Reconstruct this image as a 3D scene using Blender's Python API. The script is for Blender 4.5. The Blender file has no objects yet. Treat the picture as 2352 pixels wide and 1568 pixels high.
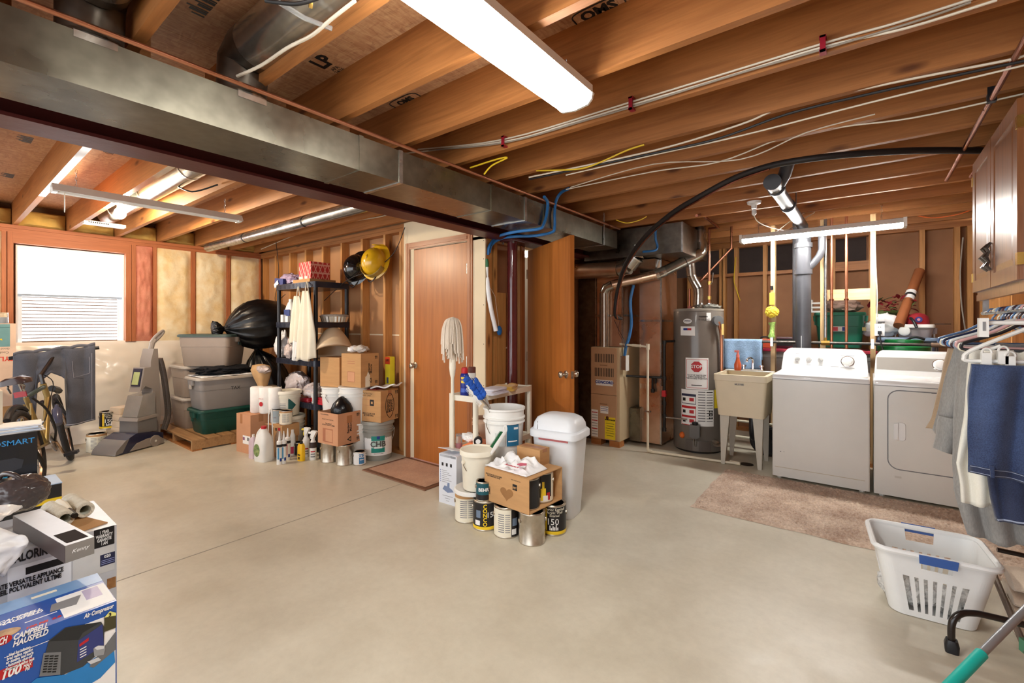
import bpy, bmesh, math, random
from mathutils import Vector as V, Matrix as MX, noise
R = random.Random(7)
SC = bpy.context.scene
C = SC.collection
PI = math.pi

# ------------------------------------------------------------------ camera, world, exposure
HC, FP, CX, HY, YAW = 1.33, 1050.0, 1176.0, 745.0, math.radians(37.78)
cam = bpy.data.objects.new('camera', bpy.data.cameras.new('camera'))
C.objects.link(cam); SC.camera = cam
cam.location = (0, 0, HC); cam.rotation_euler = (PI / 2, 0, YAW)
cam.data.sensor_width = 36; cam.data.lens = 36 * FP / 2352; cam.data.shift_y = -(784 - HY) / 2352
cam.data.clip_start = .02
W = bpy.data.worlds.new('world'); SC.world = W; W.use_nodes = True
W.node_tree.nodes['Background'].inputs[0].default_value = (.93, .96, 1, 1)
W.node_tree.nodes['Background'].inputs[1].default_value = 3.1
SC.view_settings.view_transform = 'Standard'; SC.view_settings.look = 'None'
SC.view_settings.exposure = 0.26; SC.view_settings.gamma = 1
SC.view_settings.use_curve_mapping = False
LAMP, LAMP2, BULB, WINDOW = 46.0, 95.0, 1100.0, 4.2

# ------------------------------------------------------------------ pixel -> place
def kk(px):
    r = (px - CX) / FP; c, s = math.cos(YAW), math.sin(YAW)
    return c * r - s, s * r + c
def G(px, py, z=0.0):
    a, b = kk(px); d = (HC - z) * FP / (py - HY); return V((a * d, b * d, z))
def WY(px, py, Y):
    a, b = kk(px); d = Y / b; return V((a * d, Y, HC + (HY - py) * d / FP))
def WX(px, py, X):
    a, b = kk(px); d = X / a; return V((X, b * d, HC + (HY - py) * d / FP))
def PD(px, py, d):
    a, b = kk(px); return V((a * d, b * d, HC + (HY - py) * d / FP))

# ------------------------------------------------------------------ materials
def S(c):
    f = lambda v: (v / 12.92 if v <= .04045 else ((v + .055) / 1.055) ** 2.4)
    return tuple(f(v / 255) for v in c) + (1,)
MATS = {}
def nt_new(name):
    m = bpy.data.materials.new(name); m.use_nodes = True
    t = m.node_tree; return m, t, t.nodes['Principled BSDF']
def N(t, k, **kw):
    n = t.nodes.new(k)
    for a, b in kw.items(): setattr(n, a, b)
    return n
def coords(t, sc=(1, 1, 1)):
    tc = N(t, 'ShaderNodeTexCoord'); mp = N(t, 'ShaderNodeMapping'); mp.inputs['Scale'].default_value = sc
    t.links.new(tc.outputs['Object'], mp.inputs[0]); return mp.outputs[0]
def noise_n(t, vec, scale, detail=4, rough=.55, dist=0):
    n = N(t, 'ShaderNodeTexNoise'); n.inputs['Scale'].default_value = scale
    n.inputs['Detail'].default_value = detail; n.inputs['Roughness'].default_value = rough
    n.inputs['Distortion'].default_value = dist
    t.links.new(vec, n.inputs['Vector']); return n.outputs['Fac']
def ramp(t, fac, stops):
    n = N(t, 'ShaderNodeValToRGB'); e = n.color_ramp.elements
    e[0].position, e[0].color = stops[0]; e[1].position, e[1].color = stops[-1]
    for p, c in stops[1:-1]:
        q = e.new(p); q.color = c
    t.links.new(fac, n.inputs[0]); return n.outputs[0]
def mixc(t, fac, a, b, mode='MIX'):
    n = N(t, 'ShaderNodeMix', data_type='RGBA', blend_type=mode)
    for v, i in ((fac, 0), (a, 6), (b, 7)):
        if hasattr(v, 'links'): t.links.new(v, n.inputs[i])
        else: n.inputs[i].default_value = v
    return n.outputs[2]
def bump(t, b, fac, st, dist=.01):
    n = N(t, 'ShaderNodeBump'); n.inputs['Strength'].default_value = st; n.inputs['Distance'].default_value = dist
    t.links.new(fac, n.inputs['Height']); t.links.new(n.outputs[0], b.inputs['Normal'])
def mat(name, col, rough=.5, metal=0.0, var=.06, scale=9.0, bmp=0.0, bscale=60.0, col2=None, st=(1, 1, 1), trans=0.0, alpha=1.0, sheen=0.0, coat=0.0, ior=1.45):
    if name in MATS: return MATS[name]
    m, t, b = nt_new(name)
    vec = coords(t, st)
    c1 = S(col); c2 = S(col2) if col2 else tuple(min(1, x * (1 + var * 1.3)) for x in c1[:3]) + (1,)
    c0 = tuple(x * (1 - var) for x in c1[:3]) + (1,) if not col2 else c1
    f = noise_n(t, vec, scale)
    t.links.new(ramp(t, f, [(.32, c0), (.68, c2)]), b.inputs['Base Color'])
    b.inputs['Roughness'].default_value = rough; b.inputs['Metallic'].default_value = metal
    b.inputs['Transmission Weight'].default_value = trans; b.inputs['Alpha'].default_value = alpha
    b.inputs['Sheen Weight'].default_value = sheen; b.inputs['Coat Weight'].default_value = coat; b.inputs['IOR'].default_value = ior
    if bmp: bump(t, b, noise_n(t, vec, bscale, 5), bmp)
    MATS[name] = m; return m
def wood(name, a, b_, axis=0, rough=.55, ring=7.0, knots=True, coat=0.0, fine=1.0):
    if name in MATS: return MATS[name]
    m, t, b = nt_new(name)
    st = [ring] * 3; st[axis] = ring * .07
    vec = coords(t, st)
    g = noise_n(t, vec, 2.2, 6, .6, 1.2)
    s2 = [ring * 14 * fine] * 3; s2[axis] = ring * .5
    g2 = noise_n(t, coords(t, s2), 1.0, 3)
    base = ramp(t, g, [(.25, S(a)), (.55, S(b_)), (.8, S(a))])
    col = mixc(t, .35, base, ramp(t, g2, [(.3, (.45, .42, .4, 1)), (.7, (1, 1, 1, 1))]), 'MULTIPLY')
    big = noise_n(t, coords(t, (1.3, 1.3, 1.3)), 1.1, 2)
    col = mixc(t, .55, col, ramp(t, big, [(.3, (.74, .68, .62, 1)), (.7, (1.08, 1.06, 1.04, 1))]), 'MULTIPLY')
    if knots:
        s3 = [6.5] * 3; s3[axis] = 2.1
        vn = N(t, 'ShaderNodeTexVoronoi'); vn.inputs['Scale'].default_value = 1.0
        t.links.new(coords(t, s3), vn.inputs['Vector'])
        k = ramp(t, vn.outputs['Distance'], [(.06, (.16, .07, .03, 1)), (.16, (1, 1, 1, 1))])
        col = mixc(t, .8, col, k, 'MULTIPLY')
    t.links.new(col, b.inputs['Base Color'])
    b.inputs['Roughness'].default_value = rough; b.inputs['Coat Weight'].default_value = coat; b.inputs['Coat Roughness'].default_value = .25
    bump(t, b, g2, .12, .004)
    MATS[name] = m; return m
def emit(name, col, st):
    if name in MATS: return MATS[name]
    m, t, b = nt_new(name)
    b.inputs['Base Color'].default_value = S(col); b.inputs['Emission Color'].default_value = S(col)
    b.inputs['Emission Strength'].default_value = st
    f = noise_n(t, coords(t), 3.0)
    t.links.new(ramp(t, f, [(.3, S(col)), (.7, tuple(min(1, c * 1.03) for c in S(col)))]), b.inputs['Base Color'])
    MATS[name] = m; return m
def osb():
    m, t, b = nt_new('osb'); MATS['osb'] = m
    vec = coords(t, (9, 26, 1)); n = N(t, 'ShaderNodeTexNoise'); n.inputs['Scale'].default_value = .6; n.inputs['Detail'].default_value = 2
    t.links.new(vec, n.inputs['Vector'])
    ad = N(t, 'ShaderNodeVectorMath', operation='MULTIPLY_ADD'); ad.inputs[1].default_value = (2.4, 2.4, 2.4)
    t.links.new(n.outputs['Color'], ad.inputs[0]); t.links.new(vec, ad.inputs[2])
    v = N(t, 'ShaderNodeTexVoronoi'); v.inputs['Scale'].default_value = 2.6; t.links.new(ad.outputs[0], v.inputs['Vector'])
    sp = N(t, 'ShaderNodeSeparateColor'); t.links.new(v.outputs['Color'], sp.inputs[0])
    base = ramp(t, sp.outputs[0], [(0, S((160, 108, 72))), (.35, S((190, 136, 94))), (.75, S((212, 168, 124))), (1, S((172, 112, 78)))])
    strand = noise_n(t, coords(t, (46, 7, 1)), 1.4, 4, .65, .8)
    base = mixc(t, .62, base, ramp(t, strand, [(.3, S((166, 116, 82))), (.5, S((204, 158, 118))), (.7, S((226, 188, 146)))]))
    big = noise_n(t, coords(t, (1, 1, 1)), 1.6, 3)
    t.links.new(mixc(t, .5, base, ramp(t, big, [(.3, (.6, .5, .42, 1)), (.7, (1, 1, 1, 1))]), 'MULTIPLY'), b.inputs['Base Color'])
    b.inputs['Roughness'].default_value = .75; bump(t, b, sp.outputs[1], .2, .004); return m
def concrete():
    m, t, b = nt_new('concrete'); MATS['concrete'] = m
    v = coords(t)
    big = noise_n(t, v, .9, 6, .6, .4); fine = noise_n(t, v, 22, 6, .7); mid = noise_n(t, v, 4.5, 4, .6)
    c = ramp(t, big, [(.3, S((190, 182, 163))), (.5, S((203, 196, 178))), (.7, S((212, 206, 189)))])
    c = mixc(t, .5, c, ramp(t, mid, [(.3, (.86, .85, .83, 1)), (.65, (1.03, 1.03, 1.03, 1))]), 'MULTIPLY')
    c = mixc(t, .35, c, ramp(t, fine, [(.35, (.82, .81, .8, 1)), (.6, (1, 1, 1, 1))]), 'MULTIPLY')
    vo = N(t, 'ShaderNodeTexVoronoi'); vo.inputs['Scale'].default_value = 2.3; t.links.new(v, vo.inputs['Vector'])
    c = mixc(t, .5, c, ramp(t, vo.outputs['Distance'], [(.012, (.55, .5, .42, 1)), (.03, (1, 1, 1, 1))]), 'MULTIPLY')
    t.links.new(c, b.inputs['Base Color'])
    t.links.new(ramp(t, mid, [(.3, (.30, .30, .30, 1)), (.7, (.48, .48, .48, 1))]), b.inputs['Roughness'])
    bump(t, b, fine, .06, .004); return m
def galv(name, c1, c2, rough=.32, sc=26):
    if name in MATS: return MATS[name]
    m, t, b = nt_new(name); MATS[name] = m
    v = coords(t)
    f = noise_n(t, v, sc, 2); big = noise_n(t, v, 2.2, 4, .6)
    c = mixc(t, .5, ramp(t, f, [(.35, S(c1)), (.65, S(c2))]), ramp(t, big, [(.3, S(c1)), (.7, S(c2))]))
    t.links.new(c, b.inputs['Base Color']); b.inputs['Metallic'].default_value = .92
    t.links.new(ramp(t, big, [(.3, (rough * .75,) * 3 + (1,)), (.7, (rough * 1.35,) * 3 + (1,))]), b.inputs['Roughness'])
    return m
def fabric(name, col, col2, scale=500, st=(1, 1, 1), rough=.9):
    if name in MATS: return MATS[name]
    m, t, b = nt_new(name); MATS[name] = m
    f = noise_n(t, coords(t, st), scale, 2); g = noise_n(t, coords(t), 5, 4)
    c = mixc(t, .6, ramp(t, f, [(.35, S(col)), (.65, S(col2))]), ramp(t, g, [(.3, S(col)), (.7, S(col2))]))
    t.links.new(c, b.inputs['Base Color']); b.inputs['Roughness'].default_value = rough; b.inputs['Sheen Weight'].default_value = .25
    bump(t, b, f, .3, .002); return m
def tile_mat(name, c1, c2, sc):   # diagonal lattice print
    m, t, b = nt_new(name); MATS[name] = m
    v = coords(t, (sc, sc, sc * .62)); mp = N(t, 'ShaderNodeMapping'); mp.inputs['Rotation'].default_value = (0, PI / 4, PI / 4)
    ck = N(t, 'ShaderNodeTexVoronoi', feature='DISTANCE_TO_EDGE'); ck.inputs['Scale'].default_value = 1; ck.inputs['Randomness'].default_value = 0
    t.links.new(v, mp.inputs[0]); t.links.new(mp.outputs[0], ck.inputs['Vector'])
    t.links.new(ramp(t, ck.outputs['Distance'], [(.07, S(c2)), (.12, S(c1))]), b.inputs['Base Color']); b.inputs['Roughness'].default_value = .35
    return m

# ------------------------------------------------------------------ mesh builder
class MB:
    def __init__(s): s.v = []; s.f = []
    def add(s, vs, fs):
        o = len(s.v); s.v += [V(p) for p in vs]; s.f += [tuple(i + o for i in f) for f in fs]; return s
    def box(s, x0, y0, z0, x1, y1, z1):
        return s.add([(x0, y0, z0), (x1, y0, z0), (x1, y1, z0), (x0, y1, z0), (x0, y0, z1), (x1, y0, z1), (x1, y1, z1), (x0, y1, z1)],
                     [(0, 3, 2, 1), (4, 5, 6, 7), (0, 1, 5, 4), (1, 2, 6, 5), (2, 3, 7, 6), (3, 0, 4, 7)])
    def mbox(s, m, sx, sy, sz):
        b = MB().box(-sx / 2, -sy / 2, -sz / 2, sx / 2, sy / 2, sz / 2); return s.add([m @ p for p in b.v], b.f)
    def rings(s, rs, cap0=True, cap1=True, closed=False):
        n = len(rs[0]); o = len(s.v)
        for r in rs: s.v += [V(p) for p in r]
        k = len(rs)
        for i in range(k if closed else k - 1):
            a = o + i * n; b = o + ((i + 1) % k) * n
            for j in range(n):
                q = (j + 1) % n; s.f.append((a + j, a + q, b + q, b + j))
        if not closed:
            if cap0: s.f.append(tuple(o + j for j in range(n))[::-1])
            if cap1: s.f.append(tuple(o + (k - 1) * n + j for j in range(n)))
        return s
    def lathe(s, prof, c=(0, 0, 0), n=24, cap0=True, cap1=True):
        return s.rings([[(c[0] + r * math.cos(2 * PI * j / n), c[1] + r * math.sin(2 * PI * j / n), c[2] + z) for j in range(n)] for r, z in prof], cap0, cap1)
    def tube(s, pts, r, n=8, cap=True, closed=False):
        pts = [V(p) for p in pts]; k = len(pts); rs = []
        rad = r if hasattr(r, '__len__') else [r] * k
        t = (pts[1] - pts[0]).normalized(); u = t.orthogonal().normalized()
        for i in range(k):
            a = pts[max(i - 1, 0)] if not closed else pts[i - 1]; b = pts[min(i + 1, k - 1)] if not closed else pts[(i + 1) % k]
            t = (b - a).normalized(); u = (u - t * u.dot(t))
            u = u.normalized() if u.length > 1e-6 else t.orthogonal().normalized(); w = t.cross(u)
            rs.append([pts[i] + (u * math.cos(2 * PI * j / n) + w * math.sin(2 * PI * j / n)) * rad[i] for j in range(n)])
        return s.rings(rs, cap, cap, closed)
    def cyl(s, a, b, r0, r1=None, n=16, cap=True): return s.tube([a, b], [r0, r0 if r1 is None else r1], n, cap)
    def prism(s, poly, h, m=None):   # poly in local xy, extruded to z=h, placed by m
        m = m or MX.Identity(4); n = len(poly)
        return s.rings([[m @ V((x, y, 0)) for x, y in poly], [m @ V((x, y, h)) for x, y in poly]])
    def grid(s, fn, nu, nv, closed_u=False):
        o = len(s.v)
        for i in range(nu + 1 - (1 if closed_u else 0)):
            for j in range(nv + 1): s.v.append(V(fn(i / nu, j / nv)))
        k = nu if closed_u else nu + 1
        for i in range(nu):
            for j in range(nv):
                a = o + i * (nv + 1) + j; b = o + ((i + 1) % k) * (nv + 1) + j
                s.f.append((a, b, b + 1, a + 1))
        return s
    def blob(s, c, rad, amp=.0, fr=6.0, sub=3, seed=0, flat=None, squash=None):
        bm = bmesh.new(); bmesh.ops.create_icosphere(bm, subdivisions=sub, radius=1)
        c = V(c); o = len(s.v)
        for v in bm.verts:
            p = v.co.copy(); q = p * 1.0
            d = 1 + amp * noise.noise(p * fr * .5 + V((seed * 3.7, seed, 0))) + amp * .6 * noise.noise(p * fr * 1.7 + V((0, seed * 2.1, 5)))
            q = V((p.x * rad[0], p.y * rad[1], p.z * rad[2])) * d
            if flat is not None: q.z = max(q.z, flat)
            s.v.append(c + q)
        for f in bm.faces: s.f.append(tuple(o + v.index for v in f.verts))
        bm.free(); return s
    def xf(s, m): s.v = [m @ p for p in s.v]; return s
def rrect(w, d, r, z=0, n=4, cx=0, cy=0):
    r = min(r, w / 2 - 1e-4, d / 2 - 1e-4); out = []
    for qx, qy, a0 in ((1, -1, -PI / 2), (1, 1, 0), (-1, 1, PI / 2), (-1, -1, PI)):
        for i in range(n + 1):
            a = a0 + PI / 2 * i / n
            out.append((cx + qx * (w / 2 - r) + r * math.cos(a), cy + qy * (d / 2 - r) + r * math.sin(a), z))
    return out
def cat(pts, k=6, closed=False):
    pts = [V(p) for p in pts]; n = len(pts); out = []
    for i in range(n if closed else n - 1):
        g = (lambda q: pts[q % n]) if closed else (lambda q: pts[max(0, min(n - 1, q))])
        p0, p1, p2, p3 = g(i - 1), g(i), g(i + 1), g(i + 2)
        for j in range(k):
            t = j / k
            out.append(.5 * (2 * p1 + (p2 - p0) * t + (2 * p0 - 5 * p1 + 4 * p2 - p3) * t * t + (3 * p1 - p0 - 3 * p2 + p3) * t ** 3))
    if not closed: out.append(pts[-1])
    return out
def frame(o, right, up):
    r = V(right).normalized(); u = V(up); u = (u - r * u.dot(r)).normalized(); n = r.cross(u)
    return MX(((r.x, u.x, n.x, o[0]), (r.y, u.y, n.y, o[1]), (r.z, u.z, n.z, o[2]), (0, 0, 0, 1)))
def RZ(a): return MX.Rotation(a, 4, 'Z')
def T(*p): return MX.Translation(V(p))

# ------------------------------------------------------------------ objects
RM = {}; LAST = {}
SUB = dict(door_stile='door', door_rail='door', raised_panel='door', louvre_slot='upper_door', finger_recess='upper_door', name_plate='upper_door', energy_guide='lower_door', warning_label='lower_door', rating_label='lower_door',
           wheel_hub='wheel', rim='tyre', spokes='tyre', hub='tyre', knob='console', dial='console', dial_ring='console', control_panel='console', control_print='console', door_handle='door', switch_plate='junction_box', latch='tub', handle_ear='pail',
           stitching='waistband', belt_loop='waistband', bead='elbow_gore', wax='jar', control_knob='gas_valve', gas_tube='gas_valve', cover_strip='burner_cover', badge_inner='badge', clip_loop='clip', clip_spring='end_clip', yellow_band='paper_label',
           yellow_strip='paper_label', skyline_bar='paper_label', bar_code='paper_label', info_block='paper_label', kraft_strip='paper_label', trigger='trigger_head', nozzle='trigger_head', display_line='display_picture', grille_slot='grille_print',
           panel_red='panel_print', panel_line='panel_print', stop_octagon='stop_sign_card', stop_card_border='stop_sign_card', warning_box_face='warning_box', sticker_mark='sticker', badge_centre='badge', tank_rim='recovery_tank', front_ribs='shelf_board', label_mark='body')
def link(name, mb, m, sm=35, solid=0):
    me = bpy.data.meshes.new(name); me.from_pydata([tuple(p) for p in mb.v], [], mb.f); me.update()
    bm = bmesh.new(); bm.from_mesh(me); bmesh.ops.recalc_face_normals(bm, faces=bm.faces); bm.to_mesh(me); bm.free()
    if sm:
        me.polygons.foreach_set('use_smooth', [True] * len(me.polygons)); me.set_sharp_from_angle(angle=math.radians(sm))
    me.materials.append(m)
    o = bpy.data.objects.new(name, me); C.objects.link(o)
    if solid:
        q = o.modifiers.new('thickness', 'SOLIDIFY'); q.thickness = solid; q.offset = 0
    return o
def tag(o, label=None, cat_=None, group=None, kind=None):
    if label: o['label'] = label
    if cat_: o['category'] = cat_
    if group: o['group'] = group
    if kind: o['kind'] = kind
    return o
def thing(name, label, cat_, loc=(0, 0, 0), rz=0.0, group=None):
    o = bpy.data.objects.new(name, None); o.empty_display_size = .05; C.objects.link(o)
    o.location = loc; o.rotation_euler = (0, 0, rz); RM[o] = T(*loc) @ RZ(rz)
    return tag(o, label, cat_, group)
def part(root, name, mb, m, sm=35, solid=0, w=False, label=None, kind=None):
    # w: vertices are in world space
    if w:
        inv = RM[root].inverted(); mb.v = [inv @ p for p in mb.v]
    o = link(name, mb, m, sm, solid); o.parent = LAST.get((root, SUB.get(name)), root); RM[o] = RM.get(root, MX.Identity(4)); LAST[(root, name)] = o
    return tag(o, label, None, None, kind)
def single(name, mb, m, label, cat_, group=None, sm=45, solid=0):
    return tag(link(name, mb, m, sm, solid), label, cat_, group)
def struct(name, mb, m, sm=0):
    o = tag(link(name, mb, m, sm), kind='structure'); RM[o] = MX.Identity(4); return o
def spart(st, name, mb, m, sm=35, kind=None):
    o = link(name, mb, m, sm); o.parent = st; RM[o] = MX.Identity(4); return tag(o, kind=kind)
def inst(src, parent, mtx, name=None):
    o = bpy.data.objects.new(name or src.name.split('.')[0], src.data); C.objects.link(o); o.parent = parent; o.matrix_local = mtx; return o
def dup(root, loc, rz=0.0, label=None, group=None):
    r = root.copy(); C.objects.link(r); r.location = loc; r.rotation_euler = (0, 0, rz); RM[r] = T(*loc) @ RZ(rz)
    if label: r['label'] = label
    if group: r['group'] = group
    for ch in list(root.children):
        c = ch.copy(); C.objects.link(c); c.parent = r; RM[c] = RM[r]
        for g in list(ch.children):
            d = g.copy(); C.objects.link(d); d.parent = c
    return r
def text_mb(s, size=.05, align='CENTER', bold=0.0, ext=.0004, wrap=None, shear=0.0, sx=1.0):
    cu = bpy.data.curves.new('t', 'FONT'); cu.body = s; cu.size = size; cu.align_x = align; cu.align_y = 'CENTER'
    cu.resolution_u = 2; cu.extrude = ext; cu.offset = bold; cu.shear = shear; cu.space_line = .85
    o = bpy.data.objects.new('t', cu); me = o.to_mesh()
    b = MB().add([(p.co.x * sx, p.co.y, p.co.z) for p in me.vertices], [tuple(p.vertices) for p in me.polygons])
    o.to_mesh_clear(); bpy.data.objects.remove(o); bpy.data.curves.remove(cu)
    if wrap:   # bend around vertical cylinder of radius wrap (x -> angle, y -> height)
        b.v = [V(((wrap + p.z) * math.sin(p.x / wrap), p.y, (wrap + p.z) * math.cos(p.x / wrap) - wrap)) for p in b.v]
    return b
def lettering(root, s, size, m, material, name='lettering', w=False, **kw):
    b = text_mb(s, size, **kw); b.xf(m); return part(root, name, b, material, 0, w=w)
def panel(root, name, m, wd, ht, material, w=False, th=.0012, off=0, label=None):
    b = MB().mbox(m @ T(0, 0, th / 2 + off), wd, ht, th); return part(root, name, b, material, 0, w=w, label=label)
def wrapdecal(root, name, r, a0, a1, z0, z1, material, n=12, th=.0008, c=(0, 0)):
    b = MB(); o0 = []; n = max(2, int(abs(a1 - a0) / .085))
    for rr in (r, r + th):
        o0.append([(c[0] + rr * math.cos(a0 + (a1 - a0) * i / n), c[1] + rr * math.sin(a0 + (a1 - a0) * i / n)) for i in range(n + 1)])
    rs = []
    for i in range(n + 1):
        (x0, y0), (x1, y1) = o0[0][i], o0[1][i]
        rs.append([(x0, y0, z0), (x1, y1, z0), (x1, y1, z1), (x0, y0, z1)])
    b.rings(rs); return part(root, name, b, material, 40)
def facing(a): return MX(((-math.sin(a), 0, math.cos(a), 0), (math.cos(a), 0, math.sin(a), 0), (0, 1, 0, 0), (0, 0, 0, 1)))  # local frame on a vertical face whose outward normal is at angle a
def ray_angle(loc):   # angle from a place towards the camera
    return math.atan2(-loc[1], -loc[0])
# ------------------------------------------------------------------ palette
pX = wood('pine_x', (154, 96, 48), (186, 124, 68), 0)
pY = wood('pine_y', (172, 104, 48), (202, 132, 68), 1)
pZ = wood('pine_z', (186, 126, 66), (212, 154, 90), 2)
pRed = wood('red_pine_z', (176, 100, 58), (200, 122, 76), 2)
pRedY = wood('red_pine_y', (176, 100, 58), (200, 122, 76), 1)
pPale = wood('pale_pine_z', (206, 168, 116), (224, 190, 140), 2)
pPaleX = wood('pale_pine_x', (210, 176, 122), (228, 198, 150), 0)
dW = wood('door_veneer', (166, 94, 36), (190, 116, 52), 2, .36, 3.0, False, .1, .6)
trimW = wood('trim_stain', (152, 88, 46), (178, 110, 62), 2, .35, 5, False, .25)
trimWX = wood('trim_stain_x', (152, 88, 46), (178, 110, 62), 0, .35, 5, False, .25)
oak = wood('oak', (112, 66, 34), (148, 94, 54), 2, .3, 9, False, .5)
brownpaper = mat('gypsum_back_paper', (146, 102, 70), .8, var=.1, scale=3)
cream = mat('cream_drywall', (226, 208, 176), .7, var=.04, scale=3, bmp=.05, bscale=180)
white_paint = mat('white_paint', (236, 232, 224), .6, var=.02)
white = mat('white_plastic', (232, 232, 228), .35, var=.03)
whitebag = mat('white_bag', (236, 236, 236), .4, var=.05, bmp=.2, bscale=30)
creamP = mat('cream_plastic', (232, 226, 208), .4, var=.03)
black = mat('black_plastic', (26, 26, 30), .4, var=.2)
blacks = mat('black_satin_metal', (30, 22, 20), .28, var=.1, coat=.3)
blackp = mat('black_print', (24, 22, 22), .6, var=.05)
whitep = mat('white_print', (240, 240, 238), .6, var=.02)
redp = mat('red_print', (186, 32, 38), .5, var=.05)
bluep = mat('blue_print', (28, 60, 138), .5, var=.05)
yellowp = mat('yellow_print', (238, 214, 40), .5, var=.04)
greenp = mat('green_print', (36, 104, 62), .5, var=.06)
greyp = mat('grey_print', (132, 132, 134), .6, var=.05)
tealp = mat('teal_print', (26, 134, 122), .5, var=.06)
card = mat('cardboard', (190, 146, 98), .85, var=.06, scale=5, bmp=.06, bscale=90, st=(1, 1, 6))
cardP = mat('pinkish_cardboard', (200, 148, 112), .85, var=.05, scale=5, bmp=.06, bscale=90)
cardIn = mat('cardboard_inside', (150, 108, 66), .9, var=.06)
tape = mat('packing_tape', (176, 122, 84), .25, var=.03)
steel = galv('steel', (150, 150, 148), (200, 200, 198), .25)
chrome = galv('chrome', (200, 200, 202), (232, 232, 234), .12)
tin = galv('tin', (176, 166, 150), (206, 198, 184), .3)
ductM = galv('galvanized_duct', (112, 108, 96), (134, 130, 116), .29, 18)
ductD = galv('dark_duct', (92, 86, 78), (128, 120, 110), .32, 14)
flueM = galv('flue_metal', (160, 156, 146), (184, 180, 172), .2, 30)
foil = galv('foil_tape', (196, 194, 188), (224, 222, 218), .2, 60)
copper = galv('copper', (178, 116, 86), (200, 140, 110), .3, 12)
copperD = galv('dark_copper', (124, 72, 56), (156, 96, 74), .3, 12)
beamM = mat('red_oxide_paint', (78, 30, 28), .45, var=.12, scale=6, bmp=.1, bscale=30)
blackiron = mat('black_iron_pipe', (40, 36, 34), .45, .4, var=.15)
pvc = mat('pvc_pipe', (224, 214, 190), .4, var=.03)
abs_ = mat('abs_pipe', (66, 66, 70), .35, var=.15, scale=5)
pexM = mat('blue_pex', (44, 110, 172), .35, var=.06)
wireW = mat('white_cable', (226, 216, 196), .5, var=.04)
wireY = mat('yellow_cable', (226, 192, 40), .5, var=.04)
wireK = mat('black_cable', (26, 24, 24), .5, var=.1)
knobM = galv('satin_nickel', (176, 166, 150), (206, 198, 184), .25)
brass = galv('brass', (186, 150, 74), (212, 178, 100), .28)
glass = mat('clear_glass', (240, 244, 246), .05, var=.01, trans=.9)
clearP = mat('clear_plastic', (226, 230, 232), .2, var=.02, trans=.75, alpha=.75)
tubeE = emit('fluorescent_lens', (255, 253, 246), LAMP)
tube2E = emit('fluorescent_tube', (255, 253, 248), LAMP2)
bulbE = emit('bulb_glow', (255, 236, 206), BULB)
winE = emit('window_daylight', (240, 247, 255), WINDOW)
fixW = mat('fixture_enamel', (232, 230, 222), .35, var=.02)

JB = 2.354; JT = 2.589; WL = -6.92; WR = .86; YB = 3.0; YBACK = 6.3; YREAR = -2.6
# ------------------------------------------------------------------ floor
fl = struct('floor', MB().box(-7.2, YREAR, -.12, 1.0, 7.0, 0), concrete())
seam = mat('joint_filler', (150, 144, 132), .7, var=.2)
a, b_ = G(268, 1335), G(931, 1120)
spart(fl, 'control_joint', MB().box(a.x - .004, YREAR, 0, a.x + .004, 3.0, .0008), seam, 0)
drain = G(1715, 1066)
dr = MB().lathe([(.06, 0), (.06, .002), (.05, .003)], drain, 20)
spart(fl, 'floor_drain', dr, blackiron)

# ------------------------------------------------------------------ ceiling: subfloor panels + joists
ce = struct('ceiling', MB().box(-7.2, YREAR, JT + .012, 1.0, 7.0, JT + .06), mat('subfloor_top', (150, 110, 70), .8))
om = osb()
for i in range(8):           # subfloor sheets, staggered
    y0 = YREAR + i * 1.22
    for (x0, x1) in ((-7.2, -4.8), (-4.8, -2.36), (-2.36, .08), (.08, 1.0)):
        spart(ce, 'subfloor_panel', MB().box(x0 + .001, y0 + .001, JT, x1 - .001, min(y0 + 1.219, 6.99), JT + .012), om, 0)
def joist(x0, x1, y, t=.038):
    return spart(ce, 'joist', MB().box(x0, y - t / 2, JB, x1, y + t / 2, JT), pX, 0)
JR = [1.70 + .4064 * n for n in range(-10, 13)]
JL = [.585 + .4064 * n for n in range(-8, 6)]
for y in JR: joist(-2.62 if y < 5.2 else -3.3, WR + .1, y)
for y in JL: joist(-7.05, -2.44, y)
joist(-7.05, -2.44, 2.93)
spart(ce, 'foil_strip', MB().box(-5.2, JL[8] - .02, JB - .0015, -2.7, JL[8] + .02, JB), foil, 0)
spart(ce, 'foil_strip', MB().box(-4.9, JL[9] - .02, JB - .0015, -2.7, JL[9] + .02, JB), foil, 0)
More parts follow.
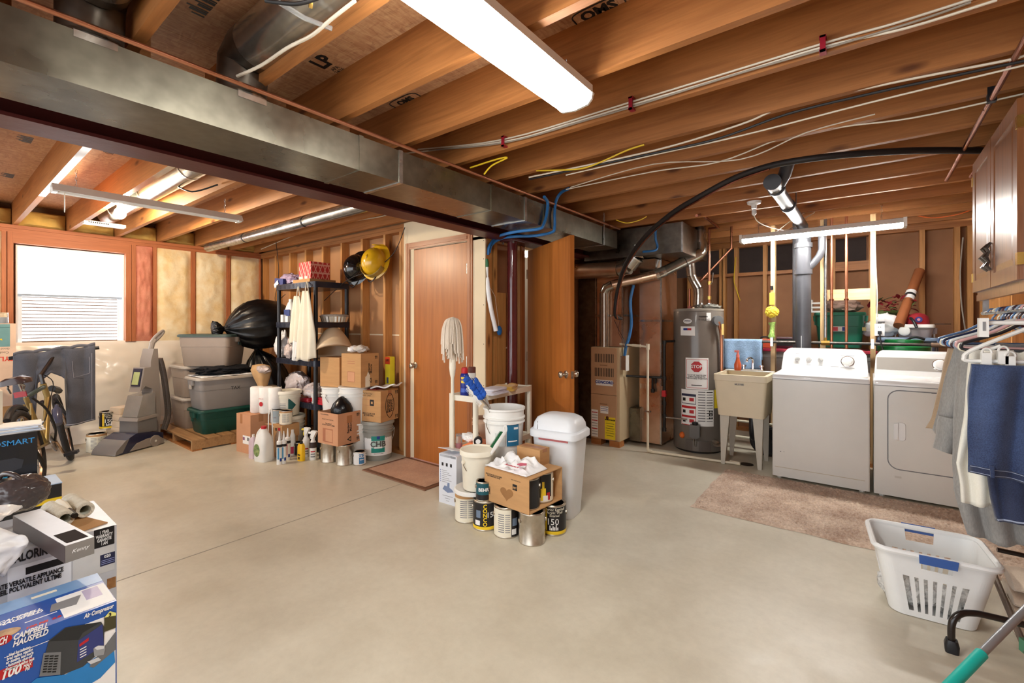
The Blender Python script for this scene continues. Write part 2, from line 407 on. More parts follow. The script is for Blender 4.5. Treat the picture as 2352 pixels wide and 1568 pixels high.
# mill stamps on the subfloor underside
def stamp(px, py, s, size, bold=.0, flip=1):
    p = G(px, py, JT - .001)
    lettering(ce, s, size, frame(p, (flip, 0, 0), (0, -flip, 0)), blackp, 'stamp', bold=bold)
stamp(742, 143, 'LP', .11, .004); stamp(775, 160, 'APA\n24/16', .03); stamp(1375, 26, 'QMS', .075, .003); stamp(1392, 40, 'APA RATED', .022)
stamp(932, 232, 'QMS', .06, .003)
for px, py in ((1375, 26), (932, 232)):
    p = G(px, py, JT - .001)
    ring = [(p.x + .11 * (abs(math.cos(t)) ** .5) * math.copysign(1, math.cos(t)), p.y + .045 * (abs(math.sin(t)) ** .5) * math.copysign(1, math.sin(t)), JT - .001) for t in [2 * PI * i / 32 for i in range(32)]]
    spart(ce, 'stamp_outline', MB().tube(ring, .003, 4, closed=True), blackp, 0)
for px, py, w_ in ((60, 320, .16), (255, 345, .2), (20, 403, .16), (470, 8, .2)):
    p = G(px, py, JT - .001); b = MB()
    for i in range(9): b.box(p.x - w_ / 2 + i * w_ / 9, p.y - .03 * (1 + i % 3) * .5, JT - .0012, p.x - w_ / 2 + i * w_ / 9 + .009 * (1 + i % 2), p.y + .03, JT - .0004)
    spart(ce, 'mill_marks', b, blackp, 0)

# ------------------------------------------------------------------ left (window) wall
wl = struct('wall_left', MB().box(-7.2, YREAR, 0, -7.06, 3.2, JT), mat('sheathing', (120, 92, 70), .8))
SILL = 1.13
wy0, wy1 = .595, 1.475; wz0, wz1 = 1.125, 2.16
def studL(y0, y1, z0=SILL, z1=2.28, m=pRed): spart(wl, 'stud', MB().box(-7.06, y0, z0, WL, y1, z1), m, 0)
spart(wl, 'foundation', MB().box(-7.1, YREAR, 0, -7.0, 3.0, SILL - .02), mat('foundation_concrete', (160, 156, 150), .8), 0)
spart(wl, 'top_plate', MB().box(-7.06, YREAR, 2.318, WL, 3.0, 2.354), pRedY, 0)
spart(wl, 'top_plate', MB().box(-7.06, YREAR, 2.28, WL, 3.0, 2.316), pRedY, 0)
spart(wl, 'header', MB().box(-7.03, wy0 - .03, wz1 + .01, WL + .004, wy1 + .03, 2.28), pRedY, 0)
yL = lambda px: WX(px, 700, WL).y
for a, b_ in ((4, 15), (17, 31), (289, 302), (303, 312), (352, 360), (440, 449), (522, 529), (597, 604), (606, 622)): studL(yL(a), yL(b_))
for y in (.1, -.31, -.71, -1.12, -1.5, -1.9, -2.3): studL(y - .038, y)
batt = mat('fibreglass_batt', (240, 208, 150), .95, var=.1, scale=7, bmp=.7, bscale=14, col2=(252, 236, 200))
battP = mat('pink_batt', (206, 128, 104), .95, var=.1, bmp=.8, bscale=16, col2=(222, 150, 122))
def battpanel(st, y0, y1, z0, z1, x, m, seed, name='insulation_batt', puff=.035, nu=14, nv=40):
    def f(u, v):
        e = min(1, 6 * min(u, 1 - u)) * min(1, 10 * min(v, 1 - v))
        n = noise.noise(V((u * 3 + seed, v * 7, seed))) + .6 * noise.noise(V((u * 8, v * 18, seed * 2)))
        return (x - .03 + puff * e * (1 + .45 * n), y0 + (y1 - y0) * u, z0 + (z1 - z0) * v)
    b = MB().grid(f, nu, nv); spart(st, name, b, m, 60)
for a, b_, m in ((312, 352, battP), (360, 440, batt), (449, 522, batt), (529, 597, batt)): battpanel(wl, yL(a) + .002, yL(b_) - .002, SILL + .0, 2.28, WL, m, a * .1)
for i, y in enumerate((.1, -.31, -.71, -1.12, -1.5, -1.9)): battpanel(wl, y - .37, y - .04, SILL, 2.28, WL, batt, i + 3.3)
battpanel(wl, .1, yL(4), SILL, 2.28, WL, batt, 9.1)
rimb = mat('rim_batt', (214, 176, 96), .95, var=.12, bmp=.7, bscale=14)
for i, y in enumerate(JL):
    if -1.2 < y < 2.9: battpanel(wl, y + .022, y + .382, JB + .004, JB + .17, WL - .03, rimb, i + .7, 'rim_insulation', .06, 10, 8)
poly = mat('plastic_sheet', (236, 228, 214), .22, var=.05, scale=2, coat=.5)
def blanket(u, v):
    y = -1.6 + 4.55 * u; z = SILL + .012 - (SILL + .01) * v
    w_ = .09 * math.sin(PI * min(1, v * 1.15)) ** .5 if v < .86 else .07
    n = noise.noise(V((y * 2.2 + v * 1.4, v * 3, 1))) * .05 + .03 * abs(noise.noise(V((y * 5 - v * 6, v * 5 + y * 2, 4)))) + .012 * noise.noise(V((y * 22, v * 14, 2)))
    return (-6.965 + w_ * .8 + n * math.sin(PI * min(v * 1.6 + .05, .98)), y, z)
spart(wl, 'insulation_blanket', MB().grid(blanket, 150, 50), poly, 80)
w1 = struct('window_1', MB().box(-7.09, wy0, wz0, -7.075, wy1, wz1), winE)
def fr(st, name, x0, x1, y0, y1, z0, z1, w_, m):
    spart(st, name, MB().box(x0, y0, z0, x1, y0 + w_, z1), m, 0); spart(st, name, MB().box(x0, y1 - w_, z0, x1, y1, z1), m, 0)
    spart(st, name, MB().box(x0, y0 + w_, z0, x1, y1 - w_, z0 + w_), m, 0); spart(st, name, MB().box(x0, y0 + w_, z1 - w_, x1, y1 - w_, z1), m, 0)
vin = mat('window_vinyl', (236, 240, 244), .4, var=.02)
fr(w1, 'window_frame', -7.075, -6.99, wy0, wy1, wz0, wz1, .014, vin)
shade = emit('sunlit_shade', (246, 250, 255), WINDOW * .9)
sh0 = struct('window_2', MB().box(-7.03, wy0 + .014, 1.655, -7.026, wy1 - .014, wz1 - .014), shade)
sh0['label'] = 'upper white sunlit shade'
spart(sh0, 'shade_hem', MB().box(-7.034, wy0 + .014, 1.632, -7.022, wy1 - .014, 1.655), mat('shade_hem', (166, 182, 200), .6), 0)
spart(w1, 'sash_frame', MB().box(-7.075, wy0 + .014, wz0 + .014, -7.045, wy0 + .05, 1.64), vin, 0)
spart(w1, 'sash_frame', MB().box(-7.075, wy1 - .05, wz0 + .014, -7.045, wy1 - .014, 1.64), vin, 0)
for i in range(14):
    z = wz0 + .035 + i * .0365
    spart(w1, 'blind_slat', MB().mbox(T(-7.06, (wy0 + wy1) / 2, z) @ MX.Rotation(.12, 4, 'Y'), .0015, wy1 - wy0 - .1, .038), shade, 0)

# ------------------------------------------------------------------ back-left stud wall with door 1
litpaper = mat('lit_gypsum_paper', (180, 132, 90), .8, var=.06, scale=3)  # lit copy of the gypsum paper; shade is coloured into the darker rear one
wb = struct('wall_back', MB().box(-7.06, YB + .092, 0, -3.70, YB + .105, JT), litpaper)
def studB(x0, z0=.04, z1=2.28, m=pZ, t=.038): spart(wb, 'stud', MB().box(x0, YB, z0, x0 + t, YB + .09, z1), m, 0)
for i in range(-2, 7): studB(-6.09 + i * .4064 - (.0 if i < 6 else .0))
for x in (-3.79, -6.905, -3.745): studB(x)
spart(wb, 'top_plate', MB().box(-6.92, YB, 2.318, -3.70, YB + .09, 2.354), pX, 0)
spart(wb, 'top_plate', MB().box(-6.92, YB, 2.28, -3.70, YB + .09, 2.316), pX, 0)
spart(wb, 'bottom_plate', MB().box(-6.92, YB, 0, -3.70, YB + .09, .038), pX, 0)
spart(wb, 'drywall_seam', MB().box(-7, YB + .089, 1.21, -3.72, YB + .092, 1.225), cream, 0)
wb2 = struct('wall_middle', MB().box(-3.70, YB - .013, 2.075, -2.61, YB + .0, JB).box(-3.70, YB - .013, 0, -3.545, YB, 2.075).box(-2.765, YB - .013, 0, -2.61, YB, 2.1), cream)
spart(wb2, 'stud', MB().box(-2.66, YB, 0, -2.622, YB + .09, 2.1), pZ, 0)
spart(wb2, 'stud', MB().box(-2.75, YB, 0, -2.712, YB + .09, 2.1), pZ, 0)
for i, z in enumerate((.35, .8, 1.16, 1.5, 1.9, 2.06)):
    spart(wb2, 'screw', MB().cyl((-2.627, YB - .0145, z), (-2.627, YB - .012, z), .004, n=8), blackiron)
# door 1
D0, D1 = -3.522 * 1.0184, -2.775 * 1.0184; DT = 2.066
d1 = struct('door_1', MB().box(D0, YB - .012, .012, D1, YB + .026, DT), dW)
def casing(st, x0, x1, zt, y, w_=.062):
    for xa in (x0 - w_, x1):
        b = MB()
        for (q, e) in ((0, .011), (.016, .017), (.04, .013)): b.box(xa + q, y - e, 0, xa + (.016 if q == 0 else .04 if q == .016 else w_), y + .002, zt + w_)
        spart(st, 'door_casing', b, trimW, 0)
    b = MB()
    for (q, e) in ((0, .011), (.016, .017), (.04, .013)): b.box(x0, y - e, zt + q, x1, y + .002, zt + (.016 if q == 0 else .04 if q == .016 else w_))
    spart(st, 'door_casing', b, trimWX, 0)
casing(d1, D0 - .012, D1 + .012, DT + .012, YB - .013)
spart(d1, 'door_jamb', MB().box(D0 - .012, YB - .01, 0, D0 - .002, YB + .09, DT + .01), trimW, 0)
spart(d1, 'door_jamb', MB().box(D1 + .002, YB - .01, 0, D1 + .012, YB + .09, DT + .01), trimW, 0)
def knob(st, p, n, m=knobM):
    p = V(p); n = V(n); b = MB()
    prof = [(.032, 0), (.032, .006), (.014, .012), (.012, .03), (.022, .038), (.028, .05), (.026, .062), (.012, .068)]
    mt = n.to_track_quat('Z', 'Y').to_matrix().to_4x4()
    b.lathe(prof, n=20); b.xf(T(*p) @ mt); spart(st, 'door_knob', b, m, 60)
knob(d1, (D0 + .062, YB - .012, .927), (0, -1, 0))
for z in (1.83, 1.0, .25): spart(d1, 'hinge', MB().cyl((D1 + .003, YB - .016, z - .045), (D1 + .003, YB - .016, z + .045), .007, n=10), knobM)
spart(d1, 'threshold', MB().box(D0 - .01, YB - .02, 0, D1 + .01, YB + .05, .012), mat('pinkish_threshold', (196, 150, 140), .5), 0)

# ------------------------------------------------------------------ return wall with door 2 (open), closet behind
XR = -2.63
wr = struct('wall_inner', MB().box(XR - .105, YB + .1, 0, XR - .092, 3.58, JT).box(XR - .105, 3.58, 2.1, XR - .092, 4.45, JT).box(XR - .105, 4.45, 0, XR - .092, 6.3, JT), brownpaper)
for y in (3.14, 3.485): spart(wr, 'stud', MB().box(XR - .092, y, 0, XR - .002, y + .038, 2.08), pZ if y < 3.4 else pPale, 0)
spart(wr, 'blocking_board', MB().box(XR - .03, 3.19, .4, XR - .0, 3.30, 1.62), pZ, 0)
spart(wr, 'top_plate', MB().box(XR - .092, YB + .09, 2.085, XR, 4.7, 2.12), pPaleX, 0)
spart(wr, 'drywall_seam', MB().box(XR - .0915, 3.2, 1.1, XR - .089, 3.56, 1.115), white_paint, 0)
HGE = V((XR + .02, 3.64, 0))
spart(wr, 'door_jamb', MB().box(XR - .1, 3.562, 0, XR + .005, 3.578, 2.1), trimW, 0)
spart(wr, 'door_casing', MB().box(XR - .002, 3.526, 0, XR + .016, 3.576, 2.12), trimW, 0)
edge = PD(1319, 538, 3.63); dd = (V((edge.x, edge.y, 0)) - HGE).normalized(); dn = V((dd.y, -dd.x, 0))  # faces the camera
DL = .875
def door2(x0, x1, y0, y1, z0, z1):
    m = frame(HGE, dd, (0, 0, 1)); b = MB().box(x0, z0, y0, x1, z1, y1); return b.xf(m)   # local: x along door, y up, z outward
d2 = struct('door_2', door2(.004, DL, -.018, .018, .012, 2.045), dW); 
m2 = frame(HGE, dd, (0, 0, 1)); out = V((m2[0][2], m2[1][2], m2[2][2]))
kp = m2 @ V((DL - .065, .925, .018)); knob(d2, kp, out); knob(d2, m2 @ V((DL - .065, .925, -.018)), -out)
spart(d2, 'latch_plate', MB().box(DL, .895, -.012, DL + .0015, .955, .012).xf(m2), knobM, 0)
for z in (1.82, 1.02, .25): spart(d2, 'hinge', MB().cyl(m2 @ V((0, z - .045, .02)), m2 @ V((0, z + .045, .02)), .007, n=10), knobM)
cl = struct('wall_closet', MB().box(-4.3, 4.75, 0, XR - .2, 4.8, JT).box(-4.35, 3.2, 0, -4.3, 4.75, JT), white_paint)

# ------------------------------------------------------------------ back wall, right wall
bk = struct('wall_rear', MB().box(-3.3, YBACK + .75, 0, 1.0, YBACK + .8, JT), mat('recess_shade', (70, 60, 56), .9))  # wall coloured dark to stand in for shade above the half wall
def panelB(x0, x1, z0, z1): spart(bk, 'drywall_panel', MB().box(x0, YBACK + .09, z0, x1, YBACK + .103, z1), brownpaper, 0)
panelB(-3.3, -.62, 0, 1.97); panelB(-.62, -.3, 0, 2.35); panelB(-.3, .0, 0, 1.97); panelB(.0, .9, 0, 2.35)
xB = lambda px: WY(px, 600, YBACK).x
for x in (-2.7, -2.3, -1.9, -1.501, xB(1658), xB(1686), xB(1752), xB(1908), .02, xB(2112), xB(2192), xB(2222)): spart(bk, 'stud', MB().box(x, YBACK, .038, x + .042, YBACK + .09, 2.3), pZ, 0)
spart(bk, 'blocking', MB().box(-1.7, YBACK + .01, 1.94, -.55, YBACK + .09, 1.98), pX, 0)
spart(bk, 'blocking', MB().box(-.3, YBACK + .01, 1.93, .03, YBACK + .05, 2.03), pX, 0)
spart(bk, 'top_plate', MB().box(-3.3, YBACK, 2.3, .86, YBACK + .09, 2.354), pX, 0)
spart(bk, 'bottom_plate', MB().box(-3.3, YBACK, 0, .86, YBACK + .09, .038), pX, 0)
rw = struct('wall_right', MB().box(WR + .09, YREAR, 0, WR + .103, 6.4, JT), brownpaper)
for i in range(0, 17): spart(rw, 'stud', MB().box(WR, 6.2 - i * .4064, .038, WR + .09, 6.24 - i * .4064, 2.3), pZ, 0)
spart(rw, 'top_plate', MB().box(WR, YREAR, 2.3, WR + .09, 6.3, 2.354), pY, 0)
spart(rw, 'bottom_plate', MB().box(WR, YREAR, 0, WR + .09, 6.3, .038), pY, 0)

# plumbing wall behind the machines: open studs
YP = 5.40
pw = struct('wall_plumbing', MB().box(-.86, YP, 0, .15, YP + .09, .038), pX)
for px in (1770, 1884, 1999):
    x = WY(px, 700, YP).x; spart(pw, 'stud', MB().box(x, YP, .038, x + .04, YP + .09, JB), pPale, 0)
x0, x1 = WY(1890, 700, YP + .03).x, WY(2000, 700, YP + .03).x
z0 = WY(1940, 689, YP + .03).z; spart(pw, 'cross_board', MB().box(x0 + .03, YP + .03, z0, x1, YP + .068, z0 + .105), pPaleX, 0)
# ------------------------------------------------------------------ lamps
def chain(root, p, z1, m=steel):
    b = MB(); z = p[2]; i = 0
    while z < z1 - .005:
        pts = []
        for k in range(8):
            a = 2 * PI * k / 8; dx = .006 * math.cos(a)
            pts.append((p[0] + (dx if i % 2 else 0), p[1] + (0 if i % 2 else dx), z + .011 + .015 * math.sin(a)))
        b.tube(pts, .0012, 4, closed=True); z += .024; i += 1
    part(root, 'chain', b, m, w=True)
# 1: wrap fixture along Y
zl = 2.262
e = PD(1320, 243, 1); d1_ = (zl - HC) / (e.z - HC); c0 = PD(1320, 243, d1_)
lx, ly1 = c0.x, c0.y; ly0 = ly1 - 1.24
t = thing('ceiling_light', 'long white wraparound fluorescent light hung under the bare joists', 'light', (lx, (ly0 + ly1) / 2, zl))
part(t, 'housing', MB().box(lx - .085, ly0, zl + .03, lx + .085, ly1, zl + .062).rings([[(lx + q * x, y, z) for x, z in ((-.088, zl + .03), (.088, zl + .03), (.078, zl + .012), (-.078, zl + .012))] for q, y in ((1, ly1), (1, ly1 + .012))]), fixW, w=True)
pf = [(-.082, .03), (-.078, .006), (-.06, -.012), (0, -.02), (.06, -.012), (.078, .006), (.082, .03)]
part(t, 'lens', MB().rings([[(lx + x, y, zl + z) for x, z in pf] for y in (ly0 + .012, ly1 - .004)]), tubeE, w=True)
b = MB().rings([[(lx + x * 1.06, y, zl + z * 1.08 + (.0)) for x, z in pf] for y in (ly1 - .004, ly1 + .008)]); part(t, 'end_cap', b, fixW, w=True)
b = MB().rings([[(lx + x * 1.06, y, zl + z * 1.08) for x, z in pf] for y in (ly0, ly0 + .012)]); part(t, 'end_cap', b, fixW, w=True)
for y in (ly1 - .12, ly0 + .12): chain(t, (lx + .03, y, zl + .06), JB + .03)
# 2: over the machines, along X
p0 = PD(1703, 551, 1); q1 = PD(2078, 514, 1); zz = 2.17
p0 = PD(1703, 551, (zz - HC) / (p0.z - HC)); q1 = PD(2078, 514, (zz - HC) / (q1.z - HC)); y2 = (p0.y + q1.y) / 2
t = thing('ceiling_light', 'fluorescent shop light hanging above the washer and dryer', 'light', ((p0.x + q1.x) / 2, y2, zz))
part(t, 'reflector', MB().rings([[(x, y2 + y, zz + z) for y, z in ((-.06, 0), (-.03, .045), (.03, .045), (.06, 0), (.055, 0), (.026, .04), (-.026, .04), (-.055, 0))] for x in (p0.x, q1.x)]), fixW, w=True)
for dy in (-.024, .024): part(t, 'tube', MB().cyl((p0.x + .015, y2 + dy, zz - .012), (q1.x - .015, y2 + dy, zz - .012), .019, n=12), tube2E, w=True)
for x in (p0.x, q1.x): part(t, 'end_cap', MB().box(x - .012, y2 - .058, zz - .032, x + .012, y2 + .058, zz + .045), fixW, w=True)
for x in (p0.x + .15, q1.x - .15): chain(t, (x, y2, zz + .045), JB)
# 3: unlit shop light along Y in the left bay
a3 = PD(118, 438, 1); b3 = PD(552, 510, 1); z3 = 2.20
a3 = PD(118, 438, (z3 - HC) / (a3.z - HC)); b3 = PD(552, 510, (z3 - HC) / (b3.z - HC)); x3 = (a3.x + b3.x) / 2
t = thing('ceiling_light', 'unlit white shop light on chains near the window wall', 'light', (x3, (a3.y + b3.y) / 2, z3))
part(t, 'reflector', MB().rings([[(x3 + x, y, z3 + z) for x, z in ((-.055, 0), (-.028, .05), (.028, .05), (.055, 0), (.05, 0), (.024, .045), (-.024, .045), (-.05, 0))] for y in (a3.y, b3.y)]), fixW, w=True)
part(t, 'tube', MB().cyl((x3, a3.y + .03, z3 + .012), (x3, b3.y - .03, z3 + .012), .018, n=12), white, w=True)
for y in (a3.y + .015, b3.y - .015): part(t, 'socket', MB().box(x3 - .04, y - .012, z3 - .006, x3 + .04, y + .012, z3 + .03), white, w=True)
for y in (a3.y + .12, b3.y - .12): chain(t, (x3, y, z3 + .05), JB)
part(t, 'pull_cord', MB().cyl((x3 + .02, a3.y + .06, z3 - .13), (x3 + .02, a3.y + .06, z3), .003, n=6), wireW, w=True)
# 4: bare bulb
bp = PD(276, 487, 1); zb = 2.31; bp = PD(276, 487, (zb - HC) / (bp.z - HC))
t = thing('light_bulb', 'glowing bare bulb in a porcelain holder between the joists', 'light bulb', (bp.x, bp.y, zb))
part(t, 'bulb', MB().blob((0, 0, -.01), (.042, .042, .05), sub=3), bulbE)
part(t, 'socket', MB().lathe([(.02, .03), (.022, .06), (.055, .07), (.055, .085)]), white)
part(t, 'junction_box', MB().lathe([(.05, .085), (.05, .279)], n=8), mat('blue_box', (92, 150, 178), .5))
# 5: bulb in the closet
cb = PD(1209, 584, 5.2)
t = thing('light_bulb', 'bright bulb seen through the gap at the open door', 'light bulb', cb)
part(t, 'bulb', MB().blob((0, 0, 0), (.03, .03, .036), sub=2), emit('closet_bulb', (255, 246, 226), 120))
part(t, 'socket', MB().lathe([(.02, .03), (.02, .06), (.05, .07), (.05, JT - cb.z - .001)], n=12), white)
# ------------------------------------------------------------------ beam, column, ducts
BX0, BX1 = -2.61, -2.44; bm_ = (BX0 + BX1) / 2
t = thing('steel_beam', 'dark red painted steel I-beam carrying the floor joists', 'beam', (bm_, .9, 2.08))
part(t, 'bottom_flange', MB().box(BX0, YREAR, 2.08, BX1, 5.0, 2.094), beamM, 0, w=True)
part(t, 'top_flange', MB().box(BX0, YREAR, 2.34, BX1, 5.0, 2.353), beamM, 0, w=True)
part(t, 'web', MB().box(bm_ - .005, YREAR, 2.094, bm_ + .005, 5.0, 2.34), beamM, 0, w=True)
t = thing('steel_column', 'glossy dark red round steel column under the beam end', 'column', (-2.525, 3.262, 0))
part(t, 'shaft', MB().lathe([(.047, .008), (.047, 2.072)], n=28), mat('red_oxide_gloss', (86, 30, 32), .16, var=.12, bmp=.25, bscale=9, coat=.6))
part(t, 'base_plate', MB().box(-.09, -.09, 0, .09, .09, .008), beamM, 0)
part(t, 'cap_plate', MB().box(-.07, -.09, 2.07, .07, .09, 2.08), beamM, 0)
for s in (-1, 1): part(t, 'bolt', MB().cyl((s * .058, -.06, 2.05), (s * .058, -.06, 2.075), .009, n=6), steel)

DX0, DX1, DZ0, DZ1 = -2.32, -2.0, 2.10, 2.272
ys = [YREAR] + [WX(px, 400, DX1).y for px in (829, 920, 1130, 1207, 1250)] + [4.32]
t = thing('main_duct', 'long rectangular galvanized trunk duct running beside the steel beam', 'duct', (-2.16, .9, DZ0))
for i in range(len(ys) - 1):
    b = MB(); y0, y1 = ys[i] + .001, ys[i + 1] - .001
    n = max(1, int((y1 - y0) / .3)); rs = []
    for k in range(n + 1):     # slight oil-canning of the sheet
        y = y0 + (y1 - y0) * k / n; q = .004 * math.sin(k * 2.1 + i)
        rs.append([(DX0, y, DZ0), ((DX0 + DX1) / 2, y, DZ0 - q), (DX1, y, DZ0), (DX1 + q * .8, y, (DZ0 + DZ1) / 2), (DX1, y, DZ1), (DX0, y, DZ1)])
    b.rings(rs); part(t, 'duct_section', b, ductM, 30, w=True)
    if i:
        y = ys[i]; part(t, 'cleat', MB().box(DX0 - .003, y - .012, DZ0 - .004, DX1 + .005, y + .012, DZ1 + .003), ductM if i % 2 else steel, 0, w=True)
for y in (-1.3, 4.0): part(t, 'hanger_strap', MB().box(DX1 + .006, y, DZ0 - .006, DX1 + .008, y + .03, JB + .05).box(DX0 - .004, y, DZ0 - .008, DX1 + .008, y + .03, DZ0 - .006), steel, 0, w=True)
def branch(px, py, z, x1, r, label, seam=True):
    p = G(px, py, z); y = p.y
    t = thing('branch_duct', label, 'duct', (-2.1, y, DZ1))
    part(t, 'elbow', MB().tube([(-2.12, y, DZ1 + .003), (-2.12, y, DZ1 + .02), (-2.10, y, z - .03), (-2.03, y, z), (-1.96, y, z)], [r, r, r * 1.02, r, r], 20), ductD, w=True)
    part(t, 'pipe', MB().cyl((-1.96, y, z), (x1, y, z), r, n=24), flueM, w=True)
    part(t, 'collar', MB().lathe([(r * 1.25, 0), (r * 1.2, .012), (r * 1.02, .03)], (-2.12, y, DZ1 + .002), 20), foil, w=True)
    part(t, 'foil_tape', MB().box(DX1 - .04, y - .06, DZ1 - .0, DX1 + .0025, y + .05, DZ1 + .002).box(DX1 + .001, y - .06, DZ1 - .022, DX1 + .003, y + .05, DZ1), foil, 0, w=True)
    return t
branch(560, 130, 2.47, -.2, .095, 'shiny round branch duct running between joists away from the trunk duct')
branch(180, 40, 2.47, -1.2, .09, 'dark round branch duct taking off beside the copper pipe')
# round duct in the left bay
pA, pB = G(345, 455, 2.46), G(440, 385, 2.46)
t = thing('branch_duct', 'round metal duct behind the unlit shop light', 'duct', (-4.6, pA.y + .09, 2.37))
yy = (JL[9] + JL[10]) / 2; part(t, 'pipe', MB().cyl((-6.3, yy, 2.47), (-2.66, yy, 2.47), .085, n=24), flueM, w=True)
for x in (-5.9, -4.9, -3.9): part(t, 'joint_band', MB().cyl((x, yy, 2.47), (x + .03, yy, 2.47), .088, n=24), foil, w=True)
t = thing('branch_duct', 'slim grey round duct above the black shelving unit', 'duct', (-4.2, 2.7, 2.36))
p1, p2 = PD(540, 548, 1), PD(800, 475, 1)
zq = 2.33; p1 = PD(540, 548, (zq - HC) / (p1.z - HC)); p2 = PD(800, 475, (zq - HC) / (p2.z - HC))
part(t, 'pipe', MB().cyl((-6.6, p2.y, 2.302), (-2.65, p2.y, 2.302), .05, n=20), steel, w=True)
for x in (-5.5, -4.2): part(t, 'strap', MB().cyl((x, p2.y, 2.302), (x + .02, p2.y, 2.302), .053, n=20), blackiron, w=True)

# supply plenum and return drops round the furnace
def duct_box(name, label, x0, y0, z0, x1, y1, z1, m, seams=()):
    t = thing(name, label, 'duct', ((x0 + x1) / 2, (y0 + y1) / 2, z0))
    part(t, 'casing', MB().box(x0, y0, z0, x1, y1, z1), m, 0, w=True)
    for z in seams: part(t, 'cleat', MB().box(x0 - .004, y0 - .005, z, x1 + .005, y1 + .004, z + .022), steel, 0, w=True)
    part(t, 'corner_flange', MB().box(x1 - .012, y0 - .004, z0, x1 + .004, y0 + .012, z1), steel, 0, w=True)
    return t
orangeM = galv('orange_reflection_metal', (196, 160, 132), (216, 184, 158), .3, 10)  # orange reflection on bare sheet metal, put into its base colour
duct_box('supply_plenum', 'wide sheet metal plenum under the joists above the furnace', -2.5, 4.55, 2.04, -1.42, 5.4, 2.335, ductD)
duct_box('plenum', 'upright sheet metal plenum standing on top of the furnace', -2.43, 4.72, 1.085, -2.12, 5.28, 2.035, orangeM, (1.42,))
t = duct_box('return_duct', 'tall sheet metal return drop between furnace and water heater', -2.0, 4.9, .03, -1.755, 5.42, 2.035, orangeM, (1.36,))
part(t, 'boot', MB().rings([[(-2.09, 4.84, .04), (-1.97, 4.84, .04), (-1.97, 5.38, .04), (-2.09, 5.38, .04)], [(-2.09, 4.84, .40), (-1.97, 4.84, .40), (-1.97, 5.38, .40), (-2.09, 5.38, .40)], [(-2.05, 4.92, .42), (-1.97, 4.92, .42), (-1.97, 5.36, .42), (-2.05, 5.36, .42)]]), ductM, 0, w=True)
part(t, 'taper_hood', MB().rings([[(-1.96, 4.86, 1.86), (-1.80, 4.86, 1.86), (-1.80, 4.9, 1.86), (-1.96, 4.9, 1.86)], [(-1.98, 4.76, 2.03), (-1.77, 4.76, 2.03), (-1.77, 4.9, 2.03), (-1.98, 4.9, 2.03)]]), flueM, 0, w=True)
for z, x in ((.62, -1.99), (.61, -1.80)): part(t, 'foil_patch', MB().box(x, 4.897, z, x + .06, 4.8995, z + .055), foil, 0, w=True)
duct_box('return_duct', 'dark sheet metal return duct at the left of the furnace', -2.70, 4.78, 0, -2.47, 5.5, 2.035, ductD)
t = thing('branch_duct', 'round duct with silver elbow across the front of the plenum', 'duct', (-2.4, 4.62, 1.9))
r_ = .088; q0 = WY(1340, 622, 4.64); q1 = WY(1418, 617, 4.6)
part(t, 'pipe', MB().cyl((-2.73, 4.64, q0.z), (q1.x, 4.64, q1.z), r_, n=28), orangeM, w=True)
e1, e2, e3 = WY(1440, 610, 4.6), WY(1458, 590, 4.62), WY(1466, 566, 4.66)
for a, b in ((q1, e1), (e1, e2), (e2, e3)):
    a = V((a.x, 4.64, a.z)); b = V((b.x, 4.64, b.z))
    part(t, 'elbow_gore', MB().cyl(a, b, r_ * .99, n=28), flueM, w=True); part(t, 'bead', MB().cyl(b - (b - a) * .06, b + (b - a) * .06, r_ * 1.04, n=28), foil, w=True)
part(t, 'collar', MB().cyl((e3.x, 4.64, e3.z - .01), (e3.x, 4.64, 2.04), .1, n=4), foil, 0, w=True)

# flue pipes
t = thing('flue_pipe', 'silver metal flue rising from the furnace across to the chimney vent', 'flue', WY(1388, 800, 4.69))
fp = [WY(1388, 799, 4.69), WY(1388, 672, 4.69), WY(1393, 661, 4.69), WY(1407, 654, 4.70)]
part(t, 'riser', MB().cyl(fp[0], fp[1], .053, n=20), flueM, w=True)
part(t, 'elbow', MB().tube(fp[1:], .054, 20), flueM, w=True)
g1, g2, g3 = WY(1512, 630, 4.84), WY(1572, 600, 4.98), WY(1592, 590, 5.04)
part(t, 'cross_run', MB().cyl(fp[3], g1, .053, n=20), orangeM, w=True)
part(t, 'coupling', MB().cyl(g1 - (g1 - fp[3]).normalized() * .03, g1 + (g2 - g1).normalized() * .08, .058, n=20), foil, w=True)
part(t, 'cross_run', MB().cyl(g1, g2, .055, n=20), flueM, w=True)
part(t, 'tee', MB().tube([g2, g3, WY(1606, 582, 5.08)], [.056, .066, .068], 20), flueM, w=True)
part(t, 'elbow', MB().tube([WY(1600, 588, 5.06), WY(1611, 578, 5.1), WY(1612, 562, 5.1), WY(1610, 552, 5.1)], .06, 20), flueM, w=True)
part(t, 'vent_stack', MB().cyl(WY(1609, 556, 5.1), V((WY(1609, 556, 5.1).x, 5.1, JT)), .056, n=20), flueM, w=True)
part(t, 'band', MB().cyl(WY(1609, 557, 5.1), WY(1609, 552, 5.1), .061, n=20), foil, w=True)
h = [WY(1604, 704, 5.11), WY(1605, 676, 5.11), WY(1604, 662, 5.1), WY(1594, 645, 5.09), WY(1588, 632, 5.07), WY(1586, 612, 5.05), WY(1585, 598, 5.04)]
for a, b in zip(h[:-1], h[1:]): part(t, 'offset_gore', MB().cyl(a, b, .048, n=16), flueM, w=True)

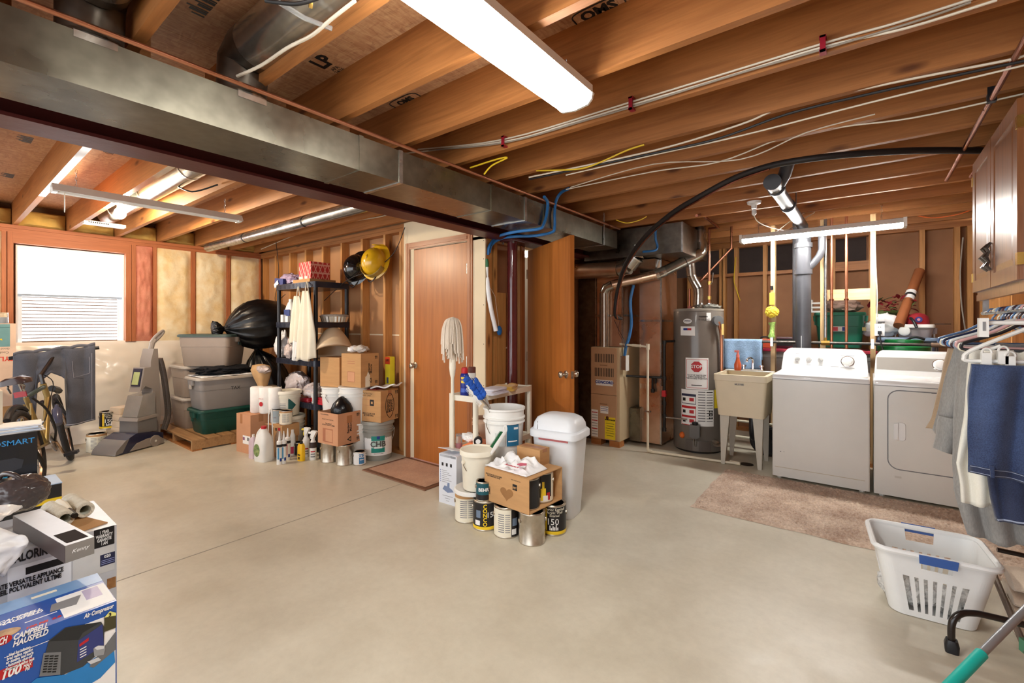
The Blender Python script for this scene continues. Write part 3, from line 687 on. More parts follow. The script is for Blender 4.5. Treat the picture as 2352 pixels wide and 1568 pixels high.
# ------------------------------------------------------------------ pipes and cables
def line(name, pts, r, m, label, cat_='pipe', smooth=True, n=8, k=6):
    return single(name, MB().tube(cat(pts, k) if smooth else pts, r, n), m, label, cat_)
line('copper_pipe', [(-1.985, -1.2, 2.293), (-1.985, 4.35, 2.30)], .0095, copper, 'thin copper pipe running along the top of the trunk duct', smooth=False)
t = thing('copper_pipe', 'dark copper pipe running past the oak cabinet to the rear joists', 'pipe', (.44, 2.9, 2.32))
part(t, 'run', MB().cyl((.44, .6, 2.33), (.44, 4.35, 2.33), .011, n=10), copperD, w=True)
for y in (2.05, 2.9): part(t, 'hanger_clip', MB().box(.425, y, 2.318, .455, y + .03, JB + .03), black, 0, w=True)
line('copper_pipe', [(.56, 3.3, 2.33), (.56, 4.35, 2.33)], .011, copperD, 'short copper pipe stub beside the cabinet top', smooth=False)
# cables stapled to joist faces
jy = JR[11] - .021
def onj(px, py, Y): p = WY(px, py, Y); return p
def cable(Y, pp, r, m, label, name='cable'): return line(name, [WY(px, py, Y) for px, py in pp], r, m, label, 'cable', k=5, n=6)
cable(jy - .012, [(930, 352), (1157, 325), (1300, 286), (1450, 241), (1650, 182), (1890, 108), (2080, 65), (2290, 0)], .0045, wireW, 'white cable in red clips, lowest of the bundle on the joist face')
cable(jy - .012, [(960, 343), (1157, 320), (1450, 234), (1890, 100), (2050, 55), (2250, -8)], .0045, wireW, 'white cable in red clips, uppermost of the bundle on the joist face')
cable(jy - .02, [(985, 345), (1157, 328), (1350, 275), (1450, 246), (1700, 168), (1890, 113), (2100, 50), (2230, 5)], .004, mat('grey_cable', (150, 140, 126), .5), 'grey cable in red clips under the white cables')
for px, py in ((1157, 325), (1450, 238), (1890, 102)):
    p = WY(px, py, jy - .022); single('cable_clip', MB().box(p.x - .011, p.y - .012, p.z - .03, p.x + .011, jy + .003, p.z - .022).box(p.x - .011, p.y - .012, p.z + .022, p.x + .011, jy + .003, p.z + .03).box(p.x - .009, p.y - .012, p.z - .03, p.x + .009, p.y - .004, p.z + .03), mat('red_clip', (150, 26, 44), .4), {1157: 'dark red cable clip on the joist nearest the trunk duct', 1450: 'dark red cable clip on the joist by the end of the fluorescent light', 1890: 'dark red cable clip on the joist toward the oak cabinet'}[px], 'clip', 'red cable clips on the joist', 0)
j2 = JR[12]
cable(j2, [(1215, 407), (1500, 346), (1700, 286), (1808, 243), (2050, 190), (2300, 141), (2352, 128)], .005, wireW, 'white cable stapled along a joist bottom beside a black cable')
cable(j2 + .016, [(1215, 412), (1500, 352), (1650, 318), (1808, 262), (2000, 215), (2200, 172), (2352, 140)], .006, wireK, 'black cable stapled along a joist bottom')
cable(j2 + .03, [(1300, 402), (1500, 356), (1700, 312), (2000, 235), (2352, 150)], .004, wireW, 'thin white wire beside the black cable on the joist')
j3 = JR[13]
cable(j3, [(1300, 435), (1500, 394), (1650, 372), (1800, 316), (1935, 291), (2100, 270), (2352, 215)], .004, wireW, 'white wire looping under the joist nearest the oak cabinet')
cable(j3 - .02, [(1310, 430), (1500, 377), (1700, 366), (1850, 305), (2010, 262)], .0035, wireW, 'white wire crossing above the looping wire')
cable(j2 - .01, [(1232, 392), (1300, 390), (1340, 386), (1380, 372), (1440, 345), (1480, 332)], .005, wireY, 'yellow cable sagging along a joist beside the trunk duct')
cable(JR[11] + .03, [(1080, 385), (1140, 366), (1165, 362), (1130, 380), (1112, 400)], .005, wireY, 'yellow cable end bent back near the trunk duct')
cable(JR[15], [(1415, 505), (1440, 512), (1470, 505), (1485, 497)], .004, wireY, 'yellow cable loop hanging above the plenum')
# conduit/bracket and cable at the top left
b0, b1 = G(640, 5, 2.34), G(762, 66, 2.34)
t = thing('light_bracket', 'bent clear plastic bracket hanging under the joists by the round duct', 'bracket', b0)
part(t, 'arm', MB().tube([b0, G(700, 42, 2.34), b1], .008, 6), clearP, w=True)
part(t, 'hook', MB().tube(cat([G(712, -8, 2.34), G(714, 6, 2.33), G(713, 18, 2.32)], 4), .006, 6), brass, w=True)
line('cable', [G(545, 175, 2.345), G(600, 150, 2.34), G(660, 110, 2.335), G(715, 82, 2.33), G(760, 45, 2.34), G(815, 2, 2.345)], .006, wireW, 'white cable sagging beside the shiny round duct', 'cable')
line('cable', [G(610, 2, 2.34), G(680, 9, 2.32), G(730, -4, 2.34)], .006, wireK, 'black cable crossing above the plastic bracket', 'cable')
# line set: thick black insulated hose
hp = [PD(2268, 346, 2.66), PD(2100, 346, 2.58), PD(1960, 354, 2.60), PD(1850, 366, 2.68), PD(1760, 383, 2.85), PD(1680, 412, 3.05), PD(1600, 455, 3.3), PD(1540, 492, 3.6), PD(1480, 545, 4.0), PD(1438, 605, 4.35), PD(1419, 665, 4.55), PD(1413, 712, 4.60), PD(1416, 728, 4.62), PD(1426, 731, 4.72)]
single('insulated_hose', MB().tube(cat(hp, 6), .019, 12), mat('foam_insulation', (34, 28, 26), .55, var=.1), 'thick black insulated hose sweeping from the joists to the furnace', 'hose')
line('tube', [p + V((.02, -.012, -.022)) for p in hp[4:13]], .006, copperD, 'thin copper line strapped under the black hose')
# thermostat wires on the plenum
line('wire', [WY(1411, 735, 4.7), WY(1420, 755, 4.69), WY(1433, 780, 4.66), WY(1436, 800, 4.64)], .003, wireK, 'thin black wire dangling down the plenum front', 'wire')
line('wire', [WY(1424, 735, 4.7), WY(1420, 760, 4.68), WY(1428, 778, 4.67), WY(1432, 795, 4.6)], .003, mat('brown_wire', (90, 50, 40), .5), 'thin brown wire dangling down the plenum front', 'wire')
# blue water tubing
X1 = DX1 + .022
pex1 = [WX(1306, 433, -1.80), WX(1288, 443, -1.93), WX(1277, 462, X1), WX(1274, 490, X1), WX(1274, 520, X1), G(1268, 533, 2.075), G(1230, 541, 2.07), G(1180, 543, 2.07), WX(1150, 548, -2.56), WX(1130, 562, -2.60), WX(1124, 580, -2.615)]
line('water_tube', pex1, .012, pexM, 'blue water tube curving under the duct, lower of two', 'tube')
pex2 = [WX(1250, 452, -2.0 + .05), WX(1258, 465, X1), WX(1256, 490, X1), WX(1250, 512, X1), G(1240, 525, 2.068), G(1200, 530, 2.062), G(1165, 536, 2.058), WX(1140, 545, -2.58), WX(1124, 565, -2.6), WX(1121, 585, -2.615)]
line('water_tube', pex2, .012, pexM, 'blue water tube curving under the duct, upper of two', 'tube')
line('water_tube', [PD(1506, 522, 4.5), PD(1506, 548, 4.5), PD(1510, 565, 4.5), PD(1504, 575, 4.48), PD(1476, 578, 4.48)], .012, pexM, 'blue water tube bending round the plenum corner', 'tube')
line('water_tube', [WY(1588, 545, 5.0), WY(1578, 570, 4.92), WY(1565, 588, 4.9)], .012, pexM, 'short blue water tube behind the flue tee', 'tube')
line('water_tube', [WY(1455, 655, 4.78), WY(1448, 690, 4.76), WY(1450, 740, 4.74), WY(1446, 770, 4.7), WY(1437, 800, 4.68), WY(1434, 828, 4.68)], .017, pexM, 'blue flexible conduit dropping to the furnace switch box', 'conduit')
# black gas pipe tree
t = thing('gas_pipe', 'black iron gas pipe with red valve between furnace and heater', 'pipe', WY(1526, 988, 4.86))
yg = 4.86
V_ = lambda px, py: WY(px, py, yg)
def run(name, a, b, r=.013): part(t, name, MB().cyl(a, b, r, n=10), blackiron, w=True)
run('vertical_run', V_(1526, 786), V_(1526, 988), .015); run('top_run', V_(1526, 784), WY(1556, 783, 5.0)); run('cross_run', WY(1438, 863, 4.72), V_(1524, 867)); run('drip_leg', V_(1499, 866), V_(1499, 896)); run('drip_leg', V_(1506, 866), V_(1506, 880))
for px, py in ((1526, 786), (1526, 868), (1526, 900), (1526, 926), (1526, 955), (1526, 986), (1499, 897)): part(t, 'fitting', MB().cyl(V_(px, py + 4), V_(px, py - 4), .022, n=8), blackiron, w=True)
part(t, 'red_valve', MB().box(V_(1522, 0).x, yg - .03, V_(1526, 910).z, V_(1530, 0).x, yg + .02, V_(1526, 896).z), redp, w=True)
part(t, 'supply_hose', MB().tube([V_(1530, 958), WY(1550, 960, 4.86), WY(1578, 963, 4.86)], .009, 8), steel, w=True)
# PVC condensate drain
t = thing('drain_pipe', 'cream plastic drain pipe from the furnace plenum down and across the floor', 'pipe', WY(1493, 1020, 4.62))
yd = 4.62; f_ = WY(1493, 1020, yd); f_.z = .02; e_ = G(1700, 1064, .02); 
pa = WY(1424, 790, 4.70); pb = WY(1488, 796, yd)
part(t, 'cross_pipe', MB().cyl(pa, pb, .011, n=12), pvc, w=True); part(t, 'tee', MB().cyl(pb + V((0, 0, .03)), pb - V((0, 0, .03)), .018, n=12), pvc, w=True)
part(t, 'coupling', MB().cyl(pa + (pb - pa) * .45, pa + (pb - pa) * .75, .015, n=12), pvc, w=True)
pk = V((pb.x, yd, .05)); part(t, 'down_pipe', MB().cyl(pb, pk, .0125, n=12), pvc, w=True)
part(t, 'elbow', MB().tube(cat([pk, V((pb.x + .005, yd, .025)), V((pb.x + .05, yd - .004, .018))], 4), .016, 12), pvc, w=True)
part(t, 'floor_pipe', MB().cyl((pb.x + .04, yd - .003, .016), (e_.x, e_.y, .016), .0125, n=12), pvc, w=True)
part(t, 'end_cap', MB().cyl(e_ + V((-.09, .006, -.002)), e_ + V((0, 0, -.002)), .017, n=12), pvc, w=True)
part(t, 'wall_strap', MB().box(pb.x - .03, yd - .014, .42, pb.x + .03, yd + .016, .435), steel, 0, w=True)

# soil stack, vents, copper risers and horizontal gas pipe in the plumbing wall
ysk = 5.30; sx = WY(1845, 700, ysk).x
t = thing('soil_stack', 'thick black plastic drain stack behind the washing machine', 'pipe', (sx, ysk, 0))
part(t, 'stack', MB().cyl((sx, ysk, 0), (sx, ysk, 2.24), .066, n=24), abs_, w=True)
for py in (564, 625): z = WY(1845, py, ysk).z; part(t, 'hub', MB().cyl((sx, ysk, z - .022), (sx, ysk, z + .022), .077, n=24), abs_, w=True)
part(t, 'wye_branch', MB().tube([WY(1850, 622, ysk), WY(1868, 605, ysk), WY(1882, 588, ysk), WY(1888, 574, ysk), WY(1888, 520, ysk)], .033, 16), abs_, w=True)
part(t, 'printed_mark', MB().box(sx - .012, ysk - .0675, 1.10, sx - .008, ysk - .062, 1.22), whitep, 0, w=True)
y0 = G(1806, 404, 2.27); part(t, 'upper_run', MB().tube([(sx, ysk, 2.24), (sx, ysk - .06, 2.285), (sx - .005, 3.45, 2.265)], .046, 20), abs_, w=True)
for y in (3.45, 3.62, 4.2): part(t, 'upper_hub', MB().cyl((sx, y - .03, 2.266), (sx, y + .03, 2.268), .053, n=20), abs_, w=True)
part(t, 'upper_branch', MB().tube([(sx, 3.62, 2.27), (sx + .06, 3.52, 2.33), (sx + .1, 3.44, 2.42)], .04, 16), abs_, w=True)
part(t, 'hanger', MB().box(sx + .05, 4.2, 2.26, sx + .055, 4.22, JB + .1), black, 0, w=True)
single('vent_pipe', MB().cyl(V((WY(1832, 700, 5.46).x, 5.46, 0)), V((WY(1832, 700, 5.46).x, 5.46, JT)), .045, n=18), abs_, 'dark plastic vent pipe close behind the soil stack', 'pipe')
single('vent_pipe', MB().cyl(V((WY(1896, 700, 5.38).x, 5.38, 1.16)), V((WY(1896, 700, 5.38).x, 5.38, JT)), .014, n=12), steel, 'slim grey pipe beside the pair of copper risers', 'pipe')
for px, lb in ((1910, 'copper riser next to the slim grey pipe behind the washer'), (1944, 'copper riser next to the pale stud behind the washer')):
    x = WY(px, 700, 5.37).x; t = thing('copper_pipe', lb, 'pipe', (x, 5.37, .9))
    part(t, 'riser', MB().cyl((x, 5.37, .9), (x, 5.37, 2.45), .0125, n=12), copper, w=True)
    part(t, 'pipe_clip', MB().cyl((x, 5.372, 1.56), (x, 5.372, 1.575), .02, n=12), copperD, w=True); part(t, 'valve', MB().cyl((x, 5.37, 1.03), (x, 5.37, 1.07), .018, n=10), brass, w=True)
gz = WY(1885, 787, 5.34).z; xa, xb = WY(1690, 787, 5.34).x, WY(2175, 787, 5.34).x
t = thing('gas_pipe', 'long horizontal iron pipe strapped across the studs above the machines', 'pipe', (xa, 5.34, gz))
part(t, 'run', MB().cyl((xa, 5.34, gz), (xb, 5.34, gz), .0145, n=12), galv('iron_pipe', (70, 66, 64), (110, 104, 98), .4), w=True)
for px in (1773, 2004): x = WY(px, 787, 5.34).x; part(t, 'pipe_strap', MB().box(x - .012, 5.32, gz - .045, x + .012, 5.362, gz + .045), steel, 0, w=True)
part(t, 'union', MB().cyl((WY(1886, 787, 5.34).x, 5.34, gz), (WY(1906, 787, 5.34).x, 5.34, gz), .024, n=8), brass, w=True); part(t, 'end_coupling', MB().cyl((xb - .1, 5.34, gz), (xb, 5.34, gz), .02, n=12), mat('rusty', (120, 96, 78), .6), w=True)
part(t, 'valve_stem', MB().cyl((WY(1896, 787, 5.34).x, 5.34, gz), (WY(1896, 787, 5.34).x, 5.34, gz + .05), .012, n=8), brass, w=True)
# heater water lines
xc = WY(1629, 700, 5.12).x
t = thing('copper_pipe', 'upright copper water line with shutoff valve on the heater', 'pipe', (xc, 5.12, 1.49))
part(t, 'riser', MB().cyl((xc, 5.12, 1.485), (xc, 5.12, WY(1629, 525, 5.12).z), .0125, n=12), copper, w=True)
tp = WY(1629, 525, 5.12); part(t, 'top_run', MB().tube([tp, WY(1650, 522, 5.0), WY(1612, 492, 4.6), WY(1600, 495, 4.4)], .0125, 10), copperD, w=True)
for py, rr in ((684, .02), (650, .02), (700, .026)): part(t, 'fitting', MB().cyl(WY(1629, py + 4, 5.12), WY(1629, py - 4, 5.12), rr, n=10), brass if py != 700 else steel, w=True)
part(t, 'valve_lever', MB().tube([WY(1632, 652, 5.1), WY(1636, 648, 5.08), WY(1638, 626, 5.08)], .006, 6), steel, w=True)
line('copper_pipe', [WY(1606, 648, 5.3), WY(1680, 570, 5.3), WY(1680, 520, 5.3)], .0125, copper, 'slanting copper pipe behind the heater water line', smooth=False)
xc2 = WY(1584, 700, 5.14).x; t = thing('copper_pipe', 'short copper nipple on the heater top beside the flue', 'pipe', (xc2, 5.14, 1.49))
part(t, 'riser', MB().cyl((xc2, 5.14, 1.485), (xc2, 5.14, 1.72), .0125, n=10), copperD, w=True); part(t, 'red_nut', MB().cyl((xc2, 5.14, 1.487), (xc2, 5.14, 1.53), .022, n=8), mat('pink_nut', (206, 120, 110), .5), w=True)
# lampholder and cord
lp = PD(1732, 468, 1); lz = 2.335; lp = PD(1732, 468, (lz - HC) / (lp.z - HC))
t = thing('lampholder', 'white round ceiling lampholder with a plug and dangling cord', 'lampholder', lp)
part(t, 'base', MB().lathe([(.055, .018), (.05, .0), (.022, -.01), (.02, -.04)]), white); part(t, 'plug', MB().lathe([(.012, -.045), (.018, -.06), (.018, -.085), (.006, -.1)]), white)
part(t, 'cord', MB().tube(cat([lp + V((0, 0, -.1)), PD(1742, 510, 3.9), PD(1770, 522, 4.1), PD(1810, 527, 4.3), PD(1850, 500, 4.4), PD(1871, 487, 4.45), PD(1860, 480, 4.4)], 6), .004, 6), wireW, w=True)
part(t, 'cord', MB().tube(cat([PD(1849, 488, 4.4), PD(1815, 508, 4.5), PD(1780, 535, 4.6)], 6), .004, 6), wireW, w=True)
line('cable', [WY(2212, 545, 6.28), WY(2206, 620, 6.28), WY(2208, 690, 6.28), WY(2216, 750, 6.28), WY(2226, 800, 6.28)], .006, mat('grey_cable2', (170, 160, 146), .5), 'grey cable drooping down the back wall studs', 'cable')
line('cable', [WY(1690, 590, 6.25), WY(1686, 640, 6.25), WY(1690, 660, 6.25), WY(1700, 690, 6.25)], .006, wireY, 'dull yellow cable hanging on the back wall beside the heater', 'cable')
line('cable', [WY(930, 522, 2.95), WY(905, 580, 2.92), WY(860, 618, 2.86), WY(800, 642, 2.75), WY(745, 690, 2.9)], .004, wireK, 'black cord stretched in front of the yellow helmet', 'cord')
line('cable', [PD(395, 420, 3.55), PD(440, 440, 3.45), PD(500, 424, 3.45)], .006, wireK, 'black cable sagging below the left joists', 'cable')
line('cable', [PD(634, 555, 6.0), PD(640, 625, 6.0), PD(632, 690, 5.9), PD(655, 676, 5.6)], .004, wireK, 'black cord hanging down behind the black shelving', 'cord')
line('cable', [WY(600, 572, 2.9), WY(700, 532, 2.9), WY(800, 510, 2.9), WY(870, 498, 2.9), WY(900, 490, 2.9)], .006, wireW, 'white cable along the last joist above the stud wall', 'cable')
# ------------------------------------------------------------------ furnace
tan = mat('tan_enamel', (188, 150, 116), .4, var=.02, coat=.15); tanL = mat('light_tan_enamel', (204, 184, 148), .4, var=.02)
fx0, fx1, fy0, fy1, fz0, fz1 = -2.44, -2.10, 4.60, 5.30, .065, 1.08
t = thing('furnace', 'tan gas furnace with two louvre grilles standing on wood blocks', 'furnace', ((fx0 + fx1) / 2, 4.95, 0))
part(t, 'body', MB().box(fx0, fy0 + .004, fz0, fx1, fy1, fz1), tanL, 0, w=True)
zs = .56
part(t, 'upper_door', MB().box(fx0 + .004, fy0 - .012, zs + .003, fx1 - .03, fy0 + .004, fz1 - .004), tan, 0, w=True)
lo = part(t, 'lower_door', MB().box(fx0 + .004, fy0 - .012, fz0 + .004, fx1 - .03, fy0 + .004, zs - .003), tan, 0, w=True)
yf = fy0 - .0125
for zc in (.96, .845 - .04):
    for i in range(12):
        x = fx0 + .052 + i * .0195; part(t, 'louvre_slot', MB().box(x, yf - .0006, zc - .047, x + .008, yf + .001, zc + .047), blackp, 0, w=True)
FF = lambda x, z: frame((x, yf - .0008, z), (1, 0, 0), (0, 0, 1))
xm = (fx0 + fx1 - .026) / 2
panel(t, 'name_plate', FF(xm + .01, .69), .2, .062, whitep, w=True); lettering(t, 'CONCORD', .042, FF(xm + .01, .694) @ T(0, 0, .0018), bluep, w=True, bold=.002, sx=1.0)
for z in (.882, .456): panel(t, 'finger_recess', FF(xm, z), .09, .012, mat('tan_dark', (150, 112, 84), .5), w=True)
panel(t, 'rating_label', FF(xm + .01, .395), .095, .08, whitep, w=True)
for k in range(3): panel(t, 'label_rule', FF(xm + .01, .425 - k * .02) @ T(0, 0, .001), .085, .005, bluep if k else blackp, w=True)
panel(t, 'energy_guide', FF(fx1 - .105, .20), .125, .24, yellowp, w=True); lettering(t, 'ENERGYGUIDE', .018, FF(fx1 - .105, .29) @ T(0, 0, .0018), blackp, w=True, bold=.0012)
for k in range(6): panel(t, 'label_rule', FF(fx1 - .105, .25 - k * .026) @ T(0, 0, .001), .1 - .02 * (k % 2), .004, blackp, w=True)
panel(t, 'warning_label', FF(fx0 + .05, .235), .082, .30, whitep, w=True)
for k in range(9): panel(t, 'label_rule', FF(fx0 + .05, .355 - k * .03) @ T(0, 0, .001), .07, .006 if k % 3 else .01, redp if k % 3 == 0 else greyp, w=True)
part(t, 'sight_glass', MB().cyl((xm + .045, yf - .002, .31), (xm + .045, yf + .003, .31), .018, n=16), mat('brown_dot', (96, 50, 36), .4), w=True)
part(t, 'junction_box', MB().box(fx1 - .005, fy0 + .02, .84, fx1 + .062, fy0 + .09, .99), steel, 0, w=True); part(t, 'switch_plate', MB().box(fx1 + .062, fy0 + .015, .83, fx1 + .066, fy0 + .095, 1.0), white, 0, w=True)
for i, (x, y) in enumerate(((fx0 + .06, fy0 + .06), (fx1 - .06, fy0 + .06), (fx0 + .06, fy1 - .06), (fx1 - .06, fy1 - .06))): part(t, 'wood_block', MB().box(x - .06, y - .06, 0, x + .06, y + .06, .064), pX, 0, w=True)

# ------------------------------------------------------------------ water heater
hc = V((-1.435, 5.13, 0)); HR = .252
bronze = mat('bronze_grey_enamel', (112, 104, 96), .3, var=.03, coat=.2)
t = thing('water_heater', 'tall grey-brown gas water heater with a red stop sticker', 'water heater', hc)
part(t, 'tank', MB().lathe([(HR * .98, .02), (HR, .03), (HR, 1.46), (HR * .985, 1.475)], n=48), bronze, 40)
part(t, 'base_ring', MB().lathe([(HR * .92, 0), (HR * .92, .02)], n=40), blackiron)
part(t, 'top_lid', MB().lathe([(HR * 1.005, 1.472), (HR * 1.0, 1.492), (HR * .9, 1.497)], n=48), mat('bronze_lid', (136, 128, 118), .35), 40)
part(t, 'draft_hood', MB().lathe([(.085, 1.5), (.082, 1.515), (.045, 1.545), (.042, 1.56)], (.02, -.02, 0)), flueM)
ca = ray_angle(hc) ; 
def dec(name, a0, a1, z0, z1, m, th=.001): return wrapdecal(t, name, HR, ca + a0, ca + a1, z0, z1, m, 12, th)
def htext(s, size, a, z, m, **kw):
    b = text_mb(s, size, wrap=HR + .0016, **kw); mt = facing(ca + a); b.xf(T(*( (HR + .0016) * math.cos(ca + a), (HR + .0016) * math.sin(ca + a), z)) @ mt); part(t, 'lettering', b, m, 0)
ov_ = [(.046 * math.cos(q), .026 * math.sin(q)) for q in [2 * PI * i / 28 for i in range(28)]]; part(t, 'badge', MB().rings([[V(((HR + .0006) * math.cos(ca - .425 + x * q / HR), (HR + .0006) * math.sin(ca - .425 + x * q / HR), 1.365 + y * q)) for x, y in ov_] for q in (1, .75, .5, .25, .02)]), whitep, 60); dec('badge_inner', -.56, -.29, 1.354, 1.376, mat('badge_grey', (120, 120, 128), .4), .0014); htext('Kenwright', .018, -.425, 1.365, whitep, bold=.0006)
dec('maker_label', -.74, -.12, 1.215, 1.31, whitep); dec('maker_band', -.60, -.26, 1.27, 1.292, bluep, .0018); dec('maker_band', -.42, -.26, 1.27, 1.292, redp, .002)
htext('10-18-2002', .026, .2, 1.38, blackp, shear=.3); part(t, 'handwriting', MB().tube([V(((HR + .001) * math.cos(ca + .02 + i * .012), (HR + .001) * math.sin(ca + .02 + i * .012), 1.412 + .008 * math.sin(i * 1.9))) for i in range(30)], .0016, 5), blackp); dec('white_tag', .32, .5, 1.37, 1.45, whitep)
dec('stop_sign_card', -.50, .40, .66, .985, whitep); dec('stop_card_border', -.46, .36, .675, .679, redp, .0016); dec('stop_card_border', -.46, .36, .966, .970, redp, .0016)
dec('stop_card_border', -.462, -.445, .675, .97, redp, .0016); dec('stop_card_border', .345, .362, .675, .97, redp, .0016)
octo = [(.058 * math.cos(PI / 8 + i * PI / 4), .058 * math.sin(PI / 8 + i * PI / 4)) for i in range(8)]
b = MB(); R_ = HR + .0018
b.rings([[V((R_ * math.sin(x * q / R_), y * q, R_ * math.cos(x * q / R_) - R_ + .0006)) for x, y in octo] for q in (1, .8, .6, .4, .2, .03)]); b.xf(T(R_ * math.cos(ca - .06), R_ * math.sin(ca - .06), .895) @ facing(ca - .06)); part(t, 'stop_octagon', b, redp, 0)
R0 = HR; HR += .0016; htext('STOP', .045, -.06, .895, whitep, bold=.001); HR = R0
htext('TO STOP GAS FLOW\nTURN HANDLE TO\nTHE CLOSED POSITION', .02, -.06, .79, blackp, bold=.0004); dec('phone_line', -.26, .14, .70, .708, blackp, .0018)
dec('instruction_sheet', -.70, .62, .285, .655, whitep)
for k in range(3):
    z = (.555, .43, .335)[k]
    dec('warning_box', -.68, -.08, z - .05, z + .055, redp if k else mat('navy_rule', (40, 40, 70), .5), .0015); dec('warning_box_face', -.66, -.10, z - .043, z + .03, whitep, .002)
    dec('warning_mark', -.34, -.16, z - .02, z + .015, redp, .0024); dec('warning_mark', -.62, -.50, z - .02, z + .012, blackp, .0024)
for k in range(12):
    z = .63 - k * .027; dec('text_rule', .0, .28, z, z + .011, greyp, .0016); dec('text_rule', .32, .58, z, z + .009, greyp if k % 4 else blackp, .0016)
for i in range(2):
    for j in range(3): dec('pictogram', .42 + i * .1, .48 + i * .1, .36 + j * .034, .38 + j * .034, blackp, .0022)
dec('energy_label', .66, .86, .47, .66, yellowp)
def gv(a, z, d=0): return V(((HR + d) * math.cos(ca + a), (HR + d) * math.sin(ca + a), z))
part(t, 'gas_valve', MB().mbox(T(*gv(-.1, .245, .04)) @ RZ(ca - .1) @ MX.Rotation(.0, 4, 'X'), .1, .095, .12).mbox(T(*gv(-.1, .19, .03)) @ RZ(ca - .1), .06, .06, .05), mat('valve_grey', (96, 92, 88), .4), w=False)
part(t, 'control_knob', MB().lathe([(.026, .305), (.03, .31), (.028, .33), (.01, .335)], (gv(-.1, 0, .04).x, gv(-.1, 0, .04).y, 0)), blackp)
for s in (-.02, .02): part(t, 'gas_tube', MB().tube(cat([gv(-.1 + s, .2, .05), gv(-.1 + s * 2, .12, .05), gv(-.1 + s, .08, .02)], 4), .005, 6), steel)
dec('burner_cover', -.48, .50, .03, .135, mat('cover_bronze', (98, 90, 84), .35), .008); dec('cover_strip', -.2, .02, .03, .13, bronze, .014)
part(t, 'orange_cap', MB().blob(gv(-.66, .17, .0), (.03, .03, .035), sub=2), mat('orange_cap', (226, 110, 40), .5))
part(t, 'drain_valve', MB().tube([gv(.62, .13, 0), gv(.62, .13, .05), gv(.62, .12, .06)], .022, 12).lathe([(.035, 0), (.04, .012), (.02, .02)], gv(.62, .1, .06), 14), knobM)
part(t, 'relief_valve', MB().tube([gv(.74, 1.37, 0), gv(.70, 1.37, .05)], .05, 24), mat('grey_valve', (104, 106, 108), .35), 40)
part(t, 'relief_pipe', MB().tube(cat([gv(.72, 1.36, .04), gv(.78, 1.3, .04), gv(.9, 1.15, .03), gv(.95, .55, .02)], 5), .016, 10), copper)
part(t, 'tag', MB().mbox(T(*gv(.78, 1.28, .075)) @ RZ(ca + .8), .002, .03, .11), mat('yellow_tag', (226, 196, 120), .6), 0)
single('rag', MB().blob((hc.x + .15, hc.y - .06, 1.513), (.09, .05, .03), .3, 7, 3, 2, -.016), mat('rag_cloth', (128, 126, 118), .9), 'crumpled grey rag on top of the water heater', 'rag')

# ------------------------------------------------------------------ laundry sink
sx0, sx1, sy0, sy1 = -1.155, -.70, 4.62, 5.14
bis = mat('bisque_plastic', (222, 208, 180), .4, var=.02); 
t = thing('utility_sink', 'beige plastic laundry sink on four tapered legs', 'sink', ((sx0 + sx1) / 2, (sy0 + sy1) / 2, 0))
sw, sd = sx1 - sx0, sy1 - sy0
ringz = lambda w_, d_, z, r=.03: rrect(w_, d_, r, z)
part(t, 'tub', MB().rings([ringz(sw * .86, sd * .86, .47), ringz(sw * .98, sd * .98, .80), ringz(sw, sd, .805), ringz(sw, sd, .86), ringz(sw - .06, sd - .06, .862), ringz(sw * .84, sd * .84, .50)], True, True), bis, 40)
part(t, 'deck', MB().box(-sw / 2 + .01, sd / 2 - .09, .862, sw / 2 - .01, sd / 2 - .005, .868), white, 0)
for s, u in ((-1, -1), (1, -1), (-1, 1), (1, 1)):
    x, y = s * (sw * .43 - .055), u * (sd * .43 - .04); rs = []
    for z, w_ in ((0, .032), (.012, .034), (.475, .085)):
        cx = x + s * (.085 - w_) / 2 * .6; rs.append([(cx - w_ / 2, y - .008, z), (cx + w_ / 2, y - .008, z), (cx + w_ / 2, y + .03 * u * -1 + .008, z), (cx - w_ / 2, y + .03 * u * -1 + .008, z)])
    part(t, 'leg', MB().rings(rs), mat('leg_grey', (196, 190, 176), .45), 0)
lettering(t, 'MUSTEE', .022, T(0, -sd / 2 - .001, .775) @ facing(-PI / 2), greyp, bold=.0006)
b = MB().lathe([(.016, .868), (.016, .885)], (.03, sd / 2 - .05, 0), 12).box(-.06, sd / 2 - .07, .869, .12, sd / 2 - .03, .884)
part(t, 'faucet_base', b, chrome)
part(t, 'spout', MB().tube(cat([(.03, sd / 2 - .05, .88), (.03, sd / 2 - .05, .97), (.015, sd / 2 - .09, 1.0), (.0, sd / 2 - .16, .985), (0, sd / 2 - .17, .96)], 5), .011, 10), chrome)
for x in (-.05, .11): part(t, 'tap_handle', MB().lathe([(.012, .884), (.01, .905), (.022, .91), (.02, .925)], (x, sd / 2 - .05, 0), 10), chrome)
part(t, 'trap', MB().tube(cat([(.05, .05, .47), (.05, .05, .3), (.05, .1, .22), (.05, .16, .27), (.05, .24, .3)], 5), .025, 10), black)
t = thing('soap_bottle', 'clear pump bottle with orange liquid on the sink rim', 'bottle', (sx0 + .13, sy1 - .1, .869))
part(t, 'bottle', MB().lathe([(.03, 0), (.033, .01), (.033, .06), (.022, .09), (.016, .115), (.014, .13)]), mat('orange_liquid', (232, 112, 70), .15, var=.04, trans=.35)); part(t, 'sprayer', MB().lathe([(.015, .13), (.016, .15), (.01, .165), (.008, .19)]).box(-.03, -.008, .18, .012, .008, .2), mat('coral_pump', (226, 120, 108), .4))
towel = mat('towel_blue', (150, 180, 212), .95, var=.1, scale=14, bmp=.6, bscale=120)
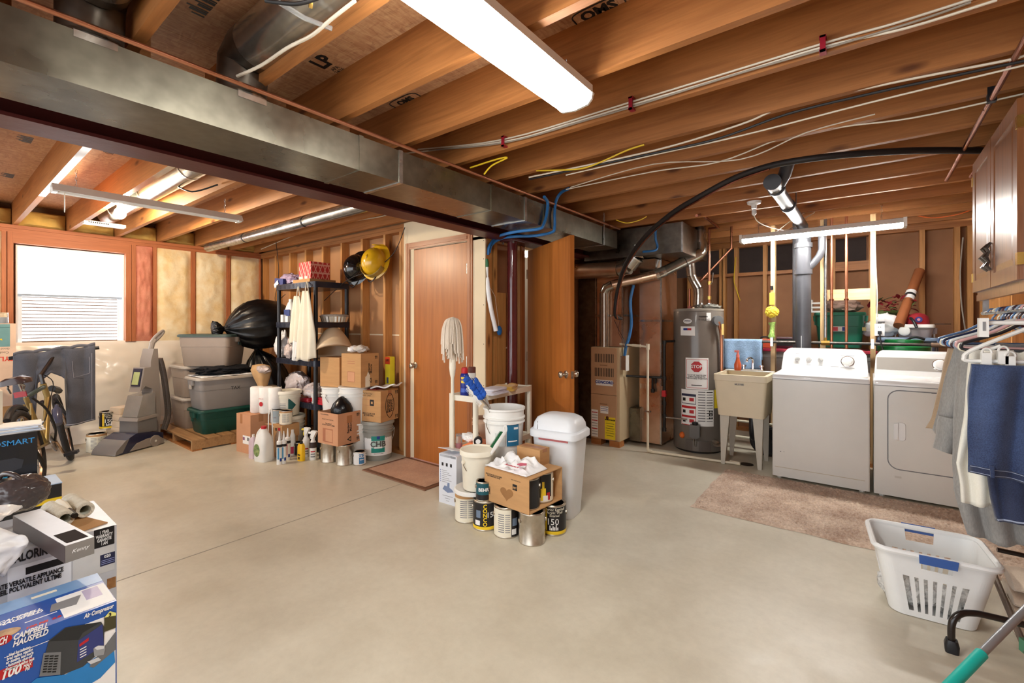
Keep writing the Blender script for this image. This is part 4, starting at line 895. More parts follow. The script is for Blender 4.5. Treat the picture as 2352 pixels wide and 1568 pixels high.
def tw(u, v):
    x0_, x1_ = WY(1663, 800, 5.32).x, WY(1750, 800, 5.32).x
    return (x0_ + (x1_ - x0_) * u, 5.318 - .02 * math.sin(u * 14) * v - .015 * math.sin(u * 6 + 1) * v - (.03 if v > .02 else 0.0) * 0, gz + .018 - v * .315 - .01 * math.sin(u * 5) * v)
t = thing('towel', 'light blue towel draped over the horizontal iron pipe', 'towel', WY(1706, 850, 5.32))
part(t, 'front_drop', MB().grid(tw, 24, 16), towel, 60, .006, w=True)
part(t, 'top_fold', MB().grid(lambda u, v: (WY(1663, 800, 5.32).x + (WY(1750, 800, 5.32).x - WY(1663, 800, 5.32).x) * u, 5.34 - .021 * math.cos(PI * v), gz + .005 + .016 * math.sin(PI * v)), 12, 8), towel, 60, .006, w=True)
part(t, 'back_drop', MB().grid(lambda u, v: (WY(1663, 800, 5.32).x + (WY(1750, 800, 5.32).x - WY(1663, 800, 5.32).x) * u, 5.362 + .01 * math.sin(u * 9) * v, gz + .008 - v * .2), 12, 6), towel, 60, .006, w=True)

# ------------------------------------------------------------------ washer and dryer
enamel = mat('white_enamel', (222, 220, 213), .28, var=.012, coat=.3); enamelT = mat('white_enamel_top', (236, 236, 234), .22, var=.01, coat=.4); panelS = mat('silver_panel', (196, 192, 184), .3, .35, var=.02)
wash_y = 4.535; H_ = .905
def machine(name, label, x0, x1, dryer):
    w_ = x1 - x0; d_ = .66; t = thing(name, label, name.replace('_', ' ').replace('clothes ', ''), ((x0 + x1) / 2, wash_y + d_ / 2, 0))
    f = -d_ / 2
    part(t, 'cabinet', MB().rings([rrect(w_, d_, .012, .022, 3), rrect(w_, d_, .012, H_ - .045, 3)]), enamel, 40)
    part(t, 'top', MB().rings([rrect(w_, d_, .012, H_ - .042, 3), rrect(w_, d_, .014, H_ - .01, 3), rrect(w_ - .02, d_ - .02, .012, H_, 3)]), enamelT, 50)
    cw, cd = w_ * .97, .17; rs = []
    for z, sh, iw in ((H_, -.015, 0), (H_ + .02, -.005, 0), (H_ + .15, .05, .01), (H_ + .19, .075, .04), (H_ + .2, .1, .06)):
        rs.append([(-cw / 2 + iw, d_ / 2 - cd + sh, z), (cw / 2 - iw, d_ / 2 - cd + sh, z), (cw / 2 - iw, d_ / 2 - .005, z), (-cw / 2 + iw, d_ / 2 - .005, z)])
    part(t, 'console', MB().rings(rs), enamelT, 50)
    up = V((0, .055, .13)).normalized(); org = lambda x, zt: V((x, d_ / 2 - cd - .005 + .055 * zt, H_ + .02 + .13 * zt))
    fm = lambda x, zt: frame(org(x, zt), (1, 0, 0), up)
    if dryer: panel(t, 'control_panel', fm(.0, .56) @ T(0, 0, -.0005), cw - .03, .11, panelS, th=.002)
    for i, x in enumerate((-.2, -.11, -.02) if not dryer else ()):
        b = MB().lathe([(.022, 0), (.02, .008), (.012, .01)], n=20).mbox(T(0, 0, .012) @ RZ((.3, 1.57, 2.2)[i]), .036, .008, .018); b.xf(fm(x, .62)); part(t, 'knob', b, mat('knob_silver', (206, 206, 204), .3, .2))
    b = MB().lathe([(.046, 0), (.044, .006), (.034, .01), (.03, .024), (.012, .028)], n=28).xf(fm(w_ * .27 if not dryer else w_ * .12, .58)); kd = part(t, 'dial', b, enamelT if dryer else white, 50)
    b = MB().lathe([(.05, -.001), (.05, .003), (.044, .005)], n=28).xf(fm(w_ * .27 if not dryer else w_ * .12, .58)); part(t, 'dial_ring', b, chrome, 50)
    if not dryer:
        for x, zt, ww in ((w_ * .27, .95, .1), (w_ * .27, .15, .1), (w_ * .13, .2, .06), (-.2, 1.0, .03), (-.11, .25, .03), (-.02, .25, .03)): panel(t, 'control_print', fm(x, zt), ww, .003, greyp, th=.0006)
        part(t, 'toe_seam', MB().box(-w_ / 2 + .02, f - .001, .10, w_ / 2 - .03, f + .001, .104), mat('seam_tan', (190, 176, 150), .5), 0)
        part(t, 'lid_seam', MB().box(-w_ / 2, f - .0008, H_ - .047, w_ / 2, f + .002, H_ - .042), greyp, 0)
        part(t, 'scuff', MB().box(-w_ / 2 + .058, f - .0008, .235, -w_ / 2 + .068, f, .239).box(-w_ / 2 + .085, f - .0008, .236, -w_ / 2 + .091, f, .239), blackp, 0)
    else:
        q = [(x + .0, z) for x, z, _ in []]
        dw, dh = .52, .60; rc = [V((p[0], f - .0005, p[1] + .53)) for p in rrect(dw, dh, .07, 0, 6)]
        part(t, 'door_groove', MB().tube(rc, .0035, 6, closed=True), greyp)
        rc2 = [(p[0], f - .006, p[1] + .53) for p in rrect(dw - .012, dh - .012, .065, 0, 6)]
        part(t, 'door', MB().rings([[(p[0], f + .001, p[2]) for p in rc2], rc2]), enamel, 0)
        part(t, 'door_handle', MB().rings([[(p[0] - .185, f - .006 - e, p[1] + .52) for p in rrect(.06 - e, .14 - e, .02)] for e in (0, .006)]).box(-.225, f - .022, .46, -.2, f - .006, .58), enamelT, 40)
        panel(t, 'badge', T(.0, f - .001, .815) @ facing(-PI / 2) @ T(.03, 0, 0), .085, .024, mat('navy_badge', (24, 26, 60), .3)); lettering(t, 'MAYTAG', .017, T(.03, f - .0026, .815) @ facing(-PI / 2), whitep, bold=.0006)
        part(t, 'logo_emboss', MB().box(-.22, f - .0008, .165, -.18, f, .18), mat('emboss', (206, 202, 192), .4), 0)
        part(t, 'lid_seam', MB().box(-w_ / 2, f - .0008, H_ - .047, w_ / 2, f + .002, H_ - .042), greyp, 0)
    for s, u in ((-1, -1), (1, -1), (-1, 1), (1, 1)): part(t, 'foot', MB().cyl((s * (w_ / 2 - .05), u * (d_ / 2 - .05), .0), (s * (w_ / 2 - .05), u * (d_ / 2 - .05), .023), .018, n=10), white)
    return t
machine('washing_machine', 'white top-loading washer with three small knobs and a dial', -.648, .022, False)
machine('clothes_dryer', 'white clothes dryer with a silver control panel and front door', .045, .735, True)
# rug
shag = fabric('rug_shag', (150, 118, 96), (224, 202, 180), 55)
rx0, rx1, ry0, ry1 = -1.02, .80, 3.43, 4.50
def rug(u, v):
    ed = min(u * 1.82, (1 - u) * 1.82, v * 1.07, (1 - v) * 1.07)
    wob = .02 * noise.noise(V((u * 9, v * 6, 3)))
    return (rx0 + 1.82 * u + (wob if u < .02 else 0), ry0 + 1.07 * v + (wob if v < .02 else 0), .0015 + min(1, ed / .018) * (.008 + .014 * R.random() ** 2) )
tag(link('rug', MB().grid(rug, 230, 150), shag, 80), 'beige speckled shag rug in front of the washer and dryer', 'rug')
# ------------------------------------------------------------------ generic things
def seat(px, py, r=0.0, z=0.0):      # centre of a round thing whose base front touches pixel (px, py) at height z
    p = G(px, py, z); u = V((p.x, p.y, 0)).normalized(); return p + u * r
def bail(root, r, z, drop, m=steel, a=0.0, w_=.0022):
    pts = [(r * math.cos(t), drop * math.sin(t) * .0 + r * .98 * math.sin(t) * .35 - .0, z - drop * math.sin(t)) for t in [PI * i / 14 for i in range(15)]]
    b = MB().tube(pts, w_, 6); b.xf(RZ(a)); return part(root, 'handle', b, m)
def cantext(t, s, size, r, a, z, m, **kw):
    b = text_mb(s, size, wrap=r + .0012, **kw); b.xf(T((r + .0012) * math.cos(a), (r + .0012) * math.sin(a), z) @ facing(a)); part(t, 'lettering', b, m, 0)
cream_l = mat('cream_label', (232, 226, 206), .6, var=.04); blkl = mat('black_label', (30, 28, 30), .35, var=.05); yel_l = mat('yellow_label', (236, 200, 40), .4)
def paint_can(label, loc, style, group=None, R_=.0825, H_=.19, turn=0.0, lid=True):
    t = thing('paint_can', label, 'paint can', loc, 0, group); ca = ray_angle(loc) + turn
    part(t, 'body', MB().lathe([(R_ * .98, 0), (R_, .003), (R_, .008), (R_ * .985, .01), (R_ * .985, H_ - .012), (R_, H_ - .009), (R_, H_ - .003), (R_ * .97, H_), (R_ * .88, H_ - .004)], n=36), tin, 40)
    if lid: part(t, 'lid', MB().lathe([(R_ * .87, H_ - .006), (R_ * .86, H_ - .001), (R_ * .8, H_ - .004), (R_ * .3, H_ - .004)], n=32), tin, 40)
    for s in (-1, 1): part(t, 'ear', MB().cyl(RZ(ca + s * 1.35) @ V((R_ * .98, 0, H_ * .72)), RZ(ca + s * 1.35) @ V((R_ + .006, 0, H_ * .72)), .013, n=12), tin)
    if style != 'nohandle': bail(t, R_ + .004, H_ * .72, R_ * .8, steel, ca - PI / 2)
    D = lambda n, a0, a1, z0, z1, m, th=.0008: wrapdecal(t, n, R_ * .985, ca + a0, ca + a1, z0 * H_, z1 * H_, m, 14, th)
    if style == 'black':
        D('paper_label', -3.0, 3.0, .06, .94, blkl); D('yellow_band', -3.0, 3.0, .06, .16, yel_l, .0014); D('yellow_strip', -.75, -.5, .18, .92, yel_l, .0014)
        cantext(t, '150', .055, R_, ca - .05, H_ * .47, whitep); cantext(t, 'Interior Eggshell\nAcrylic Wall\nEnamel', .022, R_, ca + .08, H_ * .78, cream_l, shear=.1)
        for i, h in enumerate((.1, .05, .09, .07, .12, .06)): D('skyline_bar', -.3 + i * .12, -.22 + i * .12, .2, .2 + h * 1.5, whitep, .0014)
    if style == 'black_side':
        D('paper_label', -3.0, 3.0, .06, .94, blkl); D('yellow_band', -3.0, 3.0, .06, .16, yel_l, .0014); D('bar_code', -.65, -.2, .2, .36, whitep, .0014); D('info_block', -.55, -.15, .45, .7, mat('blue_grey', (110, 128, 150), .5), .0014)
        for i, ch in enumerate('CONCO'[::-1]): cantext(t, ch, .036, R_, ca + .22, H_ * (.24 + i * .15), yel_l, bold=.001)
        cantext(t, '150', .05, R_, ca + .75, H_ * .55, whitep)
    if style == 'paper':
        D('paper_label', -3.0, 3.0, .05, .9, cream_l); D('kraft_strip', -1.6, 1.6, .86, .96, card, .0014)
        for k in range(9): D('text_rule', -.6, .0, .2 + k * .07, .23 + k * .07, greyp, .0012); D('text_rule', .08, .55, .2 + k * .07, .225 + k * .07, greyp, .0012)
    if style == 'paper_black':
        D('paper_label', -3.0, .35, .05, .93, cream_l); D('black_label', .35, 1.7, .05, .93, blkl); D('info_block', .45, .9, .4, .65, mat('blue_grey', (110, 128, 150), .5), .0014); D('bar_code', .4, .8, .12, .3, whitep, .0014)
        for k in range(9): D('text_rule', -.7, -.2, .2 + k * .07, .23 + k * .07, greyp, .0012); D('text_rule', -.12, .25, .2 + k * .07, .225 + k * .07, greyp, .0012)
    if style == 'teal':
        D('paper_label', -3.0, 3.0, .08, .92, mat('dark_teal', (22, 84, 96), .4)); D('black_label', -3, 3, .08, .35, blkl, .0012); cantext(t, 'BEHR', .03, R_, ca, H_ * .6, whitep, bold=.0008)
    if style == 'dark': D('paper_label', -3.0, 3.0, .04, .96, mat('charcoal_label', (40, 40, 42), .5))
    if style == 'figure':
        D('paper_label', -3.0, 3.0, .05, .95, cream_l); D('black_label', -.1, .95, .2, .95, blkl, .0011); D('yellow_figure', .0, .42, .1, .5, yel_l, .0014); D('yellow_figure', .12, .3, .5, .72, yel_l, .0014); D('bar_code', .2, .6, .08, .26, whitep, .0018); D('red_mark', .5, .8, .1, .35, redp, .0016)
    if style == 'grey': D('paper_label', -3.0, 3.0, .08, .92, mat('grey_label', (150, 164, 172), .45)); D('text_rule', -.6, -.2, .4, .5, greyp, .0014)
    if style == 'bluelabel':
        D('paper_label', -3.0, 3.0, .06, .94, whitep); D('blue_block', -.1, .8, .12, .85, mat('sky_label', (70, 130, 180), .5), .0012); cantext(t, 'KILZ', .035, R_, ca + .35, H_ * .68, whitep, bold=.0008); D('text_rule', .05, .7, .4, .46, whitep, .0016)
    return t
def bucket(label, loc, R_, H_, m, lid=False, ribs=True, handle=True, name='bucket', open_=False, group=None, turn=0.0, hm=steel, drop=None, empty=True):
    t = thing(name, label, 'bucket', loc, 0, group); rb = R_ * .88
    pr = [(rb * .97, 0), (rb, .006), (R_ * .965, H_ * .72), (R_ * 1.04, H_ * .725), (R_ * 1.04, H_ * .745), (R_ * .975, H_ * .75), (R_ * .975, H_ * .80), (R_ * 1.05, H_ * .805), (R_ * 1.05, H_ * .83), (R_ * .985, H_ * .835), (R_ * .99, H_ * .955), (R_ * 1.05, H_ * .965), (R_ * 1.05, H_)]
    if not ribs: pr = [(rb * .97, 0), (rb, .006), (R_ * .98, H_ * .9), (R_, H_)]
    if open_: pr += [(R_ * .97, H_), (R_ * .95, H_ * .96), (rb * .95, .02), (.01, .018)]
    part(t, 'pail', MB().lathe(pr, n=40), m, 40)
    if lid: part(t, 'lid', MB().lathe([(R_ * 1.06, H_ - .02), (R_ * 1.09, H_ - .018), (R_ * 1.09, H_ + .006), (R_ * 1.05, H_ + .014), (R_ * .98, H_ + .012), (R_ * .95, H_ + .004), (.02, H_ + .005)], n=40), m, 40)
    ca = ray_angle(loc) + turn
    if handle:
        bail(t, R_ * 1.07, H_ * .76, drop or R_ * .95, hm, ca - PI / 2, .003)
        for s in (-1, 1): part(t, 'handle_ear', MB().cyl(RZ(ca + s * PI / 2) @ V((R_ * .97, 0, H_ * .76)), RZ(ca + s * PI / 2) @ V((R_ * 1.09, 0, H_ * .76)), .014, n=10), m)
    t['ca'] = ca; return t
def bdec(t, n, r, a0, a1, z0, z1, m, th=.0014): return wrapdecal(t, n, r, t['ca'] + a0, t['ca'] + a1, z0, z1, m, 14, th)
def carton(label, loc, rz, w_, d_, h_, m=card, tp=True, name='cardboard_box', flaps=False, group=None, cat_='box'):
    t = thing(name, label, cat_, loc, rz, group)
    if not flaps:
        part(t, 'carton', MB().box(-w_ / 2, -d_ / 2, 0, w_ / 2, d_ / 2, h_), m, 0)
        if tp:
            part(t, 'tape', MB().box(-w_ / 2 - .0006, -.025, h_, w_ / 2 + .0006, .025, h_ + .0006).box(-w_ / 2 - .0008, -.025, h_ * .8, -w_ / 2, .025, h_).box(w_ / 2, -.025, h_ * .8, w_ / 2 + .0008, .025, h_), tape, 0)
            part(t, 'flap_seam', MB().box(-w_ / 2, -.001, h_ + .0006, w_ / 2, .001, h_ + .0009), cardIn, 0)
    else:
        e = .004
        part(t, 'carton', MB().box(-w_ / 2, -d_ / 2, 0, w_ / 2, d_ / 2, e).box(-w_ / 2, -d_ / 2, e, -w_ / 2 + e, d_ / 2, h_).box(w_ / 2 - e, -d_ / 2, e, w_ / 2, d_ / 2, h_).box(-w_ / 2 + e, -d_ / 2, e, w_ / 2 - e, -d_ / 2 + e, h_).box(-w_ / 2 + e, d_ / 2 - e, e, w_ / 2 - e, d_ / 2, h_), m, 0)
    return t
def face(w_, d_, side):    # local frame of a carton face: 'f' -y, 'r' +x, 'l' -x, 't' top
    return {'f': lambda x, z: T(x, -d_ / 2, z) @ facing(-PI / 2), 'r': lambda x, z: T(w_ / 2, x, z) @ facing(0), 'l': lambda x, z: T(-w_ / 2, -x, z) @ facing(PI)}[side]
def crumple(c, rx, ry, rz_, amp, seed, sub=4, flat=None, fr=4): return MB().blob(c, (rx, ry, rz_), amp, fr, sub, seed, flat)
def pleatbag(c, axis, R_, L, tuft=.16, seed=0, n=72):
    c = V(c); ax = V(axis).normalized(); u = ax.orthogonal().normalized(); w_ = ax.cross(u); rs = []
    prof_ = [(-1, .05), (-.95, .35), (-.8, .66), (-.55, .88), (-.25, .99), (.05, 1), (.35, .93), (.62, .74), (.82, .48), (.95, .24), (1.02, .10), (1.06, .09), (1.12, .2), (1.2, .3), (1.3, .34), (1.34, .2), (1.36, .05)]
    for s, r in prof_:
        q = max(0, (s + .5) / 1.5); ring = []
        for j in range(n):
            a = 2 * PI * j / n; pl = 1 + .075 * q * math.sin(13 * a + seed + 2 * s) + .05 * q * math.sin(29 * a + seed * 2) + .05 * noise.noise(V((2 * math.cos(a), 2 * math.sin(a), s * 2 + seed)))
            ring.append(c + ax * (s * L) + (u * math.cos(a) + w_ * math.sin(a)) * R_ * r * pl)
        rs.append(ring)
    return MB().rings(rs)
def arrows(t, fm, s=.02, m=blackp, n=2):
    for i in range(n):
        part(t, 'arrow_print', MB().prism([(-.2 * s + i * s, -.8 * s), (.2 * s + i * s, -.8 * s), (.2 * s + i * s, .2 * s), (.45 * s + i * s, .2 * s), (i * s, .9 * s), (-.45 * s + i * s, .2 * s), (-.2 * s + i * s, .2 * s)], .0006, fm), m, 0)

# ------------------------------------------------------------------ centre cluster on the floor
R4 = .0825
cA, cB, cC, cD, cE = seat(1073, 1203, R4), seat(1115, 1221, R4), seat(1164, 1238, R4), seat(1222, 1256, R4), seat(1271, 1232, R4)
paint_can('paint can with cream paper label and kraft band under the lidded bucket', cA, 'paper', 'paint cans in the middle of the floor')
paint_can('black and yellow labelled paint can under the teal quart can', cB, 'black_side', 'paint cans in the middle of the floor', turn=-.25)
paint_can('paint can half cream half black beside the plain tin can', cC, 'paper_black', 'paint cans in the middle of the floor')
paint_can('plain unlabelled silver paint can in front of the others', cD, 'bare', 'paint cans in the middle of the floor', turn=.25)
paint_can('black paint can with yellow base band beside the white waste bin', cE, 'black', 'paint cans in the middle of the floor')
paint_can('small teal and black quart can on top of a paint can', V((cB.x + .012, cB.y - .032, .191)), 'teal', None, .05, .125)
# carton lying on its side, open end to the right
bz = .194
A_, B_, C_ = G(1113, 1146, bz), G(1215, 1183, bz), G(1291, 1146, bz)
uX = (B_ - A_).normalized(); uY = V((-uX.y, uX.x, 0)); L_ = (B_ - A_).length; W_ = (C_ - B_).dot(uY); hB = .21
t = thing('cardboard_box', 'open cardboard box lying on its side holding two paint cans', 'box', A_ + uX * L_ / 2 + uY * W_ / 2, math.atan2(uX.y, uX.x))
w_, d_ = L_, W_
for nm, bx_ in (('bottom_panel', (-w_ / 2, -d_ / 2, 0, w_ / 2, d_ / 2, .005)), ('top_panel', (-w_ / 2, -d_ / 2, hB - .005, w_ / 2, d_ / 2, hB)), ('side_panel', (-w_ / 2, -d_ / 2, .005, w_ / 2, -d_ / 2 + .005, hB - .005)), ('side_panel', (-w_ / 2, d_ / 2 - .005, .005, w_ / 2, d_ / 2, hB - .005)), ('end_panel', (-w_ / 2, -d_ / 2 + .005, .005, -w_ / 2 + .005, d_ / 2 - .005, hB - .005))): part(t, nm, MB().box(*bx_), card, 0)
ff = face(w_, d_, 'f')
lettering(t, 'MULTI-PURPOSE CONTAINER\nRECOMMENDED REUSE', .012, ff(-w_ * .28, hB * .80), blackp, bold=.0003, sx=.9)
lettering(t, 'FIRM HAND HOLES', .009, ff(w_ * .22, hB * .86), blackp)
panel(t, 'ppg_logo', ff(w_ * .2, hB * .66), .036, .036, blackp, th=.0008); lettering(t, 'ppg', .02, ff(w_ * .2, hB * .66) @ T(0, 0, .0012), card, bold=.0006)
panel(t, 'arrow_box', ff(-w_ * .40, hB * .33), .03, .05, mat('arrow_box', (120, 86, 54), .8), th=.0006); arrows(t, ff(-w_ * .40 - .007, hB * .33) @ T(0, 0, .0008), .014)
hz = [(.055 * (math.sin(q) ** 3), .045 * (.8125 * math.cos(q) - .3125 * math.cos(2 * q) - .125 * math.cos(3 * q) - .0625 * math.cos(4 * q))) for q in [2 * PI * i / 28 for i in range(28)]]
part(t, 'hand_hole', MB().prism(hz, .0008, ff(w_ * .02, hB * .40)), cardIn, 0)
ib = A_ + uX * (L_ - .095) + uY * .09; ib2 = A_ + uX * (L_ - .10) + uY * (W_ - .10)
paint_can('charcoal can with wire handle inside the open cardboard box', V((ib.x, ib.y, bz + .0055)), 'dark', None, .0825, .19)
paint_can('paint can with yellow figure on its label inside the open cardboard box', V((ib2.x, ib2.y, bz + .0055)), 'figure', None, .0825, .19)
# white bag on the box
zc = bz + hB
def bag_on(u, v):
    x = (-.05 + .95 * u) * L_; y = (.06 + .62 * v) * W_ ; p = A_ + uX * x + uY * y
    n = abs(noise.noise(V((u * 4, v * 4, 7)))) * .085 + .05 * max(0, noise.noise(V((u * 9, v * 8, 2))))
    e = min(1, 5 * min(u, 1 - u, v, 1 - v)) ; rise = .06 * max(0, v - .45) * 2 * u
    return (p.x, p.y, zc + .004 + (n + rise) * e)
t = thing('plastic_bag', 'crumpled white shopping bag with red rose print on the open box', 'bag', A_ + uX * L_ * .5 + uY * W_ * .6 + V((0, 0, hB)))
part(t, 'sheet', MB().grid(bag_on, 30, 26), whitebag, 50, .003, w=True)
lo_ = bag_on(.80, .12); fmr = frame(V(lo_) + V((0, 0, .006)), uX, uY)
part(t, 'rose_print', MB().prism([(.03 * (1 + .12 * math.cos(5 * q)) * math.cos(q), .03 * (1 + .12 * math.cos(5 * q)) * math.sin(q)) for q in [2 * PI * i / 30 for i in range(30)]], .001, fmr @ T(.0, .02, .03)), mat('rose_pink', (206, 96, 120), .5), w=True)
lettering(t, 'Rosauers', .03, fmr @ T(-.05, -.02, .02), mat('rose_red', (186, 40, 60), .5), w=True, bold=.001)
p = A_ + uX * (L_ * .45) + uY * (W_ - .045)
carton('small plain brown carton behind the crumpled white bag', V((p.x, p.y, zc)), math.atan2(uX.y, uX.x) + .05, .19, .11, .105, card)
# lidded cream bucket on a big lid
bc = V((-2.10, 2.325, .19)); 
single('round_lid', MB().lathe([(.125, .0), (.132, .004), (.132, .022), (.122, .028), (.11, .02), (.02, .02)], bc + V((-.03, -.01, .002)), 36), white, 'large loose white bucket lid lying on the paint cans', 'lid')
bucket('cream bucket with its lid on, standing on a loose white lid', bc + V((0, 0, .0305)), .112, .25, creamP, lid=True, ribs=False, turn=.6)
# clear scrub brush leaning on the lid, green bristles
q0, q1 = PD(1128, 1042, 2.98), PD(1160, 992, 3.12)
t = thing('scrub_brush', 'white scrub brush with green bristles leaning on the tall bucket', 'brush', q0)
part(t, 'handle', MB().tube([q0, q0 + (q1 - q0) * .3, q1], [.008, .014, .012], 10), white, w=True)
rg = [q1 + V((.0, 0, .02)) + V((.012 * math.cos(a), .004, .022 * math.sin(a))) for a in [2 * PI * i / 14 for i in range(14)]]
part(t, 'hang_loop', MB().tube(rg, .005, 6, closed=True), white, w=True)
b = MB(); dq = (q1 - q0); nn = V((-.5, -.4, .35)).normalized()
for i in range(16):
    for j in (-1, 0, 1):
        s = q0 + dq * (.25 + .045 * i) + V((.004 * j, .006 * j, 0)); b.cyl(s, s + nn * .03, .0025, .0018, 5)
part(t, 'bristles', b, greenp, w=True, kind='stuff')
# tall white bucket on a support
tb = PD(1158, 1052, 3.34); sup = V((tb.x, tb.y, 0))
carton('plain white carton hidden under the tall open bucket', sup, .2, .26, .26, .355, white, False)
t = bucket('tall white open bucket with blue label, sponge mop handles inside', V((tb.x, tb.y, .356)), .146, .375, white, open_=True, turn=.55, drop=.17)
bdec(t, 'blue_label', .1415, -.42, .25, .12, .275, mat('blue_label', (36, 110, 150), .4)); bdec(t, 'grey_label', .141, -1.02, -.5, .12, .21, mat('pale_label', (206, 210, 206), .5)); bdec(t, 'label_print', .1415, -.35, .15, .15, .158, whitep, .002); bdec(t, 'label_print', .1415, -.05, .2, .235, .25, whitep, .002)
# tools standing in the bucket: blue mitt brush and white brush
h0 = PD(1152, 960, 3.33); h1 = PD(1090, 885, 3.22)
t = thing('mop', 'blue chenille duster with grey handle standing in the tall bucket', 'mop', h0)
part(t, 'handle', MB().cyl(PD(1150, 1000, 3.34), PD(1114, 912, 3.24), .011, n=12), mat('grey_pole', (176, 172, 166), .35), w=True)
part(t, 'joint', MB().cyl(PD(1108, 915, 3.24), PD(1100, 905, 3.22), .016, n=10), black, w=True)
b = MB()
for i in range(9): b.blob(PD(1072 + i * 4.2, 872 + i * 4.6 + (i % 2) * 5, 3.2), (.024, .024, .03), .35, 9, 2, i)
for i in range(5): b.blob(PD(1094 + i * 4.5, 876 + i * 7, 3.18), (.016, .016, .026), .35, 9, 2, i + 20)
part(t, 'chenille_head', b, mat('chenille_blue', (36, 84, 176), .95, var=.15, bmp=.8, bscale=90), 70, w=True)
t = thing('scrub_brush', 'white long-bristle brush below the blue duster in the bucket', 'brush', PD(1106, 925, 3.2))
part(t, 'handle', MB().tube([PD(1145, 985, 3.3), PD(1118, 930, 3.22), PD(1104, 915, 3.2)], .008, 8), steel, w=True)
b = MB()
for i in range(16):
    s = PD(1074 + i * 2.0, 888 + i * 2.6, 3.19); b.cyl(s, s + V((-.012, -.004, -.028)), .0035, .001, 5)
part(t, 'bristles', b, white, w=True, kind='stuff'); part(t, 'back', MB().cyl(PD(1072, 884, 3.18), PD(1106, 928, 3.2), .007, n=8), white, w=True)
# swing-top waste bin
tc = seat(1286, 1196, .15); t = thing('waste_bin', 'tall white waste bin with rounded swing-top lid', 'bin', tc, .12)
binw = mat('bin_white', (226, 230, 234), .35, var=.02)
part(t, 'body', MB().rings([rrect(.25, .19, .04, 0), rrect(.26, .20, .045, .01), rrect(.335, .265, .06, .545)], True, True), binw, 50)
part(t, 'lid_rim', MB().rings([rrect(.345, .275, .06, .545), rrect(.375, .305, .07, .55), rrect(.375, .305, .07, .59), rrect(.35, .28, .065, .602)]), binw, 50)
part(t, 'dome', MB().rings([rrect(.335, .268, .06, .6, 6), rrect(.325, .255, .06, .64, 6), rrect(.29, .225, .06, .675, 6), rrect(.22, .17, .055, .695, 6), rrect(.10, .08, .035, .702, 6)]), binw, 60)
part(t, 'flap_seam', MB().tube([(-.11, -.135, .602), (-.115, -.12, .65), (-.1, -.09, .678)], .003, 6), greyp)
part(t, 'bag_edge', MB().box(-.1, -.136, .532, .12, -.128, .546), mat('red_bag_edge', (196, 110, 110), .5), 0)
# white tall carton left
t = carton('tall narrow white carton with line drawing, flap half open', V((-2.455, 2.475, 0)), .05, .175, .185, .365, mat('white_carton', (218, 222, 230), .5, var=.02), False)
ff = face(.175, .185, 'f')
part(t, 'flap', MB().mbox(T(-.02, .0, .385) @ MX.Rotation(-.22, 4, 'X'), .16, .18, .003), mat('white_carton', (1, 1, 1)), 0); part(t, 'dark_slot', MB().box(-.08, -.0925, .345, .08, -.0915, .362), blackp, 0)
for i in range(3): panel(t, 'handling_icon', ff(-.05 + i * .042, .29), .018, .024, blackp, th=.0006)
for k in range(7): panel(t, 'text_bullet', ff(-.07, .245 - k * .014), .006, .006, bluep, th=.0006); panel(t, 'text_rule', ff(-.03 + .012 * (k % 3), .245 - k * .014), .05 + .02 * (k % 3), .003, greyp, th=.0006)
part(t, 'line_drawing', MB().prism([(-.05, -.01), (-.03, .02), (-.005, .015), (0, .045), (.02, .045), (.02, .01), (.045, .0), (.06, -.015), (.0, -.03)], .0006, ff(0, .115)), mat('blue_drawing', (120, 136, 168), .5), 0)
for k, ww in enumerate((.1, .05, .03)): panel(t, 'text_rule', ff(0, .06 - k * .018), ww, .003, greyp, th=.0006)
# door mat
ma, mb2 = V((-3.64, 2.455, 0)), V((-2.785, 2.975, 0))
t = thing('doormat', 'tan doormat with brown rubber border before the closed door', 'mat', ((ma.x + mb2.x) / 2, (ma.y + mb2.y) / 2, 0))
part(t, 'border', MB().rings([[(x * s, y * s2, z) for x, y in ((-.4275, -.26), (.4275, -.26), (.4275, .26), (-.4275, .26))] for s, s2, z in ((1, 1, .0008), (.985, .975, .008), (.9, .84, .008))]), mat('brown_rubber', (120, 84, 62), .6, var=.06), 0)
part(t, 'pile', MB().grid(lambda u, v: (-.385 + .77 * u, -.218 + .436 * v, .0095 + .003 * R.random()), 80, 46), fabric('mat_pile', (160, 112, 76), (196, 148, 108), 120), 80)

# ------------------------------------------------------------------ cream plastic shelf stand
so = V((-2.30, 2.50, 0)); sl, swd = .78, .275
t = thing('plastic_shelf', 'cream two-tier plastic shelf stand beside the open door', 'shelf', so + V((-swd / 2, sl / 2, 0)), .05)
for sx_, sy_ in ((-1, -1), (1, -1), (-1, 1), (1, 1)): part(t, 'post', MB().rings([rrect(.036, .036, .01, 0, 3, sx_ * (swd / 2 - .02), sy_ * (sl / 2 - .02)), rrect(.036, .036, .01, .80, 3, sx_ * (swd / 2 - .02), sy_ * (sl / 2 - .02))]), creamP)
for z in (.375, .785):
    part(t, 'shelf_board', MB().rings([rrect(swd, sl, .02, z - .035, 3), rrect(swd, sl, .02, z + .008, 3), rrect(swd - .02, sl - .02, .02, z + .008, 3), rrect(swd - .022, sl - .022, .02, z, 3)]), creamP, 40)
ztop, zlow = .7855, .3755
def ons(px, py, z): return G(px, py, z)
p = PD(1067, 0, 3.5); t = thing('spray_can', 'blue lubricant spray can with red cap on the plastic shelf', 'spray can', (p.x, p.y, ztop))
part(t, 'can', MB().lathe([(.031, 0), (.033, .003), (.033, .155), (.026, .17), (.02, .174)]), mat('can_navy', (28, 44, 130), .3)); part(t, 'cap', MB().lathe([(.024, .172), (.025, .2), (.02, .215), (.008, .218)]), redp)
